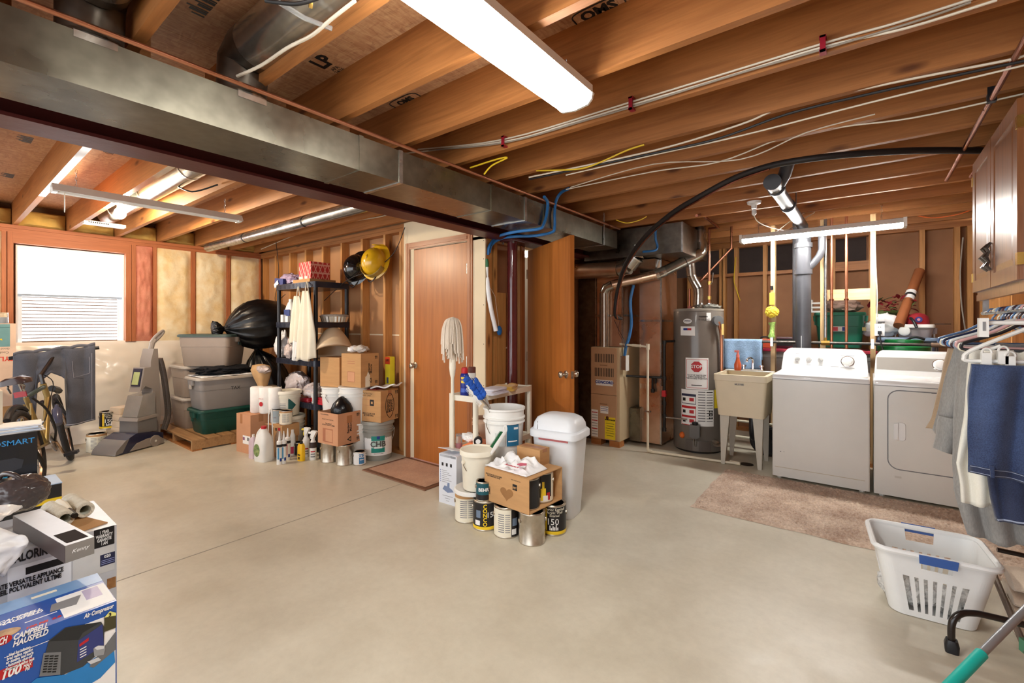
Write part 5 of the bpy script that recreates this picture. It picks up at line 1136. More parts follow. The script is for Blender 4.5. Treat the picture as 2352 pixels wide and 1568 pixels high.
ca = ray_angle(p); wrapdecal(t, 'yellow_shield', .0332, ca - .9, ca + .2, .1, .145, yel_l); cantext(t, 'WD', .022, .0334, ca - .35, .123, bluep, bold=.001); wrapdecal(t, 'white_band', .0332, ca - 1, ca + 1, .03, .06, mat('can_blue', (60, 90, 180), .3))
p = PD(1084, 0, 3.62); t = thing('spray_can', 'white paint spray can with brown cap on the plastic shelf', 'spray can', (p.x, p.y, ztop))
part(t, 'can', MB().lathe([(.032, 0), (.032, .155), (.028, .165)]), white); part(t, 'cap', MB().lathe([(.03, .163), (.03, .205), (.024, .21)]), mat('brown_cap', (104, 60, 52), .4)); ca = ray_angle(p); cantext(t, '2X', .04, .033, ca, .11, bluep, bold=.001)
def cloth_pile(name, label, c, rx, ry, h, m, layers=3, rot=0.0, cat_='cloth'):
    t = thing(name, label, cat_, c, rot)
    for i in range(layers):
        part(t, 'fold', MB().rings([rrect(2 * rx * (1 - .06 * i), 2 * ry * (1 - .05 * i), .02, h * i / layers + .0005, 3, .006 * (-1) ** i, 0), rrect(2 * rx * (1.02 - .06 * i), 2 * ry * (1.02 - .05 * i), .025, h * (i + .5) / layers, 3, .006 * (-1) ** i, 0), rrect(2 * rx * (.97 - .06 * i), 2 * ry * (.97 - .05 * i), .02, h * (i + .97) / layers, 3, .006 * (-1) ** i, 0)]), m, 60)
    return t
p = PD(1132, 0, 3.62); cloth_pile('folded_cloth', 'folded lavender and white cloth on the plastic shelf', (p.x, p.y, ztop), .075, .12, .045, fabric('lavender_cloth', (196, 194, 214), (228, 226, 232), 300), 3, .1)
p = PD(1160, 0, 3.82); cloth_pile('sponge', 'mustard yellow sponge cloth on the plastic shelf', (p.x, p.y, ztop), .09, .08, .035, fabric('mustard_cloth', (196, 152, 62), (212, 174, 84), 200), 2, .4, 'sponge')
single('wooden_brush', MB().blob((PD(1178, 0, 3.93).x, PD(1178, 0, 3.93).y, ztop + .022), (.05, .03, .022), .1, 4, 3), mat('tan_brush', (190, 150, 96), .6), 'small tan brush beside the mustard sponge cloth', 'brush')
p = PD(1054, 0, 3.52); t = thing('glass_jar', 'small glass jar with pink wax on the lower plastic shelf', 'jar', (p.x, p.y, zlow))
part(t, 'jar', MB().lathe([(.025, 0), (.027, .005), (.027, .08), (.024, .09), (.024, .1)]), glass); part(t, 'wax', MB().lathe([(.024, .004), (.024, .04), (.01, .042)]), mat('pink_wax', (220, 110, 120), .5)); part(t, 'lid', MB().lathe([(.025, .1), (.025, .112)]), clearP)
p = PD(1092, 0, 3.45); t = cloth_pile('orange_cloth', 'folded orange cloth on the lower plastic shelf', (p.x, p.y + .02, zlow), .07, .14, .06, fabric('orange_cloth', (226, 110, 36), (240, 132, 52), 300), 3, .1)
single('cloth_bundle', crumple((PD(1078, 0, 3.5).x, PD(1078, 0, 3.5).y, zlow + .095), .07, .045, .032, .3, 3), whitep, 'white crumpled gloves on top of the orange cloth', 'gloves')
p = PD(1098, 0, 3.38); t = thing('tape_roll', 'black and white tape roll on the orange cloth', 'tape', (p.x, p.y, zlow + .062)); ca = ray_angle(p)
part(t, 'roll', MB().cyl((0, -.02, .032), (0, .02, .032), .032, n=24).xf(RZ(ca + PI / 2)), black); part(t, 'core', MB().cyl((0, -.021, .032), (0, .021, .032), .018, n=20).xf(RZ(ca + PI / 2)), whitep)
p = PD(1112, 0, 3.72); bucket('beige pail standing at the back of the lower plastic shelf', V((p.x, p.y, zlow)), .095, .2, mat('beige_pail', (206, 174, 146), .5), open_=True, turn=.9, hm=wireK, drop=.13)
# mop with head up at the shelf corner
mp0 = PD(1048, 0, 3.50); t = thing('mop', 'cotton string mop stood head up against the wooden door side', 'mop', (mp0.x - .02, mp0.y - .02, 0))
part(t, 'pole', MB().lathe([(.013, 0), (.013, .92), (.02, .95), (.026, 1.0), (.024, 1.09), (.016, 1.12), (.014, 1.2)]), creamP, 50)
b = MB()
for i in range(90):
    a = R.random() * 2 * PI; rr = .006 + .05 * R.random() ** .6; top = 1.375 - .35 * rr
    l_ = .16 + .17 * R.random(); x, y = rr * math.cos(a), rr * math.sin(a); k = 1.15 + .35 * R.random()
    b.tube(cat([(x * .2, y * .2, top - .03), (x * .8, y * .8, top + .012), (x * k, y * k, top - .06), (x * k * 1.15 + .006 * R.random(), y * k * 1.15, top - l_)], 3), .006, 5)
part(t, 'strings', b, fabric('mop_cotton', (206, 190, 170), (232, 220, 204), 240), 60, kind='stuff')
# hanging duster on the return wall
t = thing('duster', 'long white hanging brush with green grip on the stud return', 'brush', WX(1120, 640, -2.60))
part(t, 'grip', MB().tube([WX(1118, 594, -2.6), WX(1119, 604, -2.6), WX(1119, 613, -2.6)], [.011, .015, .014], 10), greenp, w=True); part(t, 'neck', MB().tube([WX(1119, 613, -2.6), WX(1120, 637, -2.6)], [.012, .007], 8), white, w=True)
part(t, 'sleeve', MB().tube(cat([WX(1120, 637, -2.59), WX(1122, 670, -2.585), WX(1128, 710, -2.58), WX(1136, 745, -2.575), WX(1139, 760, -2.57)], 5), [.012 + .008 * min(1, i / 4) for i in range(21)], 10), whitebag, 60, w=True)
t = thing('scrubber', 'blue scrubber hanging on a string from the stud board', 'scrubber', WX(1147, 765, -2.60))
part(t, 'pad', MB().blob(WX(1147, 759, -2.59), (.018, .03, .042), .15, 6, 3), mat('scrub_blue', (30, 100, 170), .8, bmp=.5, bscale=80), w=True); part(t, 'string', MB().tube([WX(1127, 662, -2.615), WX(1137, 680, -2.61), WX(1146, 750, -2.60)], .002, 5), wireW, w=True)
# ------------------------------------------------------------------ black shelving by the stud wall
hx0, hx1, hy0, hy1 = -5.38, -4.52, 2.49, 2.91; TZ = (.10, .495, .945, 1.35, 1.775)
hc_ = V(((hx0 + hx1) / 2, (hy0 + hy1) / 2, 0)); hw, hd = hx1 - hx0, hy1 - hy0
t = thing('shelving_unit', 'tall black plastic shelving unit against the stud wall', 'shelving unit', hc_)
for sx_, sy_ in ((-1, -1), (1, -1), (-1, 1), (1, 1)): part(t, 'post', MB().cyl((sx_ * (hw / 2 - .03), sy_ * (hd / 2 - .03), 0), (sx_ * (hw / 2 - .03), sy_ * (hd / 2 - .03), TZ[-1]), .022, n=14), black)
blu = mat('black_shelf_sheen', (34, 38, 52), .25, var=.15)
for z in TZ:
    s_ = part(t, 'shelf_board', MB().rings([rrect(hw, hd, .03, z - .055, 3), rrect(hw, hd, .03, z + .006, 3), rrect(hw - .02, hd - .02, .03, z + .006, 3), rrect(hw - .022, hd - .022, .03, z, 3)]), blu, 40)
    b = MB()
    for i in range(26): x = -hw / 2 + .05 + i * (hw - .1) / 25; b.box(x, -hd / 2 - .002, z - .05, x + .012, -hd / 2, z)
    o = part(t, 'front_ribs', b, blu, 0)
def on_shelf(px, k, back=.0, d=None):
    z = TZ[k]; a, b = kk(px); y = hy0 + .03 + back; dd_ = y / b; return V((a * dd_, y, z + .0005))
# top
p = on_shelf(722, 4, .15); t = carton('flat brown carton under the red patterned gift box', p, 0, .36, .3, .045, card, True)
lat = tile_mat('red_lattice', (196, 52, 52), (232, 168, 150), 26)
t = carton('red lattice-patterned gift box on top of the shelving', V((p.x + .0, p.y, p.z + .046)), 0, .25, .22, .19, lat, False, 'gift_box'); part(t, 'price_sticker', MB().box(-.12, -.1115, .005, -.04, -.11, .035).box(.0, -.1115, .005, .06, -.11, .035), cream_l, 0)
p = on_shelf(668, 4, .12); t = thing('parcel', 'purple and blue plastic-wrapped parcel on the shelving top', 'parcel', p)
part(t, 'wrap', crumple((0, 0, .075), .17, .1, .07, .25, 5, 4, -.072), mat('lilac_wrap', (170, 150, 176), .2, var=.2, coat=.5)); part(t, 'blue_end', MB().mbox(T(-.03, -.11, .05) @ MX.Rotation(.1, 4, 'Y'), .2, .03, .07), mat('parcel_blue', (50, 60, 120), .4)); part(t, 'white_tag', MB().mbox(T(-.07, -.135, .02) @ MX.Rotation(-.5, 4, 'Y'), .1, .002, .05), whitep, 0)
# second tier
p = on_shelf(668, 3, .07); t = thing('detergent_jug', 'white jug with blue base on the upper black shelf', 'jug', p)
part(t, 'jug', MB().rings([rrect(.15, .09, .03, 0), rrect(.155, .095, .03, .02), rrect(.15, .09, .03, .14), rrect(.10, .07, .03, .2), rrect(.055, .05, .02, .235)]), white, 50); part(t, 'label', MB().box(-.06, -.0495, .06, .07, -.047, .15), mat('navy_label', (34, 56, 120), .4), 0); part(t, 'cap', MB().lathe([(.022, .235), (.022, .27)]), white)
for i, (px, w_, h_) in enumerate(((651, .05, .09), (662, .06, .075), (678, .06, .13))):
    p = on_shelf(px, 3, .0); carton(('narrow white carton at the end of the upper black shelf', 'small square white carton before the white jug', 'tall slim white carton beside the white jug')[i], V((p.x, p.y, p.z)), 0, w_, .04, h_, white, False)
p = on_shelf(768, 3, .14); t = thing('foil_tray', 'fluted foil baking tray with clear lid on the black shelf', 'tray', V((p.x + .0, p.y, p.z)))
n_ = 48; pr = lambda r, z, k: [(r * 1.35 * math.cos(2 * PI * i / n_) * (1 + k * (-1) ** i), r * math.sin(2 * PI * i / n_) * (1 + k * (-1) ** i), z) for i in range(n_)]
part(t, 'tray', MB().rings([pr(.095, 0, .0), pr(.11, .005, .03), pr(.125, .06, .03), pr(.137, .062, 0)]), foil, 20); part(t, 'lid', MB().rings([pr(.136, .063, 0), pr(.13, .075, 0), pr(.11, .085, 0)]), clearP, 40)
# third tier
for i, (px, s_, mm, lb) in enumerate(((652, .12, whitebag, 'knotted white plastic bag on the middle black shelf'), (667, .08, mat('milky_bag', (206, 190, 184), .3, var=.06, coat=.3), 'smaller pinkish plastic bag beside the knotted white bag'))):
    p = on_shelf(px, 2, .1 - .06 * i); t = thing('plastic_bag', lb, 'bag', p)
    part(t, 'bag', crumple((0, 0, s_ * 1.0), s_ * .95, s_ * .8, s_ * 1.15, .22, 11 + i, 4, -s_ * .99), mm, 60)
    for q in (-1, 1): part(t, 'handle', MB().blob((q * .03, 0, s_ * 2.15), (.018, .02, .06), .3, 6, 2, q + 3), mm, 60)
beige = mat('beige_plastic', (206, 182, 150), .4, var=.03)
p = on_shelf(748, 2, .12)
t = thing('lamp_shade', 'large beige lamp shade tipped over on the middle black shelf', 'lamp shade', V((p.x + .12, p.y + .02, p.z)))
mt = T(0, 0, .14) @ MX.Rotation(-.42, 4, 'Y') @ MX.Rotation(-.2, 4, 'X')
part(t, 'shade', MB().lathe([(.07, .2), (.1, .17), (.15, .08), (.19, -.02), (.2, -.06)], n=40, cap0=True, cap1=False).xf(mt), beige, 40, .004)
part(t, 'rim', MB().tube([mt @ V((.2 * math.cos(a), .2 * math.sin(a), -.06)) for a in [2 * PI * i / 40 for i in range(40)]], .006, 6, closed=True), mat('beige_rim', (150, 122, 92), .5))
for a in (2.4, 3.1, 3.9): part(t, 'seam', MB().tube([mt @ V((r * 1.005 * math.cos(a), r * 1.005 * math.sin(a), z)) for r, z in ((.1, .17), (.15, .08), (.19, -.02))], .0025, 5), mat('beige_rim', (1, 1, 1)))
# fourth tier: clear bags and red packs
p = on_shelf(690, 1, .12)
for i, (px, bk_, rx, rz_, mm, lb) in enumerate(((682, .14, .2, .13, mat('clear_wrap', (206, 196, 196), .12, var=.08, coat=.6), 'big clear plastic bundle on the low black shelf'), (722, .1, .12, .085, mat('clear_wrap', (1, 1, 1)), 'smaller clear plastic bundle beside the shelving post'))):
    p = on_shelf(px, 1, bk_); single('plastic_bundle', crumple((p.x, p.y, p.z + rz_ + .03), rx, .11, rz_, .22, 21 + i, 4), mm, lb, 'bundle')
for i, px in enumerate((672, 700, 738)):
    p = on_shelf(px, 1, .03); cloth_pile('red_pack', ('flat red pack under the big clear bundle', 'flat red pack beside the clear bundles', 'stack of dark red packs at the shelving post')[i], V((p.x, p.y + .03, p.z)), .09, .05, .04 + .035 * (i == 2), mat('red_pack', (176, 40, 52), .25, var=.2, coat=.4), 3, 0, 'pack')
p = on_shelf(716, 1, .005); t = thing('plastic_tub', 'small white tub with red label at the shelf edge', 'tub', V((p.x, p.y + .045, p.z))); part(t, 'tub', MB().lathe([(.04, 0), (.05, .1), (.053, .105)]), white); wrapdecal(t, 'label', .045, -2.4, -1.4, .02, .08, redp)
# smocks hanging from the top shelf
def hang(px0, px1, py0, py1, yo, m, label, seed, pinch=.35):
    t = thing('smock', label, 'smock', WY((px0 + px1) / 2, py1, hy0 - yo))
    def f(u, v):
        w_ = pinch + (1 - pinch) * min(1, v * 1.6) ** .8; pc = (px0 + px1) / 2 + (u - .5) * (px1 - px0) * w_
        p = WY(pc, py0 + (py1 - py0) * v + 4 * math.sin(u * 9 + seed) * v, hy0 - yo)
        return (p.x, p.y + .022 * math.sin(u * 16 + seed + v * 2) * (.4 + .6 * v) - .02 * math.sin(PI * u), p.z)
    part(t, 'cloth', MB().grid(f, 30, 26), m, 70, .012, w=True)
    a = WY((px0 + px1) / 2 - 3, py0 + 3, hy0 - yo); part(t, 'strap', MB().tube(cat([a, WY((px0 + px1) / 2 + 1, py0 - 22, hy0 - .012), WY((px0 + px1) / 2 + 5, py0 + 3, hy0 - yo)], 4), .005, 6), m, w=True)
canvas = fabric('canvas', (214, 206, 184), (232, 226, 208), 300)
hang(668, 700, 680, 785, .03, canvas, 'cream canvas smock, shorter, hanging from the shelving', 1.0); hang(686, 722, 668, 826, .06, canvas, 'cream canvas smock, longer, hanging in front', 2.3)
hang(675, 690, 780, 824, .028, fabric('white_cotton', (226, 224, 220), (240, 240, 238), 300), 'white cotton rag hanging below the shorter smock', 4, .8)
# helmets hung on the stud wall
def helmet(px, py, Y, s, shell, label, yellow):
    c = WY(px, py, Y); t = thing('helmet', label, 'helmet', c)
    base = T(0, 0, 0) @ MX.Rotation(1.25, 4, 'X') @ MX.Rotation(.35, 4, 'Y')    # crown points at the room
    part(t, 'shell', MB().lathe([(.125, 0), (.122, .04), (.105, .09), (.07, .13), (.03, .148), (.004, .15)], n=36).xf(base @ MX.Diagonal((1.0, 1.2, 1, 1))), shell, 50)
    part(t, 'brim', MB().rings([[(x, y, z) for x, y, z in [((.125 + e) * math.cos(a), (.15 + e * (1.0 if math.sin(a) < .2 else 2.2)) * math.sin(a), -.02 * (e > .01)) for a in [2 * PI * i / 36 for i in range(36)]]] for e in (0, .03, .032, .0)]).xf(base), shell, 50)
    if yellow:
        part(t, 'visor', MB().grid(lambda u, v: base @ V((.135 * math.cos(PI * (1.1 + .8 * u)), .165 * math.sin(PI * (1.1 + .8 * u)), .06 - .12 * v)), 16, 6), mat('amber_visor', (196, 170, 90), .1, trans=.4, coat=.6), 60, .003)
        part(t, 'badge', MB().lathe([(.045, 0), (.05, .006), (.02, .012)], n=20).xf(base @ T(0, .17, .05) @ MX.Rotation(-1.2, 4, 'X')), mat('helmet_yellow2', (212, 170, 30), .3))
    else:
        for a in (3.6, 4.4, 5.2): part(t, 'reflective_patch', MB().mbox(base @ RZ(a) @ T(.118, 0, .05) @ MX.Rotation(-.3, 4, 'Y'), .006, .05, .035), mat('hi_vis', (220, 226, 40), .3), 0)
    part(t, 'chin_strap', MB().tube(cat([base @ V((-.12, 0, 0)), c * 0 + V((-.1, -.02, -.16)), V((.02, -.04, -.19)), base @ V((.12, 0, 0))], 5), .006, 6), black)
    part(t, 'crown_ridge', MB().tube([base @ V((0, y, z)) for y, z in ((-.145, .03), (-.1, .11), (0, .156), (.1, .11), (.145, .03))], .007, 6), shell)
helmet(819, 617, 2.86, 1, mat('helmet_black', (18, 18, 20), .15, coat=.6), 'glossy black fire helmet with hi-vis patches on the stud wall', False)
helmet(861, 603, 2.86, 1, mat('helmet_yellow', (220, 172, 30), .25, coat=.5), 'yellow fire helmet with clear visor on the stud wall', True)

# ------------------------------------------------------------------ cartons and pails beside the door
bp1 = V((-4.365, 2.64, 0)); bp2 = V((-4.055, 2.66, 0))
bucket('white pail at the bottom of the stack under the plain carton', bp1, .14, .345, white, handle=False); bucket('white pail standing on another pail, yellow mark on it', bp1 + V((0, 0, .3455)), .14, .345, white, handle=True, turn=.8)
bucket('white pail at the bottom of the stack under the tall carton', bp2, .15, .36, white, handle=False); t = bucket('larger white pail standing on another pail beside the door', bp2 + V((0, 0, .3605)), .15, .355, white, handle=True, turn=-.7)
t = carton('brown carton with upright print leaning under the lamp shade', V((bp1.x, bp1.y + .02, .694)), .25, .26, .22, .30, card); ff = face(.26, .22, 'r')
lettering(t, 'THIS SIDE UP', .026, ff(-.02, .15) @ MX.Rotation(PI / 2, 4, 'Z'), blackp, bold=.0008); lettering(t, 'DO NOT STACK', .014, ff(.05, .15) @ MX.Rotation(PI / 2, 4, 'Z'), blackp)
bt = V((bp2.x + .06, bp2.y + .02, .72))
t = carton('tall paint carton with a pale stain and a rag on top', bt, .15, .27, .23, .325, card, False); ff = face(.27, .23, 'f'); fr_ = face(.27, .23, 'r')
def bm_print(t, fm, s=1.0):
    part(t, 'triangle_logo', MB().prism([(-.03 * s, -.02 * s), (.03 * s, -.02 * s), (0, .03 * s)], .0006, fm @ MX.Rotation(PI / 2, 4, 'Z') @ T(-.10 * s, .0, 0)), blackp, 0); part(t, 'triangle_inner', MB().prism([(-.015 * s, -.012 * s), (.015 * s, -.012 * s), (0, .014 * s)], .0009, fm @ MX.Rotation(PI / 2, 4, 'Z') @ T(-.10 * s, .0, 0)), card, 0)
    lettering(t, 'Benjamin\nMoore', .036 * s, fm @ MX.Rotation(PI / 2, 4, 'Z') @ T(.025 * s, .0, 0), blackp, bold=.001)
bm_print(t, fr_(0, .15), .9); part(t, 'stain', MB().prism([(-.03, -.09), (.03, -.09), (.028, .02), (.005, .06), (-.012, .02), (-.03, .01)], .0007, fr_(-.03, .09)), cream_l, 0)
panel(t, 'print_frame', ff(.0, .1), .1, .1, mat('carton_print', (170, 110, 80), .7), th=.0006); panel(t, 'print_frame', ff(.0, .1) @ T(0, 0, .0006), .09, .09, cardP, th=.0005); arrows(t, fr_(.07, .285), .02); arrows(t, fr_(.07, .04), .02)
for k in range(2): panel(t, 'text_rule', ff(.0, .25 - k * .02), .1, .006, mat('carton_print', (1, 1, 1)), th=.0006)
single('rag', crumple((bt.x + .02, bt.y, .725 + .325 + .035), .07, .06, .04, .35, 31, 3, -.036), fabric('grey_rag', (176, 168, 158), (200, 194, 186), 200), 'crumpled grey rag on the tall paint carton', 'rag')
single('rag', crumple((bt.x - .08, bt.y - .03, .725 + .325 + .03), .045, .05, .035, .3, 33, 3, -.03), whitebag, 'crumpled white bag scrap beside the grey rag', 'rag')
sy = WY(893, 0, 2.93); t = carton('slim yellow and red carton leaning on a stud by the door', V((sy.x, 2.945, .70)), 0, .075, .06, .30, mat('carton_yellow', (230, 214, 50), .5), False); ff = face(.075, .06, 'f'); panel(t, 'red_top', ff(0, .262), .0755, .075, mat('carton_red', (206, 70, 36), .5)); lettering(t, 'LEO', .03, ff(0, .265) @ T(0, 0, .0015), blackp, bold=.001); panel(t, 'picture', ff(.0, .06), .03, .06, mat('carton_pic', (80, 86, 110), .5))
# grey pail with teal label
cc = seat(868, 1060, .148); t = bucket('grey five-gallon pail with teal and white label beside the doormat', cc, .148, .37, mat('grey_pail', (150, 150, 142), .45, var=.04), lid=True, turn=.05, drop=.2)
bdec(t, 'white_label', .1375, -1.15, 1.15, .055, .255, whitep, .003); bdec(t, 'teal_label', .1395, -.50, .42, .085, .245, tealp, .003); bdec(t, 'pale_band', .1395, -.50, .42, .13, .2, mat('pale_teal', (180, 206, 196), .5), .0035); bdec(t, 'blue_badge', .1395, -.12, .08, .215, .245, bluep, .004)
cantext(t, 'CHB', .075, .1437, t['ca'] - .04, .165, mat('grey_letters', (90, 90, 88), .5), bold=.003); bdec(t, 'grip', .145, -.28, .22, .128, .142, whitep, .006); cantext(t, 'Interior Latex', .016, .1425, t['ca'], .075, blackp)
for i in range(5): single('bead', MB().blob((cc.x - .05 + i * .03, cc.y - .1 + .02 * (i % 2), .385 + .012), (.014, .014, .013), 0, 1, 2), mat('purple_bead', (130, 60, 90), .2), 'shiny purple bead lying on the grey pail lid', 'bead', 'purple beads on the pail lid')
mo = WY(884, 0, 2.80); mo = V((cc.x + .12, 2.80, .386))
t = carton('upside-down paint carton with oval logo on the grey pail', V((cc.x + .0, cc.y + .0, .3845)), .22, .30, .26, .30, card); ff = face(.30, .26, 'f'); fr_ = face(.30, .26, 'r')
lettering(t, 'THIS SIDE UP\nDO NOT STORE', .021, ff(0, .07) @ RZ(PI), blackp, bold=.0008); panel(t, 'black_panel', ff(.04, .185), .05, .06, blackp, th=.0006); panel(t, 'outline_panel', ff(-.045, .185), .11, .06, mat('carton_print', (1, 1, 1)), th=.0005); panel(t, 'outline_fill', ff(-.045, .185) @ T(0, 0, .0003), .104, .054, card, th=.0005)
panel(t, 'panel_mark', ff(.04, .185) @ T(0, 0, .0004), .022, .022, card, th=.0006); lettering(t, 'THIS BOTTLE\nNO CAN', .022, ff(-.02, .262), blackp, shear=.2)
ovl = [(.055 * math.cos(a) * (1 + .12 * math.cos(2 * a)), .12 * math.sin(a)) for a in [2 * PI * i / 30 for i in range(30)]]; part(t, 'oval_logo', MB().tube([fr_(0, .15) @ V((x, y, .001)) for x, y in ovl], .003, 5, closed=True), blackp)
lettering(t, 'Benjamin\nMOORE\nPAINTS', .036, fr_(.0, .145) @ MX.Rotation(PI / 2, 4, 'Z'), blackp, bold=.0012); arrows(t, fr_(.09, .27), .022); arrows(t, fr_(.09, .03), .022)
part(t, 'red_lining', MB().box(-.1, -.08, .3005, .05, .08, .306), mat('red_lining', (150, 50, 40), .6), 0)
tl = thing('folded_cloth', 'folded white cloth lying on the upside-down paint carton', 'cloth', V((cc.x + .1, cc.y + .02, .69)), .3); part(tl, 'cloth', MB().grid(lambda u, v: (-.14 + .28 * u, -.06 + .14 * v, .008 + .02 * math.sin(u * 5 + v * 3) ** 2 + .035 * u * u), 16, 10), whitep, 60, .012)
# tin cans with a carton on top, small white can
tA, tB = seat(792, 1070, R4), seat(757, 1063, R4)
paint_can('plain tin can under the paint carton with black bag', tA, 'nohandle', 'plain tin cans under the carton', turn=.6); paint_can('plain tin can with ear, behind, under the paint carton', tB, 'bare', 'plain tin cans under the carton', turn=.2)
paint_can('small white can with blue label beside the grey pail', seat(826, 1069, .055), 'bluelabel', None, .057, .125)
paint_can('blue and grey quart can behind the small white can', seat(823, 1046, .05), 'grey', None, .052, .2)
cq0, cq1 = G(735, 1010, .192), G(782, 1024, .192); ux = (cq1 - cq0).normalized(); cp = (tA + tB) / 2
t = carton('open brown paint carton with a black bag inside, on tin cans', V((cp.x - .01, cp.y + .03, .1915)), .1, .30, .26, .30, cardP, flaps=True); ff = face(.30, .26, 'f'); fr_ = face(.30, .26, 'r')
bm_print(t, fr_(-.0, .14), .95); arrows(t, fr_(.09, .265), .02); arrows(t, fr_(.09, .035), .02); part(t, 'tape', MB().box(.15, -.03, .2, .1507, .03, .27), tape, 0)
panel(t, 'door_print', ff(.0, .085), .15, .13, mat('carton_print', (1, 1, 1)), th=.0006); panel(t, 'door_print_fill', ff(.018, .085) @ T(0, 0, .0003), .10, .11, cardP, th=.0005); lettering(t, 'PROTECT FROM FREEZING', .014, ff(0, .235), blackp); lettering(t, 'THIS SIDE UP\nDO NOT DROP IT UPSIDE', .016, ff(.01, .19), blackp, bold=.0004); panel(t, 'text_rule', ff(-.05, .28), .12, .005, blackp, th=.0005)
single('trash_bag', MB().lathe([(.10, .26), (.105, .32), (.085, .37), (.04, .42), (.012, .44)], (cp.x + .02, cp.y + .04, .193), 18), mat('black_bag', (16, 16, 18), .25, var=.2, bmp=.5, bscale=14), 'black plastic bag standing up out of the open carton', 'bag')
# pair of pails, jugs, bottles
pl = seat(664, 1041, .15); bucket('white pail with ridged rim under the pail with green triangle', pl, .147, .36, creamP, lid=True, handle=False)
t = bucket('cream pail with dark green triangle label on a larger pail', V((pl.x - .02, pl.y, .376)), .122, .245, creamP, lid=True, turn=.5, hm=mat('bail_grey', (120, 110, 100), .4)); 
b = MB(); rr = .118; a0 = t['ca'] - .35 + .0
tri = [(0, -.09), (.08, -.005), (0, .075)]
b.rings([[V((rr * math.cos(t['ca'] - .5 + (1 - q) * 0 + x * q / rr), rr * math.sin(t['ca'] - .5 + x * q / rr), .115 + y * q)) * 1.0 for x, y in ((0, -.09), (.028, -.06), (.055, -.03), (.08, -.005), (.055, .02), (.028, .048), (0, .075), (0, .03), (0, -.04))] for q in (1, .7, .4, .1)]); part(t, 'green_triangle', b.xf(MX.Diagonal((1.01, 1.01, 1, 1))), mat('dark_green_print', (20, 84, 80), .5), 0)
for k in range(6): bdec(t, 'text_rule', .1125 + .0006 * k, -1.25, -.7, .16 - k * .017, .165 - k * .017, greyp)
t = thing('jug', 'large white handled jug with green oval picture', 'jug', seat(606, 1061, .07), .25)
part(t, 'body', MB().rings([rrect(.155, .12, .035, 0), rrect(.16, .125, .035, .015), rrect(.16, .125, .035, .17), rrect(.14, .10, .035, .235), rrect(.07, .06, .025, .285), rrect(.05, .05, .02, .31)]), white, 50)
part(t, 'grip', MB().tube(cat([(-.07, -.01, .19), (-.075, -.01, .24), (-.03, -.01, .30), (.0, 0, .3)], 5), .014, 8), white); part(t, 'cap', MB().lathe([(.024, .31), (.024, .335)], (.0, 0, 0)), redp); panel(t, 'green_stripe', T(.0, -.0635 + .03, .262) @ facing(-PI / 2), .06, .01, greenp)
ov = [(.042 * math.cos(a), .062 * math.sin(a)) for a in [2 * PI * i / 24 for i in range(24)]]; part(t, 'oval_picture', MB().prism(ov, .001, T(-.02, -.0628, .11) @ facing(-PI / 2)), mat('leaf_print', (70, 110, 56), .5, col2=(160, 170, 110), scale=40), 0)
single('wand', MB().tube([seat(606, 1061, .07) + V((-.03, .05, .0)), seat(606, 1061, .07) + V((-.03, .06, .48))], .006, 6), white, 'thin white wand standing behind the large jug', 'wand')
single('wand', MB().tube([seat(606, 1061, .07) + V((.05, .07, .0)), seat(606, 1061, .07) + V((.0, .075, .50))], .006, 6), white, 'thin white wand leaning away behind the large jug', 'wand')
t = thing('bottle', 'slim lilac and white carton-like bottle beside the large jug', 'bottle', seat(582, 1053, .03), .2); part(t, 'body', MB().rings([rrect(.08, .06, .015, 0), rrect(.08, .06, .015, .17), rrect(.03, .03, .01, .21)]), mat('lilac_bottle', (206, 186, 196), .4), 50); part(t, 'side_label', MB().box(-.0412, -.02, .01, -.04, .02, .16), mat('violet', (120, 110, 170), .5), 0); part(t, 'cap', MB().lathe([(.013, .21), (.013, .235)]), white)
def caulk(px, py, label, blue):
    s = seat(px, py, .025); t = thing('caulk_tube', label, 'caulk tube', s, 0); ca = ray_angle(s)
    part(t, 'tube', MB().lathe([(.025, 0), (.025, .215), (.02, .222)]), white); part(t, 'nozzle', MB().lathe([(.012, .22), (.009, .25), (.003, .31)]), white)
    wrapdecal(t, 'label_band', .0252, ca - 1.3, ca + 1.3, .165, .19, blackp); wrapdecal(t, 'label_text', .0252, ca - .8, ca - .1, .05, .16, mat('caulk_blue', (70, 140, 180), .5) if blue else mat('caulk_red', (176, 50, 80), .5)); wrapdecal(t, 'label_text', .0252, ca + .1, ca + .8, .03, .06, bluep)
caulk(642, 1067, 'white caulk tube with teal lettering, foremost', True); caulk(652, 1065, 'white caulk tube with blue lettering beside the foremost tube', True); caulk(661, 1057, 'white caulk tube with crimson panels', False)
t = thing('bottle', 'clear handled bottle with red cap behind the caulk tubes', 'bottle', seat(645, 1052, .05), .1); part(t, 'body', MB().rings([rrect(.13, .08, .03, 0), rrect(.13, .08, .03, .2), rrect(.06, .05, .02, .27)]), clearP, 50); part(t, 'cap', MB().lathe([(.026, .27), (.026, .295)]), redp); part(t, 'handle', MB().tube(cat([(-.06, 0, .2), (-.07, 0, .26), (-.02, 0, .27)], 4), .011, 8), clearP)
t = thing('bottle', 'white bottle with crimson label behind the caulk tubes', 'bottle', seat(671, 1046, .03)); part(t, 'body', MB().lathe([(.03, 0), (.032, .01), (.03, .2), (.018, .23), (.018, .26)]), white); wrapdecal(t, 'label', .0325, -3, 0, .02, .09, mat('caulk_red', (1, 1, 1)))
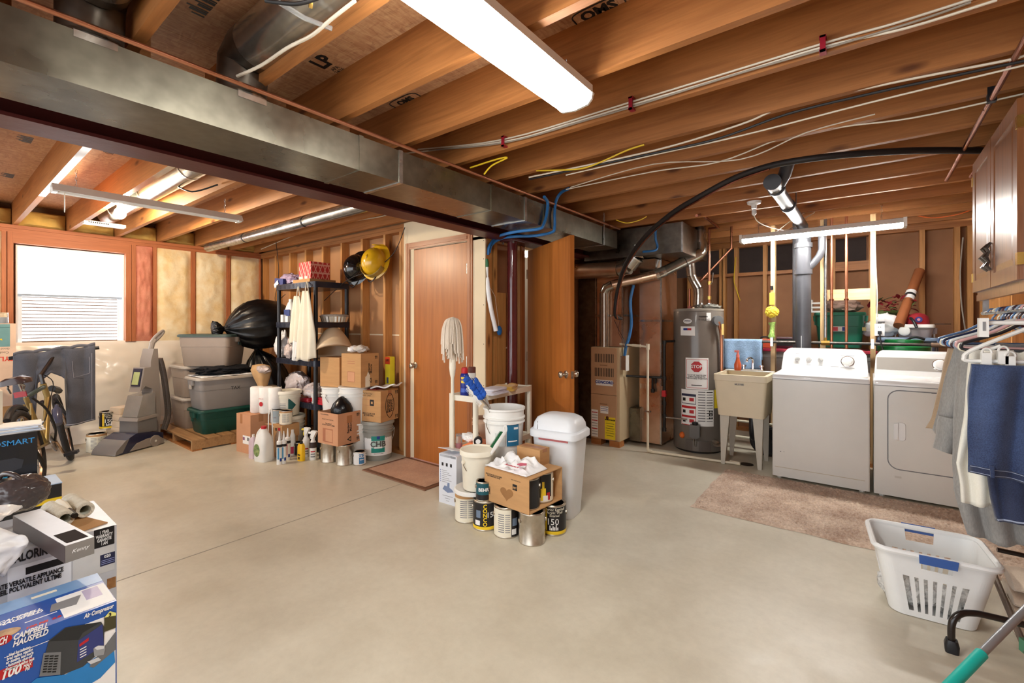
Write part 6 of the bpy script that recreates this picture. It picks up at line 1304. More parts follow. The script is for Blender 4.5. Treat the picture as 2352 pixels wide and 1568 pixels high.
t = thing('bottle', 'flat bright yellow bottle beside the spray bottles', 'bottle', seat(692, 1059, .03), .15); part(t, 'body', MB().rings([rrect(.075, .05, .02, 0), rrect(.08, .05, .02, .05), rrect(.075, .05, .02, .14), rrect(.05, .04, .015, .165)]), mat('bright_yellow', (240, 190, 20), .35), 50); panel(t, 'label_mark', T(.0, -.026, .06) @ facing(-PI / 2), .035, .012, blackp); panel(t, 'label_mark', T(.0, -.026, .03) @ facing(-PI / 2), .02, .025, blackp); part(t, 'cap', MB().lathe([(.015, .165), (.015, .185)]), black)
def sprayer(px, py, label, body, band, nozzle, h=.2, bandz=(.12, .175)):
    s = seat(px, py, .032); t = thing('spray_bottle', label, 'spray bottle', s, .3); ca = ray_angle(s) - .3
    part(t, 'body', MB().lathe([(.03, 0), (.033, .008), (.033, h * .8), (.022, h * .93), (.014, h)]), body); wrapdecal(t, 'band', .0332, ca - 1.5, ca + 1.5, *bandz, band); part(t, 'collar', MB().lathe([(.018, h), (.018, h + .02)]), white)
    part(t, 'trigger_head', MB().rings([[(x, y, z) for x, y, z in ((-.015, -.014, q), (.02 + e, -.014, q), (.02 + e, .014, q), (-.015, .014, q))] for q, e in ((h + .02, .0), (h + .045, .01), (h + .075, .03), (h + .085, .015))]), white); part(t, 'nozzle', MB().cyl((-.05, 0, h + .06), (-.015, 0, h + .062), .011, n=10), nozzle); part(t, 'trigger', MB().tube([(-.02, 0, h + .05), (-.035, 0, h + .02), (-.03, 0, h)], .005, 6), nozzle)
    for k in range(3): wrapdecal(t, 'label_text', .0333, ca - .7, ca + .6, .03 + k * .025, .042 + k * .025, redp if k == 2 else greyp)
sprayer(719, 1057, 'white spray bottle with dark brown band', white, mat('dark_brown_band', (58, 42, 40), .4), white); sprayer(703, 1050, 'white spray bottle with yellow nozzle tilting', white, whitep, mat('nozzle_yellow', (226, 200, 60), .4), .21)
paint_can('short black can behind the yellow bottle', seat(690, 1046, .05), 'dark', None, .055, .13)
t = thing('bottle', 'black and yellow bottle beside the plain tin cans', 'bottle', seat(741, 1054, .03)); part(t, 'body', MB().rings([rrect(.06, .05, .012, 0), rrect(.06, .05, .012, .15), rrect(.03, .03, .01, .18)]), black, 50); part(t, 'yellow_strip', MB().box(.01, -.0265, .01, .03, -.025, .15), yel_l, 0); part(t, 'cap', MB().lathe([(.012, .18), (.012, .2)]), yel_l)
# carton + paper towels + small open carton with cans
cb0, cb1 = G(516, 1030), G(568, 1044); t = carton('tall brown carton with white shipping label under the paper towels', V((-5.12, 2.15, 0)), .12, .26, .22, .40, cardP); ff = face(.26, .22, 'f'); fr_ = face(.26, .22, 'r')
panel(t, 'shipping_label', ff(.06, .14), .14, .085, whitep); panel(t, 'label_print', ff(.01, .15) @ T(0, 0, .001), .035, .03, mat('label_purple', (150, 100, 130), .5)); panel(t, 'label_print', ff(.09, .15) @ T(0, 0, .001), .04, .035, greyp); part(t, 'tape', MB().box(-.06, -.1107, .30, -.02, -.11, .4), tape, 0)
t = thing('paper_towels', 'pack of three white paper towel rolls on the tall carton', 'paper towels', V((-5.0, 2.22, .4012)), .35)
for i in range(3): part(t, 'roll', MB().lathe([(.058, 0), (.064, .008), (.064, .262), (.058, .27), (.02, .271)], (-.122 + i * .122, 0, 0), 24), mat('paper_white', (240, 238, 234), .8, bmp=.15, bscale=90), 40)
part(t, 'red_badge', MB().lathe([(.024, 0), (.024, .001)], n=20).xf(T(.0, -.0645, .10) @ facing(-PI / 2)), redp); lettering(t, 'SAVE A LOT', .012, T(0, -.0652, .155) @ facing(-PI / 2), redp)
sc = seat(594, 1000, .08); bs_ = V((-4.75, 2.27, 0)); carton('plain brown carton holding up the small open carton', bs_, .2, .22, .2, .185, card)
t = thing('cardboard_box', 'small open-fronted carton under the grey metal can', 'box', V((bs_.x, bs_.y, .1862)), .2)
for q in ((-.13, -.1, 0, .13, .1, .004), (-.13, -.1, .126, .13, .1, .13), (.126, -.1, .004, .13, .1, .126), (-.13, .096, .004, .126, .1, .126), (-.0, -.1, .004, .126, -.096, .126)): part(t, 'panel', MB().box(*q), card, 0)
arrows(t, T(.03, -.1005, .09) @ facing(-PI / 2), .018); single('paper_roll', MB().lathe([(.028, .0), (.028, .11)], (bs_.x - .06, bs_.y - .03, .191), 16), mat('roll_pink', (222, 190, 168), .8), 'pale paper roll standing inside the small open carton', 'roll')
paint_can('grey-labelled metal can on the small open carton', V((bs_.x - .06, bs_.y - .02, .317)), 'grey', None, .065, .14); paint_can('cream-labelled metal can on the small open carton', V((bs_.x + .075, bs_.y + .0, .317)), 'paper', None, .06, .14)

# ------------------------------------------------------------------ totes on a pallet
palW = wood('pallet_wood', (150, 110, 70), (186, 146, 100), 0); pz = .115; t = thing('pallet', 'worn wooden pallet carrying the storage totes', 'pallet', (-6.17, 2.15, 0))
for i in range(6): part(t, 'deck_board', MB().box(-.62, -.42 + i * .145, pz - .016, .60, -.30 + i * .145, pz), palW, 0)
for x in (-.6, -.02, .56): part(t, 'stringer', MB().box(x, -.42, .016, x + .038, .42, pz - .0165), palW, 0)
for y in (-.42, -.05, .32): part(t, 'bottom_board', MB().box(-.62, y, 0, .6, y + .09, .0155), pX, 0)
def tote(label, loc, rz, w_, d_, h_, m, lidm, inv=False, group=None):
    t = thing('storage_tote', label, 'tote', loc, rz, group); k0, k1 = (.86, 1.0) if not inv else (1.0, .93)
    part(t, 'tub', MB().rings([rrect(w_ * k0 * .98, d_ * k0 * .98, .05, 0), rrect(w_ * k0, d_ * k0, .05, .012), rrect(w_ * (k0 + (k1 - k0) * .6) * .985, d_ * (k0 + (k1 - k0) * .6) * .985, .05, h_ * .6), rrect(w_ * (k0 + (k1 - k0) * .6), d_ * (k0 + (k1 - k0) * .6), .05, h_ * .605), rrect(w_ * .97 * k1, d_ * .97 * k1, .05, h_ - .03)]), m, 40)
    part(t, 'lid', MB().rings([rrect(w_ * .99, d_ * .99, .05, h_ - .034), rrect(w_ * 1.04, d_ * 1.05, .06, h_ - .03), rrect(w_ * 1.04, d_ * 1.05, .06, h_ - .012), rrect(w_, d_, .05, h_), rrect(w_ * .9, d_ * .88, .04, h_ - .004)]), lidm, 40)
    for s in (-1, 1): part(t, 'handle', MB().rings([rrect(.05, .12, .015, h_ - .09, 3, s * w_ * .485, 0), rrect(.055, .14, .015, h_ - .034, 3, s * w_ * .49, 0)]), m, 40); part(t, 'latch', MB().box(s * w_ * .515 - .006, -.025, h_ - .13, s * w_ * .515 + .006, .025, h_ - .06), lidm, 0)
    return t
greyT = mat('tote_grey', (146, 132, 120), .45, var=.03); greyT2 = mat('tote_grey_cool', (136, 132, 130), .45, var=.03); lidG = mat('lid_grey', (176, 168, 158), .4); lidD = mat('lid_dark_green', (62, 78, 74), .4); grn = mat('tote_green', (16, 70, 60), .4, var=.05)
lx_, ly_ = -6.46, 2.06
tote('bottom grey tote on the pallet under two others', V((lx_, ly_, pz + .0005)), 0, .50, .44, .36, greyT, lidG); tote('middle grey tote between two stacked totes', V((lx_, ly_, pz + .361)), 0, .50, .44, .37, greyT, lidG)
tote('topmost grey tote with dark green lid, turned askew', V((-6.16, 2.13, pz + .7325)), .68, .60, .40, .37, greyT, lidD)
tote('dark green tote on the pallet under the marked grey tote', V((-5.93, 2.16, pz + .0005)), PI / 2, .62, .40, .27, grn, grn); t = tote('grey tote with handwritten letters and black cloth on its lid', V((-5.92, 2.16, pz + .271)), PI / 2, .66, .43, .36, greyT2, lidG)
lettering(t, 'TAX', .05, T(.04, -.43 / 2 * .975, .22) @ facing(-PI / 2), blackp)
zl_ = pz + .271 + .36
tc_ = thing('clothing_pile', 'black garments bunched on the grey tote lid', 'clothes', (-5.93, 2.14, zl_))
part(tc_, 'white_sheet', MB().grid(lambda u, v: (-.2 + .42 * u, -.28 + .56 * v, .004 + .014 * abs(noise.noise(V((u * 5, v * 6, 1)))) ), 20, 24), whitep, 60, .006); part(tc_, 'black_cloth', crumple((0, .0, .055), .17, .28, .05, .45, 41, 4, -.045, 5), mat('black_cloth', (16, 16, 22), .95, bmp=.4, bscale=60), 70)
bagM = mat('trash_bag_black', (12, 12, 14), .34, var=.2, bmp=.3, bscale=16)
def trashbag(label, c, r, axis, L, seed, base):
    t = thing('trash_bag', label, 'bag', (c[0], c[1], base)); b = pleatbag((0, 0, c[2] - base), axis, r, L, seed=seed)
    for p in b.v: p.z = max(p.z, .002)
    part(t, 'bag', b, bagM, 75); return t
trashbag('lower black trash bag wedged behind the totes', (-6.0, 2.70, .50), .27, (-.1, -.25, 1), .52, 1, 0.0)
nk = PD(540, 752, 5.5); trashbag('tied black trash bag heaped on top of the pile', (-5.98, 2.60, 1.33), .30, nk - V((-5.98, 2.60, 1.33)), .40, 2, 1.02)
sd = PD(575, 788, 5.62); t = thing('tool_case', 'dark red plastic case between the black trash bags', 'case', sd); part(t, 'case', MB().rings([rrect(.26, .1, .03, -.03), rrect(.28, .11, .03, -.02), rrect(.28, .11, .03, .02), rrect(.26, .1, .03, .03)]).xf(RZ(.7)), mat('case_red', (110, 16, 26), .3), 50); panel(t, 'name_tag', RZ(.7) @ T(-.02, -.056, .0) @ facing(-PI / 2), .05, .016, whitep)
p = WY(612, 0, 2.42); t = carton('pale carton wedged beside the shelving under the leather bag', V((p.x, 2.44, 0)), 0, .22, .2, .62, mat('pale_carton', (206, 190, 160), .7), False); ff = face(.22, .2, 'f'); lettering(t, 'CUSTOM', .03, ff(-.03, .40), blackp, bold=.001); panel(t, 'green_stripe', ff(0, .36), .2, .02, greenp)
t = thing('sack', 'tan pouch-like sack with grey plastic scarf on the pale carton', 'sack', V((p.x - .05, 2.40, .621))); part(t, 'sack', MB().rings([rrect(.10, .08, .03, 0), rrect(.2, .12, .04, .09, 4, -.02), rrect(.30, .14, .05, .18, 4, -.04), rrect(.28, .10, .04, .235, 4, -.04), rrect(.1, .05, .02, .25, 4, -.04)]), mat('tan_leather', (196, 158, 112), .5, var=.08, bmp=.3, bscale=12), 60); part(t, 'plastic_scarf', crumple((.1, -.03, .20), .11, .06, .045, .4, 61, 3), mat('milky_bag', (1, 1, 1)), 60)
# ------------------------------------------------------------------ carpet cleaner
n0 = G(240, 1046); n1 = V((-6.40, 1.72, 0)); ux = (n1 - n0).normalized(); L_ = (n1 - n0).length
t = thing('carpet_cleaner', 'grey and navy upright carpet cleaner before the plastic-sheeted wall', 'carpet cleaner', n0, math.atan2(ux.y, ux.x))
grC = mat('cleaner_grey', (150, 142, 136), .4, var=.02); nav = mat('cleaner_navy', (36, 40, 66), .25, coat=.4); smoke = mat('smoke_plastic', (150, 146, 144), .12, var=.02, trans=.4, coat=.3)
FM = MX(((1, 0, 0, 0), (0, 0, -1, 0), (0, 1, 0, 0), (0, 0, 0, 1)))    # profile xy -> local x,z ; extrude along -y (towards the room)
def prof(name, pts, y0, y1, m, sm=30): return part(t, name, MB().prism(pts, y0 - y1, MX.Translation((0, y0, 0)) @ FM), m, sm)
prof('base_shell', [(0, .0), (.02, .06), (.10, .14), (.2, .185), (.34, .17), (.5, .13), (.5, .02), (.3, .015)], -.15, .15, nav)
prof('nozzle', [(-.015, .005), (0, .05), (.09, .135), (.13, .15), (.06, .02)], -.152, .152, smoke)
prof('side_skirt', [(.13, .015), (.2, .08), (.32, .105), (.44, .1), (.5, .06), (.5, .015)], -.156, .156, grC)
for y in (-.165, .15): part(t, 'wheel', MB().cyl((.40, y, .06), (.40, y + .018, .06), .06, n=24), grC); part(t, 'wheel_hub', MB().cyl((.40, y - .002, .06), (.40, y + .02, .06), .012, n=10), white)
prof('recovery_tank', [(.24, .17), (.24, .31), (.45, .32), (.45, .16)], -.12, .12, smoke); prof('tank_rim', [(.23, .30), (.24, .335), (.46, .34), (.46, .315)], -.125, .125, grC)
prof('upper_tank', [(.25, .34), (.31, .56), (.45, .58), (.45, .34)], -.1, .1, mat('clear_tank', (190, 186, 182), .12, trans=.5, coat=.4))
prof('spine', [(.44, .1), (.44, .62), (.36, .66), (.30, .60), (.31, .64), (.35, .86), (.42, .86), (.42, .92), (.455, 1.06), (.50, 1.06), (.53, .6), (.53, .1)], -.075, .075, grC)
prof('front_badge', [(.32, .66), (.355, .85), (.335, .85), (.305, .66)], -.055, .055, nav); prof('front_badge_panel', [(.305, .68), (.34, .84), (.335, .84), (.3, .68)], -.04, .04, mat('badge_lime', (180, 190, 130), .4))
part(t, 'handle_stem', MB().tube([(.48, 0, 1.04), (.50, 0, 1.12), (.53, 0, 1.16)], .026, 10), grC); hp_ = [(.56 + .075 * math.cos(a) * .9 + .06 * math.sin(a) * .4, 0, 1.19 + .045 * math.sin(a) + .05 * math.cos(a)) for a in [2 * PI * i / 20 for i in range(20)]]
part(t, 'handle_loop', MB().tube(hp_, .016, 8, closed=True), grC)
for y in (-.09, -.06): part(t, 'hose', MB().tube(cat([(.52, y, .95), (.56, y, .8), (.60, y, .55), (.62, y, .3), (.57, y, .14)], 6), .021, 10), mat('hose_grey', (74, 66, 62), .4, var=.1, bmp=.6, bscale=140, st=(.1, .1, 1)))
# paint cans behind it
paint_can('cream-labelled paint can on the floor beside the bicycle wheel', seat(222, 1039, R4), 'paper', 'paint cans by the bicycle'); pc = seat(247, 1030, R4); paint_can('black paint can at floor level beside the cream one', V((pc.x - .07, pc.y + .10, 0)), 'dark', 'paint cans by the bicycle')
paint_can('black and yellow labelled paint can stacked on others by the bicycle', V((pc.x - .09, pc.y + .03, .1905)), 'black', 'paint cans by the bicycle'); pf_ = PD(288, 0, 5.1); cloth_pile('folded_tarp', 'folded beige drop cloth behind the carpet cleaner', V((pf_.x, pf_.y, 0)), .14, .14, .42, fabric('dropcloth', (206, 184, 156), (222, 204, 180), 200), 6, .3, 'drop cloth')

# ------------------------------------------------------------------ bicycle, leaning, with jeans on the handlebar
gold = mat('bike_gold', (150, 128, 78), .3, .5, var=.08, coat=.3); tyre = mat('tyre', (28, 24, 24), .7, bmp=.5, bscale=90); rimM = galv('rim_bronze', (150, 120, 96), (190, 164, 140), .25)
rc, fc = V((-5.20, .56, 0)), V((-6.17, .90, 0)); bd = (fc - rc).normalized(); WB = (fc - rc).length; RW = .335
t = thing('bicycle', 'gold mountain bicycle leaning on its stand by the window', 'bicycle', rc, math.atan2(bd.y, bd.x)); LEAN = MX.Rotation(-.18, 4, 'X')   # local x forward
def bp(name, mb, m, sm=40): mb.xf(LEAN); return part(t, name, mb, m, sm)
def wheel(cx, steer=0.0):
    c = T(cx, 0, RW) @ RZ(steer)
    ring = lambda r: [c @ V((r * math.cos(a), 0, r * math.sin(a))) for a in [2 * PI * i / 36 for i in range(36)]]
    bp('tyre', MB().tube(ring(RW - .025), .025, 10, closed=True), tyre); rr = bp('rim', MB().tube(ring(RW - .055), .012, 6, closed=True), rimM)
    b = MB()
    for i in range(16): a = 2 * PI * i / 16; b.cyl(c @ V((.02 * math.cos(a + 1), (-1) ** i * .02, .02 * math.sin(a + 1))), c @ V(((RW - .06) * math.cos(a), 0, (RW - .06) * math.sin(a))), .0015, n=4)
    bp('spokes', b, steel); bp('hub', MB().cyl(c @ V((0, -.045, 0)), c @ V((0, .045, 0)), .02, n=12), steel)
wheel(0); wheel(WB, .17)
bb = V((.43, 0, .30)); st_ = V((.27, 0, .74)); hd0, hd1 = V((.80, 0, .66)), V((.77, 0, .80))
bp('seat_tube', MB().cyl(bb, st_, .017, n=12), gold); bp('top_tube', MB().cyl(st_, hd1 - V((0, 0, .03)), .018, n=12), mat('bike_green', (70, 84, 76), .3, .4)); bp('down_tube', MB().cyl(bb, hd0, .024, n=12), gold); bp('head_tube', MB().cyl(hd0, hd1, .022, n=12), gold)
for y in (-.05, .05): bp('chain_stay', MB().tube([bb + V((0, y * .5, 0)), V((0, y, RW))], .011, 8), gold); bp('seat_stay', MB().tube([st_ + V((0, y * .4, -.06)), V((0, y, RW))], .009, 8), gold); bp('fork_blade', MB().tube([hd0 + V((.005, y * .9, -.02)), V((WB - .03, y * 1.1, .42)), V((WB, y * 1.1, RW))], .015, 8), mat('fork_black', (40, 40, 48), .25, coat=.4))
bp('chainring', MB().cyl(bb + V((0, -.06, 0)), bb + V((0, -.055, 0)), .085, n=28), steel); bp('crank', MB().tube([bb + V((0, -.07, 0)), bb + V((.1, -.075, -.13))], .01, 8), rimM); bp('crank', MB().tube([bb + V((0, .06, 0)), bb + V((-.1, .065, .13))], .01, 8), rimM)
bp('pedal', MB().box(.49, -.17, .14, .57, -.08, .165), black); bp('cassette', MB().cyl((0, -.05, RW), (0, -.025, RW), .05, n=20), steel); bp('derailleur', MB().tube([(0, -.05, RW - .02), (.02, -.06, RW - .1), (.05, -.06, RW - .16)], .014, 8), blackiron)
bp('seat_post', MB().cyl(st_, st_ + V((-.05, 0, .14)), .013, n=10), steel)
bp('saddle', MB().rings([[(x + .215, y * w_, z + .875) for y, z in ((-1, -.01), (-1, .025), (-.5, .048), (0, .04), (.5, .048), (1, .025), (1, -.01))] for x, w_ in ((-.13, .06), (-.11, .09), (-.05, .095), (.02, .06), (.12, .025), (.15, .012))]), mat('saddle_brown', (60, 42, 40), .35, coat=.3), 60)
for y in (-.04, .04): bp('saddle_spring', MB().tube([(.12, y, .86), (.13, y * 1.2, .84), (.12, y, .82), (.13, y, .80)], .007, 6), steel)
bp('red_reflector', MB().box(.165, -.035, .755, .185, .035, .80), mat('reflector_red', (170, 16, 24), .2)); bp('rear_fender', MB().tube([(.0 + .36 * math.cos(a), 0, RW + .36 * math.sin(a)) for a in [1.0 + i * .15 for i in range(9)]], .022, 8), black)
bp('mud_guard', MB().tube([(WB - .05, 0, .73), (WB + .1, 0, .70), (WB + .14, 0, .68)], .03, 8), black); bp('kickstand', MB().tube([(.25, .03, .31), (.12, .2, .04)], .008, 6), black); bp('cable', MB().tube(cat([(.77, 0, .9), (.84, -.05, .8), (.7, -.04, .66), (.45, -.03, .5), (.2, -.02, .45)], 5), .004, 5), wireK); bp('cable', MB().tube(cat([(.3, -.03, .72), (.36, -.08, .6), (.42, -.09, .42), (.44, -.06, .3)], 5), .009, 6), wireK)
bp('bottle', MB().lathe([(.03, .0), (.035, .01), (.035, .15), (.015, .18), (.015, .2)], (.0, 0, 0), 14).xf(T(.62, -.06, .42) @ MX.Rotation(.6, 4, 'Y')), mat('bottle_smoke', (70, 74, 96), .15, coat=.5))
hA, hB_ = PD(20, 823, 4.18), PD(228, 798, 4.60); bp_ = MB().tube([hA, hA + (hB_ - hA) * .3, hA + (hB_ - hA) * .5 + V((0, 0, -.015)), hA + (hB_ - hA) * .7, hB_], .013, 10); part(t, 'handlebar', bp_, blacks, w=True)
for e_, f_ in ((hA, hB_), (hB_, hA)): part(t, 'grip', MB().cyl(e_, e_ + (f_ - e_).normalized() * .11, .017, n=12), black, w=True)
md = (hA + hB_) / 2; part(t, 'stem', MB().tube([RM[t] @ (LEAN @ hd1), RM[t] @ (LEAN @ (hd1 + V((0, 0, .08)))), md], .016, 10), blacks, w=True)
den = fabric('faded_black_denim', (56, 58, 68), (84, 86, 96), 260); hdir = (hB_ - hA).normalized(); fwd = V((hdir.y, -hdir.x, 0))
if fwd.dot(V((-1, -.2, 0))) > 0: fwd = -fwd       # towards the room
t = thing('jeans', 'faded black jeans draped over the bicycle handlebar', 'jeans', md)
def jean(u, v, side=1):
    s = .05 + .9 * u; base = hA + (hB_ - hA) * s
    mid = 1 - min(1, abs(u - .42) / .2); ln = .68 if u < .26 else .74 if u > .62 else .20 + .5 * abs(u - .44)
    off = .02 + .03 * abs(math.sin(u * 11)) + .03 * v + .015 * noise.noise(V((u * 7, v * 5, 2))); sag = .02 * math.sin(u * 14)
    return base + fwd * off * (side if v > .03 else side) + V((0, 0, .026 - v * ln + sag * .3))
part(t, 'front_legs', MB().grid(lambda u, v: jean(u, v, 1), 44, 26), den, 70, .014, w=True); part(t, 'back_panel', MB().grid(lambda u, v: jean(u, v * .55, -1), 40, 14), den, 70, .014, w=True)
part(t, 'top_fold', MB().grid(lambda u, v: hA + (hB_ - hA) * (.05 + .9 * u) + fwd * (.03 * math.cos(PI * v)) + V((0, 0, .02 + .02 * math.sin(PI * v) + .012 * abs(math.sin(u * 14)))), 40, 8), den, 70, .014, w=True)
stx = mat('stitch_grey', (140, 140, 150), .8)
jn = lambda u, v: V(jean(u, v, 1)) + fwd * .009
part(t, 'pocket', MB().tube([jn(.70, .16), jn(.72, .38), jn(.93, .36), jn(.92, .14)], .0022, 5), stx, w=True); part(t, 'hem', MB().tube([jn(.63 + i * .036, .985) for i in range(11)], .004, 5), stx, w=True); part(t, 'seam', MB().tube([jn(.955, .1 + i * .088) for i in range(11)], .0022, 5), stx, w=True)

# ------------------------------------------------------------------ boxes at the left edge
whitebox = mat('offwhite_box', (214, 202, 180), .6, var=.03); blk = mat('glossy_black_box', (22, 24, 30), .25, var=.1, coat=.3)
cx_ = PD(48, 0, 4.55); cbx = V((cx_.x - .05, cx_.y - .26, 0))
carton('plain brown carton at floor level under the pink printed carton', cbx, .15, .30, .40, .54, card)
t = carton('tall pale pink carton with teal panels and upside-down red letters', V((cbx.x, cbx.y, .5405)), .15, .30, .40, .80, mat('pink_carton', (226, 196, 172), .6), False); fq_ = face(.30, .40, 'r'); fr_ = lambda x, z: fq_(x, z + .4)
panel(t, 'teal_panel', fr_(.10, .27), .12, .19, mat('teal_panel', (110, 156, 160), .5)); panel(t, 'teal_panel', fr_(.10, .375), .12, .035, mat('teal_panel', (1, 1, 1))); panel(t, 'white_panel', fr_(-.06, .27), .15, .19, whitebox); lettering(t, 'SYLVANIA', .06, fr_(.05, .06) @ RZ(PI), mat('orange_red', (220, 70, 50), .5), bold=.0015); lettering(t, 'Cool White', .03, fr_(.08, .12) @ RZ(PI), blackp); lettering(t, 'PERFECTION', .018, fr_(.09, .348), redp, bold=.0005); lettering(t, 'Good Light', .025, fr_(.1, .155) @ RZ(PI), blackp)
part(t, 'lamp_picture', MB().prism([(-.09, -.02), (.03, .02), (.05, .01), (.045, .03), (-.08, .0)], .001, fr_(.06, .225) @ T(0, 0, .0015)), yel_l, 0)
t = thing('glass_jar', 'clear glass jar on top of the pink carton', 'jar', V((cbx.x + .08, cbx.y + .12, 1.341))); part(t, 'jar', MB().lathe([(.055, 0), (.058, .005), (.055, .1), (.058, .105)], n=24), glass, 40); part(t, 'contents', MB().lathe([(.05, .003), (.05, .06), (.01, .062)]), mat('milky', (206, 214, 224), .3))
# PHOTOSMART box on a carton
pr_ = G(86, 990, .64); X_ = pr_.x; Yr = pr_.y
carton('plain carton under the black printer box', V((X_ - .14, Yr - .24, 0)), 0, .26, .44, .30, card)
t = carton('black printer box with blue lettering and papers on it', V((X_ - .15, Yr - .25, .3005)), 0, .30, .50, .34, blk, False); fr_ = face(.30, .50, 'r')
lettering(t, 'PHOTOSMART', .046, fr_(.085, .285), mat('sky_letters', (60, 150, 214), .4), bold=.0006); part(t, 'printer_picture', MB().prism([(-.14, 0), (-.13, .05), (.12, .06), (.16, .04), (.15, -.01), (.08, -.03), (-.12, -.03)], .001, fr_(.03, .13)), mat('pic_grey', (58, 60, 66), .3), 0); part(t, 'paper_picture', MB().prism([(-.1, -.03), (.09, -.02), (.1, .02), (-.1, .02)], .0012, fr_(.02, .06)), mat('pic_blue', (50, 150, 190), .4), 0); part(t, 'hand_picture', MB().prism([(-.1, .0), (.05, .01), (.06, .03), (-.02, .035), (-.1, .02)], .0016, fr_(.01, .085)), mat('pic_skin', (206, 150, 120), .5), 0); panel(t, 'white_print', fr_(.04, .015), .12, .012, whitep)
for i in range(5): single('paper_stack', MB().mbox(T(X_ - .11, Yr - .10, .6445 + .0095 * i) @ RZ(.1 * ((-1) ** i) - .05 * i), .2, .26, .0085), (whitep, mat('pale_blue_paper', (200, 214, 232), .5))[i % 2], ('bottom white booklet on the black printer box', 'pale blue booklet second from the bottom of the pile', 'white booklet in the middle of the pile', 'pale blue booklet just below the top of the pile', 'topmost white booklet on the black printer box')[i], 'booklet', None, 0)
# beige box left of it
q_ = PD(15, 900, 2.95); t = carton('cream box standing on the printer box at the frame edge', V((q_.x - .12, q_.y - .09, .6415)), 0, .2, .15, .26, whitebox, False)
# small blue-topped black and yellow box
rt = G(142, 1108, .36); t = carton('small box with pale blue lid and yellow base stripe', V((rt.x - .12, rt.y - .17, 0)), 0, .24, .34, .36, blk, False); part(t, 'blue_lid', MB().box(-.122, -.172, .33 + .028, .122, .172, .364), mat('ice_blue', (176, 196, 222), .35), 0); fr_ = face(.24, .34, 'r'); panel(t, 'yellow_stripe', fr_(0, .262), .34, .03, yel_l); lettering(t, 'Power', .025, fr_(.08, .31), whitep, shear=.3)
# toaster oven box
ZO = .50; oc = G(268, 1204, ZO); ow, od = .42, .78
OX, OY = oc.x - ow / 2, oc.y - od / 2
silver = mat('silver_box', (196, 198, 202), .35, var=.04, coat=.2)
t = carton('large silver and white appliance box with black warranty print', V((OX, OY, 0)), 0, ow, od, ZO, silver, False, cat_='box'); fr_ = face(ow, od, 'r')
e = od / 2
def fpos(root, X, x_half):
    inv = RM[root].inverted()
    def f(px0, px1, py0, py1):      # pixel rectangle on the face plane -> local frame, width, height
        pm = WX((px0 + px1) / 2, (py0 + py1) / 2, X); q = inv @ pm; w_ = WX(px1, py0, X).y - WX(px0, py0, X).y; h_ = WX((px0 + px1) / 2, py0, X).z - WX((px0 + px1) / 2, py1, X).z
        return T(x_half, q.y, q.z) @ facing(0), w_, h_
    return f
fz = fpos(t, oc.x, ow / 2)
def blockp(f, name, px0, px1, py0, py1, m, k=1): fm_, w_, h_ = f(px0, px1, py0, py1); panel(t, name, fm_ @ T(0, 0, .0004 * k), w_, h_, m, th=.0006)
def wordp(f, s, px0, px1, py0, py1, m, k=2, bold=.0006, shear=0.0, lines=1):
    fm_, w_, h_ = f(px0, px1, py0, py1); b = text_mb(s, .02, bold=bold, shear=shear); xs_ = [p.x for p in b.v]; ys2 = [p.y for p in b.v]
    sx_ = w_ / max(1e-6, max(xs_) - min(xs_)); sy_ = h_ / max(1e-6, max(ys2) - min(ys2)); cx_, cy_ = (max(xs_) + min(xs_)) / 2, (max(ys2) + min(ys2)) / 2
    b.v = [V(((p.x - cx_) * sx_, (p.y - cy_) * sy_, p.z)) for p in b.v]; b.xf(fm_ @ T(0, 0, .0004 * k + .0006)); part(t, 'lettering', b, m, 0)
blockp(fz, 'warranty_block', 216, 263, 1212, 1254, blackp); wordp(fz, '1 YEAR\nWARRANTY\nGARANTIE\n1 AN', 220, 259, 1217, 1250, whitep, 3)
blockp(fz, 'oven_picture', 168, 264, 1262, 1322, mat('pic_silver', (206, 206, 204), .3)); blockp(fz, 'display_picture', 230, 264, 1270, 1296, mat('pic_navy', (30, 34, 70), .3), 2); wordp(fz, '020', 239, 254, 1272, 1279, whitep, 4)
for k in range(3): blockp(fz, 'display_line', 232, 263, 1283 + k * 4, 1284.2 + k * 4, mat('pic_pale', (150, 160, 210), .4), 4)
blockp(fz, 'white_panel', 20, 166, 1285, 1360, mat('pic_white', (230, 232, 236), .4)); wordp(fz, 'KALORIK', 20, 112, 1262, 1284, blackp, 3); wordp(fz, 'ULTIMATE VERSATILE APPLIANCE\nAPPAREIL POLYVALENT ULTIME', -40, 150, 1327, 1352, blackp, 4); blockp(fz, 'toaster_picture', 60, 150, 1290, 1306, blackp, 2)
blockp(fz, 'brick_picture', 246, 266, 1326, 1350, mat('pic_brick', (176, 128, 76), .6, col2=(140, 96, 56), scale=40), 2)
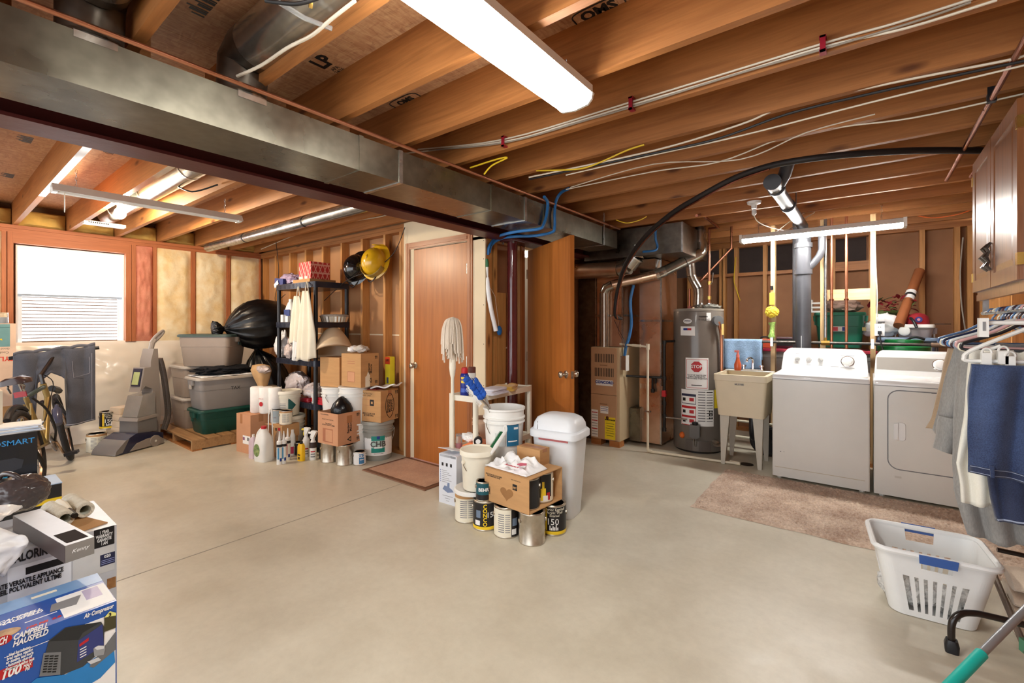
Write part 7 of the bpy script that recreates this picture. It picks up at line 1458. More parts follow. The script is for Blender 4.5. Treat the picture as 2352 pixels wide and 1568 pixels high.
# tray and rollers on top of it
tz = ZO + .0005; rp = G(150, 1206, ZO + .02)
t = thing('roller_tray', 'clear plastic packaging sheet under the two paint rollers', 'tray', V((rp.x - .04, rp.y + .0, tz)), .3); part(t, 'card', MB().box(-.10, -.08, 0, .12, .09, .004), card, 0)
nap = mat('roller_nap', (206, 200, 182), .95, var=.12, scale=30, bmp=1, bscale=70, col2=(226, 222, 206))
def roller(px, py, label):
    c = G(px, py, tz + .036); dv = V((-.99, -.1, 0)).normalized(); t = thing('roller_cover', label, 'paint roller', V((c.x, c.y, tz + .0075)))
    a = V((0, 0, .031)); b = a + dv * .2; n = dv.cross(V((0, 0, 1)))
    rs = []
    for s, r in ((0, .019), (0, .031), (.0, .031), (1, .031), (1, .019)): rs.append([a + dv * (.2 * s) + (n * math.cos(q) + V((0, 0, 1)) * math.sin(q)) * r for q in [2 * PI * i / 24 for i in range(24)]])
    part(t, 'nap', MB().rings(rs, False, False), nap, 40); part(t, 'core', MB().tube([a + dv * .001, b], .019, 20, False), mat('roller_core', (170, 172, 158), .5), solid=.003)
roller(150, 1192, 'used paint roller cover beside the grey slim box'); roller(196, 1172, 'used paint roller cover nearer the blue-lidded box')
hh = G(158, 1172, tz + .05); t = thing('paint_brush', 'cream-handled brush lying across the two roller covers', 'brush', hh); hv = V((.9, .12, -.1)).normalized(); part(t, 'handle', MB().tube([hh - hv * .12, hh - hv * .06, hh], [.013, .018, .013], 10), creamP, w=True); part(t, 'ferrule', MB().cyl(hh, hh + hv * .07, .011, n=10), blackiron, w=True)
# slim grey box with script
kz = .06; k0 = G(218, 1233, ZO + kz + .002); k1 = G(150, 1254, ZO + kz + .002); kw = abs(k0.y - k1.y); kl = .52
kr = .155; t = carton('slim grey box with dark window and white script name', V((k0.x - kl / 2 * math.cos(kr), (k0.y + k1.y) / 2 - kl / 2 * math.sin(kr), ZO + .001)), kr, kl, kw, kz, mat('slim_grey', (136, 132, 126), .35, coat=.2), False); fr_ = face(kl, kw, 'r')
part(t, 'top_print', MB().box(-kl / 2, -kw / 2, kz, kl / 2, kw / 2, kz + .001), mat('slim_silver', (196, 200, 206), .3), 0); part(t, 'window', MB().box(kl / 2 - .14, -kw / 2 + .01, kz + .001, kl / 2 - .02, kw / 2 - .01, kz + .0016), mat('dark_window', (26, 14, 12), .9), 0); part(t, 'side_print', MB().box(-kl / 2, -kw / 2 - .001, 0, kl / 2, -kw / 2, kz), mat('slim_brown', (70, 56, 52), .35), 0); lettering(t, 'Kenny', .018, fr_(.0, kz * .55), whitep, shear=.4)
# dark grey shopping bag and white bag
dg = mat('dark_grey_bag', (74, 66, 66), .25, var=.15, coat=.3, bmp=.15, bscale=10); b0_ = G(60, 1172, ZO); t = thing('plastic_bag', 'dark grey shopping bag slumped beside the roller covers', 'bag', V((b0_.x - .02, b0_.y - .0, ZO + .0005)))
part(t, 'bag', crumple((0, -.02, .075), .085, .10, .08, .10, 71, 5, -.073, 4), dg, 60); part(t, 'handles', MB().tube(cat([(-.05, -.09, .10), (-.03, -.07, .165), (.02, -.04, .17), (.03, -.01, .13), (.0, -.02, .11)], 5), [.02, .014, .012, .011, .01, .01, .01, .01, .01, .01, .01, .01, .01, .01, .01, .01, .01, .012, .014, .016, .02], 8), dg, 60); part(t, 'mouth', MB().blob((-.02, -.05, .13), (.04, .04, .02), .2, 6, 2), blackp)
wb_ = PD(18, 1240, 1.62); t = thing('plastic_bag', 'crumpled white shopping bag hanging over the appliance box edge', 'bag', V((wb_.x, wb_.y, ZO + .07)))
def wbag(u, v):
    y = OY + e - .72 + .43 * u; n = noise.noise(V((u * 5, v * 5, 3))) * .05 + noise.noise(V((u * 11, v * 12, 9))) * .022
    x0 = oc.x - .30; L1 = .32
    if v < .55: return (x0 + (v / .55) * L1, y + .04 * math.sin(v * 9), ZO + .07 + .08 * math.sin(PI * min(1, v * 1.3)) * (1 - .5 * u) + abs(n) * 1.1)
    q = (v - .55) / .45; return (x0 + L1 + .025 + abs(n) * .9 + .02 * math.sin(q * 3), y + .03 * math.sin(q * 5), ZO + .085 - q * (.24 - .10 * u) + n * .6)
part(t, 'sheet', MB().grid(wbag, 34, 40), whitebag, 60, .003, w=True)
# air compressor box
zc_ = .426; ac = G(268, 1379, zc_); aw, ad = .27, .62
blue = mat('box_blue', (26, 84, 170), .3, var=.05, coat=.3); lblue = mat('box_light_blue', (116, 158, 206), .3, var=.08, coat=.3)
AX, AY = ac.x - aw / 2, ac.y - ad / 2
t = carton('blue air compressor box with white lettering and red oval logo', V((AX, AY, 0)), 0, aw, ad, zc_, blue, False); fr_ = face(aw, ad, 'r'); e = ad / 2
tp_ = lambda y, x: T(x, y, zc_) @ MX(((0, -1, 0, 0), (1, 0, 0, 0), (0, 0, 1, 0), (0, 0, 0, 1)))    # text on top reads along +y, up = -x
part(t, 'top_print', MB().box(-aw / 2, -e, zc_, -aw / 2 + .08, e, zc_ + .0008), lblue, 0); panel(t, 'top_white', tp_(e - .062, .045), .12, .16, whitep, th=.0008); part(t, 'top_machine', MB().prism([(-.06, -.02), (.0, -.03), (.02, .03), (-.05, .03)], .0008, tp_(e - .085, .03) @ T(0, 0, .0008)), greyp, 0); part(t, 'top_text_block', MB().prism([(0, -.03), (.04, -.03), (.04, .05), (0, .05)], .0006, tp_(e - .06, .025) @ T(0, 0, .0008)), mat('pale_text', (190, 180, 206), .5), 0)
lettering(t, 'CAMPBELL\nHAUSFELD', .02, tp_(e - .205, .01), whitep, shear=.3, bold=.0008); part(t, 'red_oval', MB().prism([(.018 * math.cos(a), .009 * math.sin(a)) for a in [2 * PI * i / 20 for i in range(20)]], .0008, tp_(e - .28, .01)), redp, 0); lettering(t, '100 PSI  6.8', .016, tp_(e - .165, .10), redp, bold=.001, shear=.2); panel(t, 'top_rule', tp_(e - .165, .06), .07, .004, whitep, th=.0006); part(t, 'scene_picture', MB().prism([(.05 * math.cos(a), .03 * math.sin(a)) for a in [2 * PI * i / 24 for i in range(24)]], .0008, tp_(e - .26, .085)), mat('scene_tan', (196, 160, 120), .5, col2=(120, 90, 70), scale=30), 0); panel(t, 'sticker', tp_(e - .14, -.1) @ T(0, 0, .001), .06, .016, cream_l, th=.0005)
f2 = fr_; fz = fpos(t, ac.x, aw / 2); AC = RM[t].inverted()
blockp(fz, 'white_corner', 150, 267, 1428, 1620, whitep); wordp(fz, 'Air Compressor', 193, 262, 1397, 1410, whitep, 3, shear=.3); wordp(fz, 'CAMPBELL\nHAUSFELD', 30, 112, 1442, 1470, whitep, 3, shear=.3)
part(t, 'red_oval', MB().prism([(.017 * math.cos(a), .013 * math.sin(a)) for a in [2 * PI * i / 24 for i in range(24)]], .0008, fz(-8, 24, 1455, 1485)[0]), redp, 0); wordp(fz, 'CH', -2, 18, 1462, 1478, whitep, 3, shear=.4); blockp(fz, 'white_rule', 12, 150, 1482, 1483.2, whitep)
wordp(fz, '- Ideal for inflation,\n  brad nailing, stapling\n  air dusting, and more\n- Automatic shut-off\n- Compact 1 gallon tank', 8, 80, 1491, 1530, whitep, 3, shear=.2); blockp(fz, 'red_bar', -10, 76, 1526, 1548, redp); wordp(fz, '100', 5, 50, 1530, 1552, whitep, 3, shear=.3); wordp(fz, 'MAX\nPSI', 53, 74, 1522, 1538, whitep, 3, shear=.3)
g_ = lambda c: mat('print_grey_%d' % c, (c, c + 3, c + 6), .35)
def pp(name, pts, m, k=1):
    ps = [AC @ WX(px, py, ac.x) for px, py in pts]; part(t, name, MB().prism([(p.y, p.z) for p in ps], .0003, T(aw / 2 + .0006 + .0003 * k, 0, 0) @ facing(0)), m, 0)
pp('tank_print', [(70, 1568), (85, 1556), (150, 1548), (235, 1500), (262, 1488), (264, 1520), (230, 1556), (190, 1580), (70, 1600)], mat('tank_blue', (40, 130, 200), .3), 3)
pp('housing_print', [(104, 1500), (112, 1470), (150, 1440), (232, 1427), (240, 1440), (238, 1490), (190, 1530), (140, 1550)], g_(60), 4); pp('housing_top_print', [(112, 1472), (150, 1441), (232, 1427), (190, 1452), (180, 1468)], g_(36), 5); pp('grille_print', [(100, 1498), (140, 1496), (138, 1548), (90, 1552)], g_(120), 6)
for i in range(3):
    for j in range(7): x_, y_ = 103 + i * 11 - j * .9, 1503 + j * 6; pp('grille_slot', [(x_, y_ + 1), (x_ + 9, y_), (x_ + 9, y_ + 3), (x_, y_ + 4)], g_(22), 8)
pp('panel_print', [(180, 1470), (235, 1432), (238, 1480), (176, 1520)], mat('panel_navy', (50, 60, 120), .3), 6); pp('panel_red', [(182, 1478), (203, 1463), (203, 1470), (182, 1484)], redp, 8)
for j in range(4): pp('panel_line', [(183, 1490 + j * 6), (198, 1482 + j * 6), (198, 1484 + j * 6), (183, 1492 + j * 6)], whitep, 8)
pp('rail_print', [(205, 1530), (266, 1448), (266, 1490), (215, 1532)], g_(110), 5); pp('gauge_print', [(214, 1488), (224, 1481), (238, 1481), (241, 1488), (238, 1502), (216, 1506)], g_(150), 9); pp('gauge_face', [(216, 1486), (226, 1481), (240, 1482), (238, 1488), (222, 1491)], g_(210), 10); pp('valve_print', [(200, 1518), (225, 1508), (232, 1514), (208, 1524)], g_(205), 9)
pp('tag_print', [(239, 1415), (266, 1405), (266, 1440), (239, 1450)], mat('tag_olive', (70, 66, 40), .5), 7); pp('tag_top', [(239, 1417), (252, 1402), (266, 1406), (266, 1412)], mat('tag_lime', (226, 226, 130), .5), 9); wordp(fz, '3', 249, 255, 1406, 1414, blackp, 9)

# ------------------------------------------------------------------ oak wall cabinet at the right
kx = .49; ky0, ky1, kz0, kz1 = 2.74, 3.77, 1.50, 2.28
t = thing('wall_cabinet', 'two-door oak wall cabinet with ornate dark handles', 'cabinet', (.67, 3.2, kz0))
part(t, 'carcass', MB().box(kx + .022, ky0, kz0, WR, ky1, kz1), oak, 0, w=True); part(t, 'side_panel', MB().box(kx + .022, ky0 - .006, kz0 + .0, WR, ky0, kz1), wood('oak_side', (176, 124, 62), (204, 152, 90), 2, .4, 9, False), 0, w=True); part(t, 'bottom_rail', MB().box(kx + .018, ky0, kz0 - .035, kx + .04, ky1, kz0), oak, 0, w=True)
ym = 3.27
for (a, b_) in ((ky0 + .02, ym - .006), (ym + .006, ky1 - .015)):
    dr = part(t, 'door', MB().box(kx + .006, a, kz0 + .015, kx + .022, b_, kz1 - .02), oak, 0, w=True)
    s_ = .065
    for q in ((a, a + s_, kz0 + .015, kz1 - .02), (b_ - s_, b_, kz0 + .015, kz1 - .02)): o = part(t, 'door_stile', MB().box(kx - .0, q[0], q[2], kx + .006, q[1], q[3]), oak, 0, w=True)
    for q in ((kz0 + .015, kz0 + .08), (kz1 - .085, kz1 - .02)): part(t, 'door_rail', MB().box(kx, a + s_, q[0], kx + .006, b_ - s_, q[1]), oak, 0, w=True)
    part(t, 'raised_panel', MB().rings([[(x, y, z) for y, z in ((a + s_ + i, kz0 + .08 + i), (b_ - s_ - i, kz0 + .08 + i), (b_ - s_ - i, kz1 - .085 - i), (a + s_ + i, kz1 - .085 - i))] for x, i in ((kx + .006, .004), (kx + .001, .03))]), oak, 0, w=True)
    hy = ym - .035 if a < 3 else ym + .035
    part(t, 'handle', MB().tube([(kx - .004, hy, kz0 + .10), (kx - .022, hy, kz0 + .12), (kx - .012, hy, kz0 + .14), (kx - .026, hy, kz0 + .165), (kx - .012, hy, kz0 + .19), (kx - .022, hy, kz0 + .21), (kx - .004, hy, kz0 + .235)], [.006, .011, .007, .014, .007, .011, .006], 8), galv('pewter', (90, 84, 80), (130, 124, 118), .3), w=True)
    ye = a if a < 3 else b_
    for z in (kz0 + .1, kz1 - .12): part(t, 'hinge', MB().box(kx - .003, ye - .02 if a < 3 else ye - .012, z - .025, kx + .02, ye + .012 if a < 3 else ye + .02, z + .025), brass, 0, w=True)
# ------------------------------------------------------------------ clothes rod, hangers, clothes
RX, RZ_ = .54, 1.395
t = thing('clothes_rod', 'steel clothes rod mounted under the oak cabinet', 'rod', (RX, 3.0, RZ_)); part(t, 'rod', MB().cyl((RX, 2.3, RZ_), (RX, 3.8, RZ_), .011, n=12), steel, w=True)
for y in (2.78, 3.72): part(t, 'bracket', MB().box(RX - .012, y, RZ_, RX + .012, y + .02, kz0), steel, 0, w=True)
def hanger(y, m, label, tilt=0.0, dz=0.0, wide=.215):
    c = V((RX, y, RZ_ + .011)); t = thing('hanger', label, 'hanger', (RX, y, RZ_ - .2), 0, 'plastic hangers on the rod'); z0 = RZ_ - .055 + dz; zt = RZ_ - .165 + dz
    hk = [(RX + .018 * math.cos(a), y, RZ_ + .002 + .018 * math.sin(a)) for a in [-.6 + i * .42 for i in range(10)]]
    part(t, 'hook', MB().tube(hk[::-1] + [(RX, y, RZ_ - .02)] if False else [(RX, y, z0)] + [(RX, y, RZ_ - .03)] + hk, .0045, 6), m, w=True)
    ring = cat([(RX, y, z0 + .005), (RX - .1, y + tilt, z0 - .05), (RX - wide + .02, y + tilt * 2, zt + .022), (RX - wide, y + tilt * 2, zt + .008), (RX - wide + .012, y + tilt * 2, zt - .012), (RX - .1, y + tilt, zt - .012), (RX + .1, y - tilt, zt - .012), (RX + wide - .012, y - tilt * 2, zt - .012), (RX + wide, y - tilt * 2, zt + .008), (RX + wide - .02, y - tilt * 2, zt + .022), (RX + .1, y - tilt, z0 - .05)], 4, True)
    part(t, 'body', MB().tube(ring, .0065, 8, closed=True), m, w=True)
hc = [('ivory', (232, 226, 200)), ('pale blue', (130, 160, 200)), ('navy', (34, 40, 72)), ('maroon', (84, 34, 40)), ('sky blue', (90, 140, 196)), ('white', (234, 234, 230)), ('dark plum', (58, 34, 44)), ('grey blue', (140, 156, 176)), ('pink', (216, 170, 170)), ('cream', (238, 230, 206)), ('black', (30, 28, 32)), ('steel blue', (86, 116, 160))]
hw_ = ['behind the tan shirt', 'behind the grey sweatshirt', 'holding the grey sweatshirt', 'next to the navy hanger', 'between the maroon and white hangers', 'in the middle of the rod', 'beside the middle white hanger', 'holding the white shirt', 'next to the white shirt', 'just behind the jeans', 'right behind the clip hanger', 'beside the far rod bracket']
for i, (nm, c) in enumerate(hc): hanger(3.42 - i * .068 if i < 11 else 3.55, mat('hanger_' + nm.replace(' ', '_'), c, .3, var=.02, coat=.2), nm + ' plastic clothes hanger ' + hw_[i], .004 * (-1) ** i, .004 * (i % 3))
# front clip hanger in white
yF = 2.63; z0 = 1.345
t = thing('clip_hanger', 'white plastic clip hanger holding the upside-down jeans', 'hanger', (RX, yF, 1.2)); m = white
pA = [WY(2352 + 60, 735, yF), WY(2330, 765, yF), WY(2245, 798, yF), WY(2219, 812, yF), WY(2215, 820, yF), WY(2222, 828, yF), WY(2300, 830, yF), WY(2420, 832, yF)]
part(t, 'frame', MB().tube(cat(pA, 5), .008, 8), m, w=True); part(t, 'hook', MB().tube(cat([pA[0], pA[0] + V((.03, 0, .03)), V((RX, yF, RZ_ - .02)), V((RX - .016, yF, RZ_ + .004)), V((RX, yF, RZ_ + .018)), V((RX + .016, yF, RZ_ + .004))], 4), .006, 8), m, w=True); part(t, 'arm_hook', MB().tube([WY(2262, 803, yF), WY(2280, 800, yF), WY(2298, 794, yF)], .006, 8), m, w=True)
for px, py in ((2264, 822), (2302, 818), (2318, 830)):
    q = WY(px, py, yF); part(t, 'clip', MB().box(q.x - .014, q.y - .022, q.z - .03, q.x + .014, q.y + .016, q.z + .022), white, 0, w=True); rg = [q + V((.014 * math.cos(a), -.022, .022 + .018 * math.sin(a))) for a in [PI * i / 10 for i in range(11)]]; part(t, 'clip_loop', MB().tube(rg, .004, 6), white, w=True)
yB = 2.48; t = thing('clip_hanger', 'white trouser hanger bar with square end clip, empty', 'hanger', WY(2258, 760, yB)); c0 = WY(2258, 752, yB); part(t, 'bar', MB().cyl(WY(2262, 741, yB), V((.72, yB, WY(2262, 741, yB).z)), .008, n=10), white, w=True)
part(t, 'end_clip', MB().box(c0.x - .013, yB - .02, c0.z - .036, c0.x + .013, yB + .02, c0.z + .036), white, 0, w=True); part(t, 'clip_spring', MB().box(c0.x - .004, yB - .022, c0.z - .012, c0.x + .004, yB - .02, c0.z + .022), greyp, 0, w=True); zb_ = WY(2262, 741, yB).z
part(t, 'hook', MB().tube(cat([(RX, yB, zb_), (RX, yB, RZ_ - .02), (RX - .016, yB, RZ_ + .004), (RX, yB, RZ_ + .018), (RX + .016, yB, RZ_ + .004)], 4), .006, 8), white, w=True)
def garment(name, label, cat_, Y, left, xr, m, folds=5, amp=.016, seed=0, th=.018, wav=.006, nu=30, nv=36):
    """left: outline (px,py) from shoulder to hem at depth Y; right edge runs to xr."""
    L = [WY(a, b, Y) for a, b in left]; zs_ = [p.z for p in L]
    def at(v):
        z = zs_[0] + (zs_[-1] - zs_[0]) * v
        for a, b in zip(L[:-1], L[1:]):
            if b.z - 1e-6 <= z <= a.z + 1e-6: q = (a.z - z) / max(1e-6, a.z - b.z); return a.x + (b.x - a.x) * q, z
        return L[-1].x, z
    t = thing(name, label, cat_, (RX, Y, zs_[-1]))
    def f(u, v):
        x0, z = at(v); x = x0 + (xr - x0) * u; top = 1 - .75 * max(0, 1 - v * 5)
        y = Y + amp * top * math.sin(u * folds * 2 * PI + seed + v * 1.5) + .012 * noise.noise(V((u * 4 + seed, v * 5, seed)))
        return (x, y, z + wav * math.sin(u * 9 + seed) * v)
    part(t, 'cloth', MB().grid(f, nu, nv), m, 70, th, w=True); return t, f
heather = fabric('heather_grey', (128, 126, 124), (160, 158, 154), 200, (1, 1, .3)); tanF = fabric('tan_cotton', (168, 142, 114), (186, 162, 134), 260); wht = fabric('ivory_knit', (226, 222, 208), (240, 238, 228), 260); denim = fabric('blue_denim', (24, 36, 70), (68, 88, 128), 240); denimD = fabric('dark_denim', (22, 30, 56), (50, 62, 96), 240)
garment('shirt', 'tan shirt hanging farthest from the jeans', 'shirt', 3.284, [(2178, 800), (2160, 880), (2140, 960), (2128, 985)], .58, tanF, 3, .012, .4)
t, f = garment('sweatshirt', 'heather grey sweatshirt with wide sleeve hanging behind the white shirt', 'sweatshirt', 3.012, [(2192, 798), (2172, 880), (2160, 940), (2146, 990), (2160, 1005), (2170, 1030)], .70, heather, 4, .02, 1.2, .02)
part(t, 'sleeve', MB().tube(cat([WY(2188, 960, 2.99), WY(2180, 1000, 2.985), WY(2165, 1035, 2.98)], 5), [.05, .05, .052, .05, .048, .046, .044, .042, .04, .038, .036], 14), heather, 60, w=True)
garment('sweatshirt', 'long grey sweatshirt hanging low behind the laundry basket', 'sweatshirt', 2.876, [(2207, 800), (2195, 960), (2192, 1060), (2195, 1130), (2212, 1190), (2225, 1228)], .72, heather, 4, .022, 2.2, .02, .012)
garment('shirt', 'ivory white shirt hanging between grey sweatshirt and jeans', 'shirt', 2.74, [(2228, 802), (2215, 960), (2195, 1060), (2205, 1110), (2207, 1150)], .56, wht, 4, .016, 3.1, .012, .01)
t, f = garment('jeans', 'blue jeans clipped upside down with frayed opening and belt loops', 'jeans', 2.60, [(2232, 836), (2226, 920), (2224, 1010), (2228, 1070), (2229, 1088)], .72, denim, 3, .02, .6, .022, .008, 40, 40)
stY = mat('denim_stitch', (150, 160, 184), .8)
part(t, 'waistband', MB().grid(lambda u, v: V(f(u, .93 + .07 * v)) + V((0, -.014, 0)), 30, 4), denimD, 60, .006, w=True)
for vv in (.935, .985): part(t, 'stitching', MB().tube([V(f(u / 20, vv)) + V((0, -.019, 0)) for u in range(21)], .0014, 4), stY, w=True)
for u in (.13, .5): part(t, 'belt_loop', MB().grid(lambda a, b: V(f(u + .03 * a, .90 + .1 * b)) + V((0, -.02, 0)), 2, 4), denim, 0, .005, w=True)
part(t, 'torn_opening', MB().grid(lambda a, b: V(f(.40 + .3 * a, .84 + .07 * b * math.sin(PI * a))) + V((0, -.016, 0)), 12, 4), denimD, 0, .004, w=True); part(t, 'frayed_edge', MB().tube([V(f(.40 + .3 * i / 12, .84 + .004 * (i % 2) - .02 * math.sin(PI * i / 12))) + V((0, -.019, 0)) for i in range(13)], .0035, 5), mat('fray_white', (214, 212, 208), .9), w=True); part(t, 'side_seam', MB().tube([V(f(.45, i / 20)) + V((0, -.013, 0)) for i in range(17)], .0018, 4), denimD, w=True)
t, f = garment('jeans', 'dark blue jeans leg hanging below the clipped jeans', 'jeans', 2.68, [(2270, 840), (2272, 1085), (2280, 1140), (2292, 1194)], .70, denimD, 3, .016, 5, .02, .006)
part(t, 'hem', MB().tube([V(f(i / 16, .985)) + V((0, -.012, 0)) for i in range(17)], .004, 5), stY, w=True)
garment('sweater', 'grey wool sweater hanging behind the clip hanger', 'sweater', 2.95, [(2290, 790), (2275, 830), (2270, 860), (2268, 900)], .78, fabric('charcoal_knit', (104, 102, 104), (134, 132, 132), 180), 4, .01, 6, .02)

# ------------------------------------------------------------------ laundry basket with openings
bA, bB = G(2046, 1402), G(2236, 1452); bu = (bB - bA).normalized(); ang = math.atan2(bu.y, bu.x); bL = (bB - bA).length + .02; bW = .25; hb = .30; K = 1.38
bn = V((-bu.y, bu.x, 0)); ctr = bA + bu * (bL / 2) + bn * (bW / 2)
t = thing('laundry_basket', 'white plastic laundry basket with blue grips on the floor', 'basket', ctr, ang)
def bpt(s, z, off=0.0):     # s in [0,4) round the sides, returns local point on the wall
    k = 1 + (K - 1) * z / hb; w_, d_ = bL * k / 2 - off, bW * k / 2 - off; i = int(s) % 4; f = s - int(s); r = .055; q = .1
    al = -PI / 2 + i * PI / 2; nx, ny = math.cos(al), math.sin(al); tx, ty = -ny, nx; hn, ht = (d_, w_) if i % 2 == 0 else (w_, d_)
    if f < q: g = -1; an = al - PI / 4 + PI / 4 * f / q
    elif f > 1 - q: g = 1; an = al + PI / 4 * (f - 1 + q) / q
    else:
        u = -(ht - r) + 2 * (ht - r) * (f - q) / (1 - 2 * q); return V((nx * hn + tx * u, ny * hn + ty * u, z))
    cx, cy = nx * (hn - r) + tx * g * (ht - r), ny * (hn - r) + ty * g * (ht - r); return V((cx + r * math.cos(an), cy + r * math.sin(an), z))
bpl = mat('basket_white', (232, 234, 234), .4, var=.02)
def strip(name, s0, s1, z0, z1, m=bpl, off=0.0, n=48): part(t, name, MB().grid(lambda u, v: bpt(s0 + (s1 - s0) * u, z0 + (z1 - z0) * v, off), n if s1 - s0 > .1 else 2, 1), m, 0, .004)
part(t, 'bottom', MB().rings([rrect(bL, bW, .055, .003), rrect(bL, bW, .055, .008)]), bpl, 0)
for i in range(4):
    n = 7 if i % 2 == 0 else 4; s = i + .0; m0, m1 = .16, .84
    strip('wall_band', i, i + .9999, .003, .03); strip('wall_band', i, i + .9999, .195, .24 if i % 2 == 0 else hb)
    if i % 2 == 0:
        strip('wall_band', i, i + .36, .24, hb); strip('wall_band', i + .66, i + .9999, .24, hb)
        strip('blue_grip', i + .36, i + .66, hb - .026, hb + .014, mat('grip_blue', (62, 98, 168), .4), -.02)
    strip('corner_panel', i, i + m0, .03, .195); strip('corner_panel', i + m1, i + .9999, .03, .195)
    for k in range(n - 1):
        q = m0 + (m1 - m0) * (k + 1) / n; strip('slat', i + q - .027, i + q + .027, .03, .195)
rp_ = [bpt(i / 20, hb + .002, -.006) for i in range(80)]; part(t, 'rim', MB().tube(rp_, .0125, 8, closed=True), bpl)
for i in range(5): part(t, 'lace_liner', MB().blob((-.13 + i * .065, .02 * (-1) ** i, .07), (.05, .085, .055), .3, 6, 3, 80 + i), mat('lace_liner', (206, 206, 204), .8, var=.3, scale=60, bmp=.8, bscale=60), 60)
# ------------------------------------------------------------------ ironing board legs, pads, pole
fo = G(2186, 1496); tz_ = .165
t = thing('folding_stand', 'black tubular stand leg with rubber foot beside the laundry basket', 'stand', fo)
legp = cat([fo + V((0, 0, .02)), fo + V((.0, 0, .11)), fo + V((.02, .012, .15)), fo + V((.06, .03, tz_)), fo + V((.14, .05, tz_)), fo + V((.5, .10, tz_ - .01))], 6)
part(t, 'tube', MB().tube(legp, .0125, 12), blacks, w=True); part(t, 'rubber_foot', MB().rings([rrect(.042, .042, .01, 0), rrect(.046, .046, .012, .03), rrect(.036, .036, .012, .05)]), black, 50)
s0 = PD(2280, 1312, 2.12); s1 = PD(2360, 1500, 1.78); part(t, 'cross_tube', MB().cyl(s0, s1, .012, n=10), mat('scuffed_tube', (120, 106, 96), .4, .5, var=.3, scale=20), w=True)
part(t, 'upper_bar', MB().cyl(PD(2290, 1262, 2.2), PD(2420, 1290, 2.1), .011, n=10), blacks, w=True)
fg = PD(2348, 1480, 1.80); part(t, 'green_cap', MB().mbox(T(fg.x + .02, fg.y, fg.z) @ RZ(.4), .05, .03, .05), mat('cap_green', (74, 130, 100), .5), w=True)
pq = PD(2345, 1290, 2.22)
for i in range(4):
    single('ironing_pad', MB().rings([[V((.5 + .30 * q, 2.94 + .01 * i, .03 + .058 * i)) + V((0, y, z)) + V((0, .012 * math.sin(q * 9 + i), .008 * math.sin(q * 7 + i * 2))) for y, z in [(.12 * math.cos(a), .026 * math.sin(a)) for a in [2 * PI * j / 12 for j in range(12)]]] for q in [k / 8 for k in range(9)]]), fabric('pad_beige', (206, 184, 160), (226, 210, 190), 200), ('lowest folded beige pad on the floor by the wall', 'second folded beige pad from the floor', 'third folded beige pad in the pile', 'topmost folded beige pad of the pile')[i], 'pad', sm=60)
pp0, pp1, pp2 = PD(2420, 1335, 1.50), PD(2243, 1512, 1.36), PD(2165, 1592, 1.30)
t = thing('broom_handle', 'grey metal pole with teal rubber grip leaning into the corner', 'pole', pp2)
part(t, 'pole', MB().cyl(pp0 + (pp0 - pp1) * .6, pp1, .011, n=14), mat('grey_metal_pole', (150, 152, 156), .3, .5), w=True); part(t, 'grip', MB().cyl(pp1 + (pp0 - pp1) * .06, pp2 + (pp2 - pp1) * 2.0, .0155, n=14), mat('teal_grip', (24, 168, 156), .4), w=True)
# small dark scrap on the floor
# ------------------------------------------------------------------ storage behind the plumbing wall
ys_ = 5.86; xs = lambda px: WY(px, 0, ys_ - .2).x; zz = lambda px, py: WY(px, py, ys_ - .2).z
def tote2(label, px0, px1, py0, py1, m, lm, d_=.4, under=None):
    x0, x1 = xs(px0), xs(px1); z1, z0 = zz(px1, py0), zz(px1, py1); return tote(label, V(((x0 + x1) / 2, ys_, z0)), 0, (x1 - x0) / 1.04, d_, z1 - z0, m, lm), z0, z1
shz = zz(1900, 860); sh_ = thing('storage_shelf', 'rough wooden shelf behind the plumbing wall carrying totes', 'shelf', (-.2, ys_, 0))
for i in range(4): part(sh_, 'plank', MB().box(-1.0, ys_ - .30 + i * .15, shz - .04, .82, ys_ - .155 + i * .15, shz - .002), pX, 0, w=True)
for x in (-.95, -.1, .74): part(sh_, 'support', MB().box(x, ys_ - .28, 0, x + .05, ys_ + .26, shz - .04), pZ, 0, w=True)
clr = mat('clear_tote', (176, 170, 166), .15, var=.1, trans=.35, coat=.3); redL = mat('red_lid', (176, 34, 62), .35)
a_ = zz(1800, 800); tote('clear tote with red lid behind the washer, left one', V((-.68, ys_, shz - .0015)), 0, .52, .42, a_ - shz, clr, redL); tote('clear tote with red lid under the green tote', V((-.13, ys_, shz - .0015)), 0, .54, .42, a_ - shz, clr, redL)
g0 = a_; t, _, gz1 = tote2('green tote with white sticker on a red-lidded tote', 1868, 1990, 716, 800, mat('tote_mid_green', (30, 112, 88), .4, var=.04), mat('tote_mid_green', (1, 1, 1))); 
fm = lambda x, z: T(x, -.2 * .97 - .004, z) @ facing(-PI / 2)
panel(t, 'sticker', fm(.0, .19), .12, .05, whitep); panel(t, 'sticker_mark', fm(-.03, .19) @ T(0, 0, .001), .04, .04, mat('sticker_red', (200, 70, 80), .5)); panel(t, 'sticker_mark', fm(.04, .19) @ T(0, 0, .001), .03, .04, bluep); panel(t, 'emblem', fm(.2, .19), .03, .035, mat('emblem_gold', (206, 190, 120), .5))
single('fabric_bag', crumple((xs(1935), ys_, gz1 + .07), .15, .1, .075, .3, 91, 4, -.068), mat('taupe_bag', (120, 96, 84), .8), 'brown fabric bag on the green tote', 'bag'); t = thing('picture_frame', 'stack of white frame edges on the green tote', 'frame', V((xs(1873), ys_ - .05, gz1)))
for i in range(3): part(t, 'frame_rail', MB().box(-.06, -.06, .002 + i * .045, .06, .06, .02 + i * .045), white, 0); part(t, 'frame_post', MB().box(-.05, -.05, .02 + i * .045, -.035, .05, .047 + i * .045), white, 0)
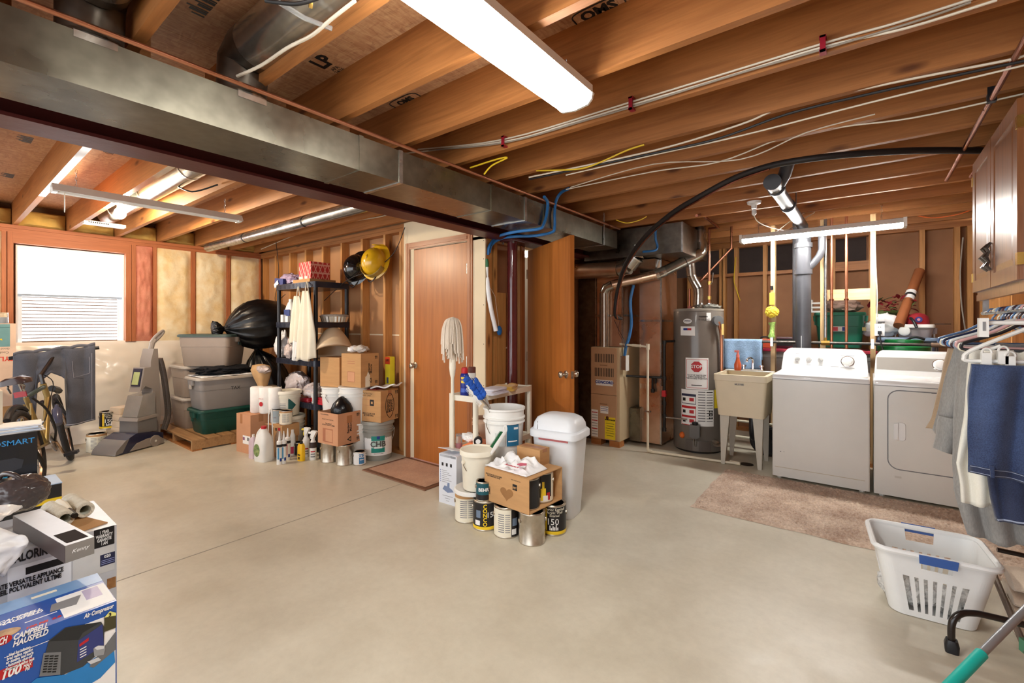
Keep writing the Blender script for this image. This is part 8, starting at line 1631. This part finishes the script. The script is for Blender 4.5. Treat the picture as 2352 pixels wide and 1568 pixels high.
sz_ = a_ + .0005; t = thing('tool_case', 'orange power tool case behind the blue towel', 'case', V((xs(1752), ys_ - .05, sz_)), .1); part(t, 'case', MB().rings([rrect(.17, .1, .02, 0), rrect(.17, .1, .02, .07), rrect(.1, .08, .02, .095)]), mat('case_orange', (206, 76, 34), .4), 50); part(t, 'handle', MB().tube(cat([(-.05, 0, .09), (-.03, 0, .115), (.03, 0, .115), (.05, 0, .09)], 4), .009, 6), black)
t = thing('tool_case', 'maroon and black instrument case on a red-lidded tote', 'case', V((xs(1806), ys_ - .04, sz_))); part(t, 'case', MB().rings([rrect(.26, .12, .02, 0), rrect(.27, .13, .02, .02), rrect(.27, .13, .02, .10), rrect(.25, .11, .02, .12)]), mat('case_maroon', (74, 20, 34), .35), 50); part(t, 'black_front', MB().box(-.11, -.067, .025, .11, -.064, .1), blackp, 0)
# right-hand bay: grey-blue tote, clear tote, bags, cap, poinsettias, tube, green pail
t, _, bz1 = tote2('wide grey-blue tote behind the dryer', 2015, 2160, 776, 858, mat('tote_blue_grey', (96, 112, 140), .4), mat('lid_blue_grey', (120, 140, 166), .4))
x0, x1 = xs(2060), xs(2150); cz1 = zz(2150, 745); t = tote('clear bin with white lid and red cap on top', V(((x0 + x1) / 2, ys_ + .0, bz1 + .001)), 0, (x1 - x0), .3, cz1 - bz1, mat('clear_bin', (190, 180, 180), .15, trans=.35, coat=.3), white); 
single('tissue_roll', MB().blob((xs(2078), ys_ - .155, bz1 + .06), (.045, .01, .045), 0, 1, 3), whitep, 'round white roll pressed inside the clear bin front', 'roll')
cp_ = V((xs(2112), ys_ - .03, cz1 + .0012)); t = thing('cap', 'dark red baseball cap with round blue badge on the clear bin', 'cap', cp_)
part(t, 'crown', MB().lathe([(.085, 0), (.086, .03), (.075, .075), (.045, .1), (.01, .11)], n=24), mat('cap_red', (140, 20, 30), .8), 50); part(t, 'badge', MB().cyl((0, -.0845, .045), (0, -.09, .045), .027, n=20), mat('badge_navy', (40, 40, 110), .5)); part(t, 'badge_centre', MB().cyl((0, -.089, .045), (0, -.0915, .045), .012, n=14), mat('badge_pink', (206, 140, 150), .5)); part(t, 'brim', MB().rings([[(x, y, z) for x, y in ((-.08, -.02), (-.075, -.09), (0, -.13), (.075, -.09), (.08, -.02))] for z in (.0, .006)]).xf(T(.1, .0, .0) @ RZ(1.4)), blackp, 30)
single('cap_strap', MB().tube(cat([cp_ + V((-.06, -.1, .06)), cp_ + V((-.04, -.14, .03)), cp_ + V((-.02, -.17, -.03))], 4), .012, 8), black, 'black strap hanging over the clear bin lid', 'strap')
single('red_cloth', crumple((xs(2085), ys_ - .0, cz1 + .05), .075, .07, .05, .25, 95, 3, -.046), mat('cloth_red', (150, 24, 34), .8), 'bunched red cloth beside the red cap', 'cloth')
x_ = xs(2035); t = thing('plastic_bag', 'white printed shopping bag beside the pale stud', 'bag', V((x_, ys_ - .03, bz1 + .0012))); part(t, 'bag', crumple((0, 0, .115), .125, .1, .12, .25, 97, 4, -.112), whitebag, 60); part(t, 'print', MB().mbox(T(-.03, -.098, .14) @ RZ(.1), .06, .004, .02), greyp, 0)
single('plastic_bag', crumple((xs(2002), ys_ - .02, bz1 + .075), .08, .08, .075, .25, 99, 3, -.072), whitebag, 'small white bag squeezed behind the pale stud', 'bag')
t = thing('poinsettia', 'bunch of artificial red poinsettias on the white bag', 'artificial flowers', V((xs(2045), ys_ + .06, bz1 + .24))); petal = mat('petal_red', (126, 16, 30), .6, var=.25); leafm = mat('leaf_green', (70, 84, 40), .6, var=.2)
for i in range(46):
    c = V((R.uniform(-.17, .17), R.uniform(-.08, .06), R.uniform(.0, .15))); a, el = R.uniform(0, 2 * PI), R.uniform(-.3, .9); m_ = T(*c) @ RZ(a) @ MX.Rotation(-el, 4, 'Y')
    part(t, 'petal' if i % 5 else 'leaf', MB().rings([[m_ @ V((x, w_, z)), m_ @ V((x, 0, z + .004)), m_ @ V((x, -w_, z)), m_ @ V((x, 0, z - .003))] for x, w_, z in ((0, .004, 0), (.03, .02, .006), (.06, .014, .004), (.085, .002, -.006))]), petal if i % 5 else leafm, 50)
part(t, 'stem', MB().blob((0, 0, .0), (.14, .07, .03), .2, 5, 2), leafm)
p0, p1 = WY(2064, 748, 5.70), WY(2112, 622, 6.22); t = thing('cardboard_tube', 'brown cardboard tube with white sticker leaning on the back wall', 'tube', p0); part(t, 'tube', MB().cyl(p0, p1, .042, n=20), mat('tube_brown', (150, 88, 50), .6), w=True); part(t, 'sticker', MB().cyl(p0 + (p1 - p0) * .45, p0 + (p1 - p0) * .60, .0428, n=20), whitep, w=True); part(t, 'sticker_mark', MB().cyl(p0 + (p1 - p0) * .51, p0 + (p1 - p0) * .545, .0432, n=20), blackp, w=True)
gp = V((WY(2076, 0, 5.34).x, 5.565, .9)); gy = 5.60; gx = WY(2076, 0, gy).x; gz0 = WY(2076, 860, gy).z; gzt = WY(2076, 780, gy).z
t = thing('kettle_drum', 'bright green metal drum with black hose behind the dryer', 'drum', V((gx, gy, shz - .0015))); H9 = gzt - shz
part(t, 'body', MB().lathe([(.19, 0), (.195, .01), (.195, H9 - .06), (.14, H9 - .03), (.14, H9), (.13, H9 + .005)], n=36), mat('drum_green', (22, 116, 60), .3, coat=.4), 40); part(t, 'hose', MB().tube(cat([(.02, -.05, H9), (.07, -.08, H9 + .03), (.14, -.08, H9 + .01)], 5), .011, 8), black)
# outlet, cords and small things on the studs
op = WY(2020, 757, YP - .004); t = thing('outlet', 'white double power outlet on the pale stud with a black plug', 'outlet', op)
part(t, 'box', MB().box(op.x - .036, YP - .045, op.z - .055, op.x + .036, YP + .0, op.z + .055), white, 0, w=True)
for dz in (-.022, .024):
    for dx in (-.008, .008): part(t, 'socket_slot', MB().box(op.x + dx - .0015, YP - .046, op.z + dz - .006, op.x + dx + .0015, YP - .0448, op.z + dz + .006), blackp, 0, w=True)
part(t, 'plug', MB().box(op.x - .014, YP - .075, op.z - .04, op.x + .014, YP - .046, op.z - .012), black, 0, w=True); part(t, 'cord', MB().tube(cat([(op.x, YP - .07, op.z - .03), (op.x + .01, YP - .075, op.z - .12), (op.x + .04, YP - .05, op.z - .25)], 5), .006, 6), black, w=True)
cable(YP - .008, [(2010, 560), (2012, 620), (2015, 680), (2014, 728)], .005, wireW, 'white cable running down the pale stud to the outlet')
t = thing('duster', 'round yellow microfibre duster hanging on the pale stud', 'duster', WY(1773, 718, YP - .05)); part(t, 'handle', MB().box(WY(1768, 0, YP).x, YP - .016, WY(1773, 700, YP).z, WY(1779, 0, YP).x, YP - .002, WY(1773, 672, YP).z), mat('duster_yellow', (226, 190, 70), .4), 0, w=True)
b = MB(); c = WY(1773, 716, YP - .06)
b.blob(c, (.06, .045, .055), .1, 6, 3)
for i in range(140):
    d_ = V((R.gauss(0, 1), R.gauss(0, 1), R.gauss(0, 1))).normalized(); q = c + V((d_.x * .06, d_.y * .045, d_.z * .055)); b.blob(q, (.008, .008, .008), 0, 1, 1)
part(t, 'chenille_head', b, mat('chenille_yellow', (236, 206, 70), .9), 60, w=True)
t = thing('scrub_brush', 'lime green and white brush hanging on the pale stud', 'brush', WY(1773, 765, YP - .03)); part(t, 'brush', MB().tube([WY(1773, 740, YP - .03), WY(1774, 748, YP - .03), WY(1773, 765, YP - .03), WY(1772, 772, YP - .03), WY(1773, 778, YP - .03)], [.035, .022, .022, .034, .02], 12), mat('lime', (170, 206, 110), .8, var=.3, scale=60, bmp=.6, bscale=90), 60, w=True)
q = WY(1773, 661, YP - .012); single('wall_hook', MB().cyl(q + V((0, 0, -.02)), q + V((0, 0, .02)), .012, n=12), black, 'small black clip on the pale stud above the yellow duster', 'clip')
for i in range(2): pass
t = thing('hand_truck_wheel', 'black wheel stored under the laundry sink', 'wheel', V((-.80, 5.24, 0))); part(t, 'tyre', MB().tube([(.13 * math.cos(a), 0, .155 + .13 * math.sin(a)) for a in [2 * PI * i / 28 for i in range(28)]], .025, 10, closed=True), tyre); part(t, 'hub', MB().cyl((0, -.02, .155), (0, .02, .155), .05, n=16), blackiron); part(t, 'disc', MB().cyl((0, -.008, .155), (0, .008, .155), .11, n=20), blackp)
for z, r_, m_, lb in ((.30, .013, pvc, 'upper pale pipe on the floor bay under the sink'), (.13, .013, pvc, 'lower pale pipe on the floor bay under the sink')): single('pipe', MB().cyl((-1.3, 5.36, z), (-.66, 5.36, z), r_, n=10), m_, lb, 'pipe')

rv = PD(240, 519, 1); rv = PD(240, 519, 1.0 / (rv.z - HC)); t = thing('air_vent', 'white slotted metal air vent between joists by the window wall', 'vent', rv)
part(t, 'box', MB().box(-.05, -.16, .0, .05, .16, .03), white, 0)
for i in range(10): part(t, 'slot', MB().box(.0501, -.13 + i * .016, .008, .0512, -.12 + i * .016, .022), blackp, 0)
line('cable', [WY(2085, 490, 5.764), WY(2140, 500, 5.764), WY(2200, 492, 5.764), WY(2235, 480, 5.764)], .005, mat('orange_cord', (226, 110, 50), .5), 'orange cord drooping under the rear joists', 'cord')
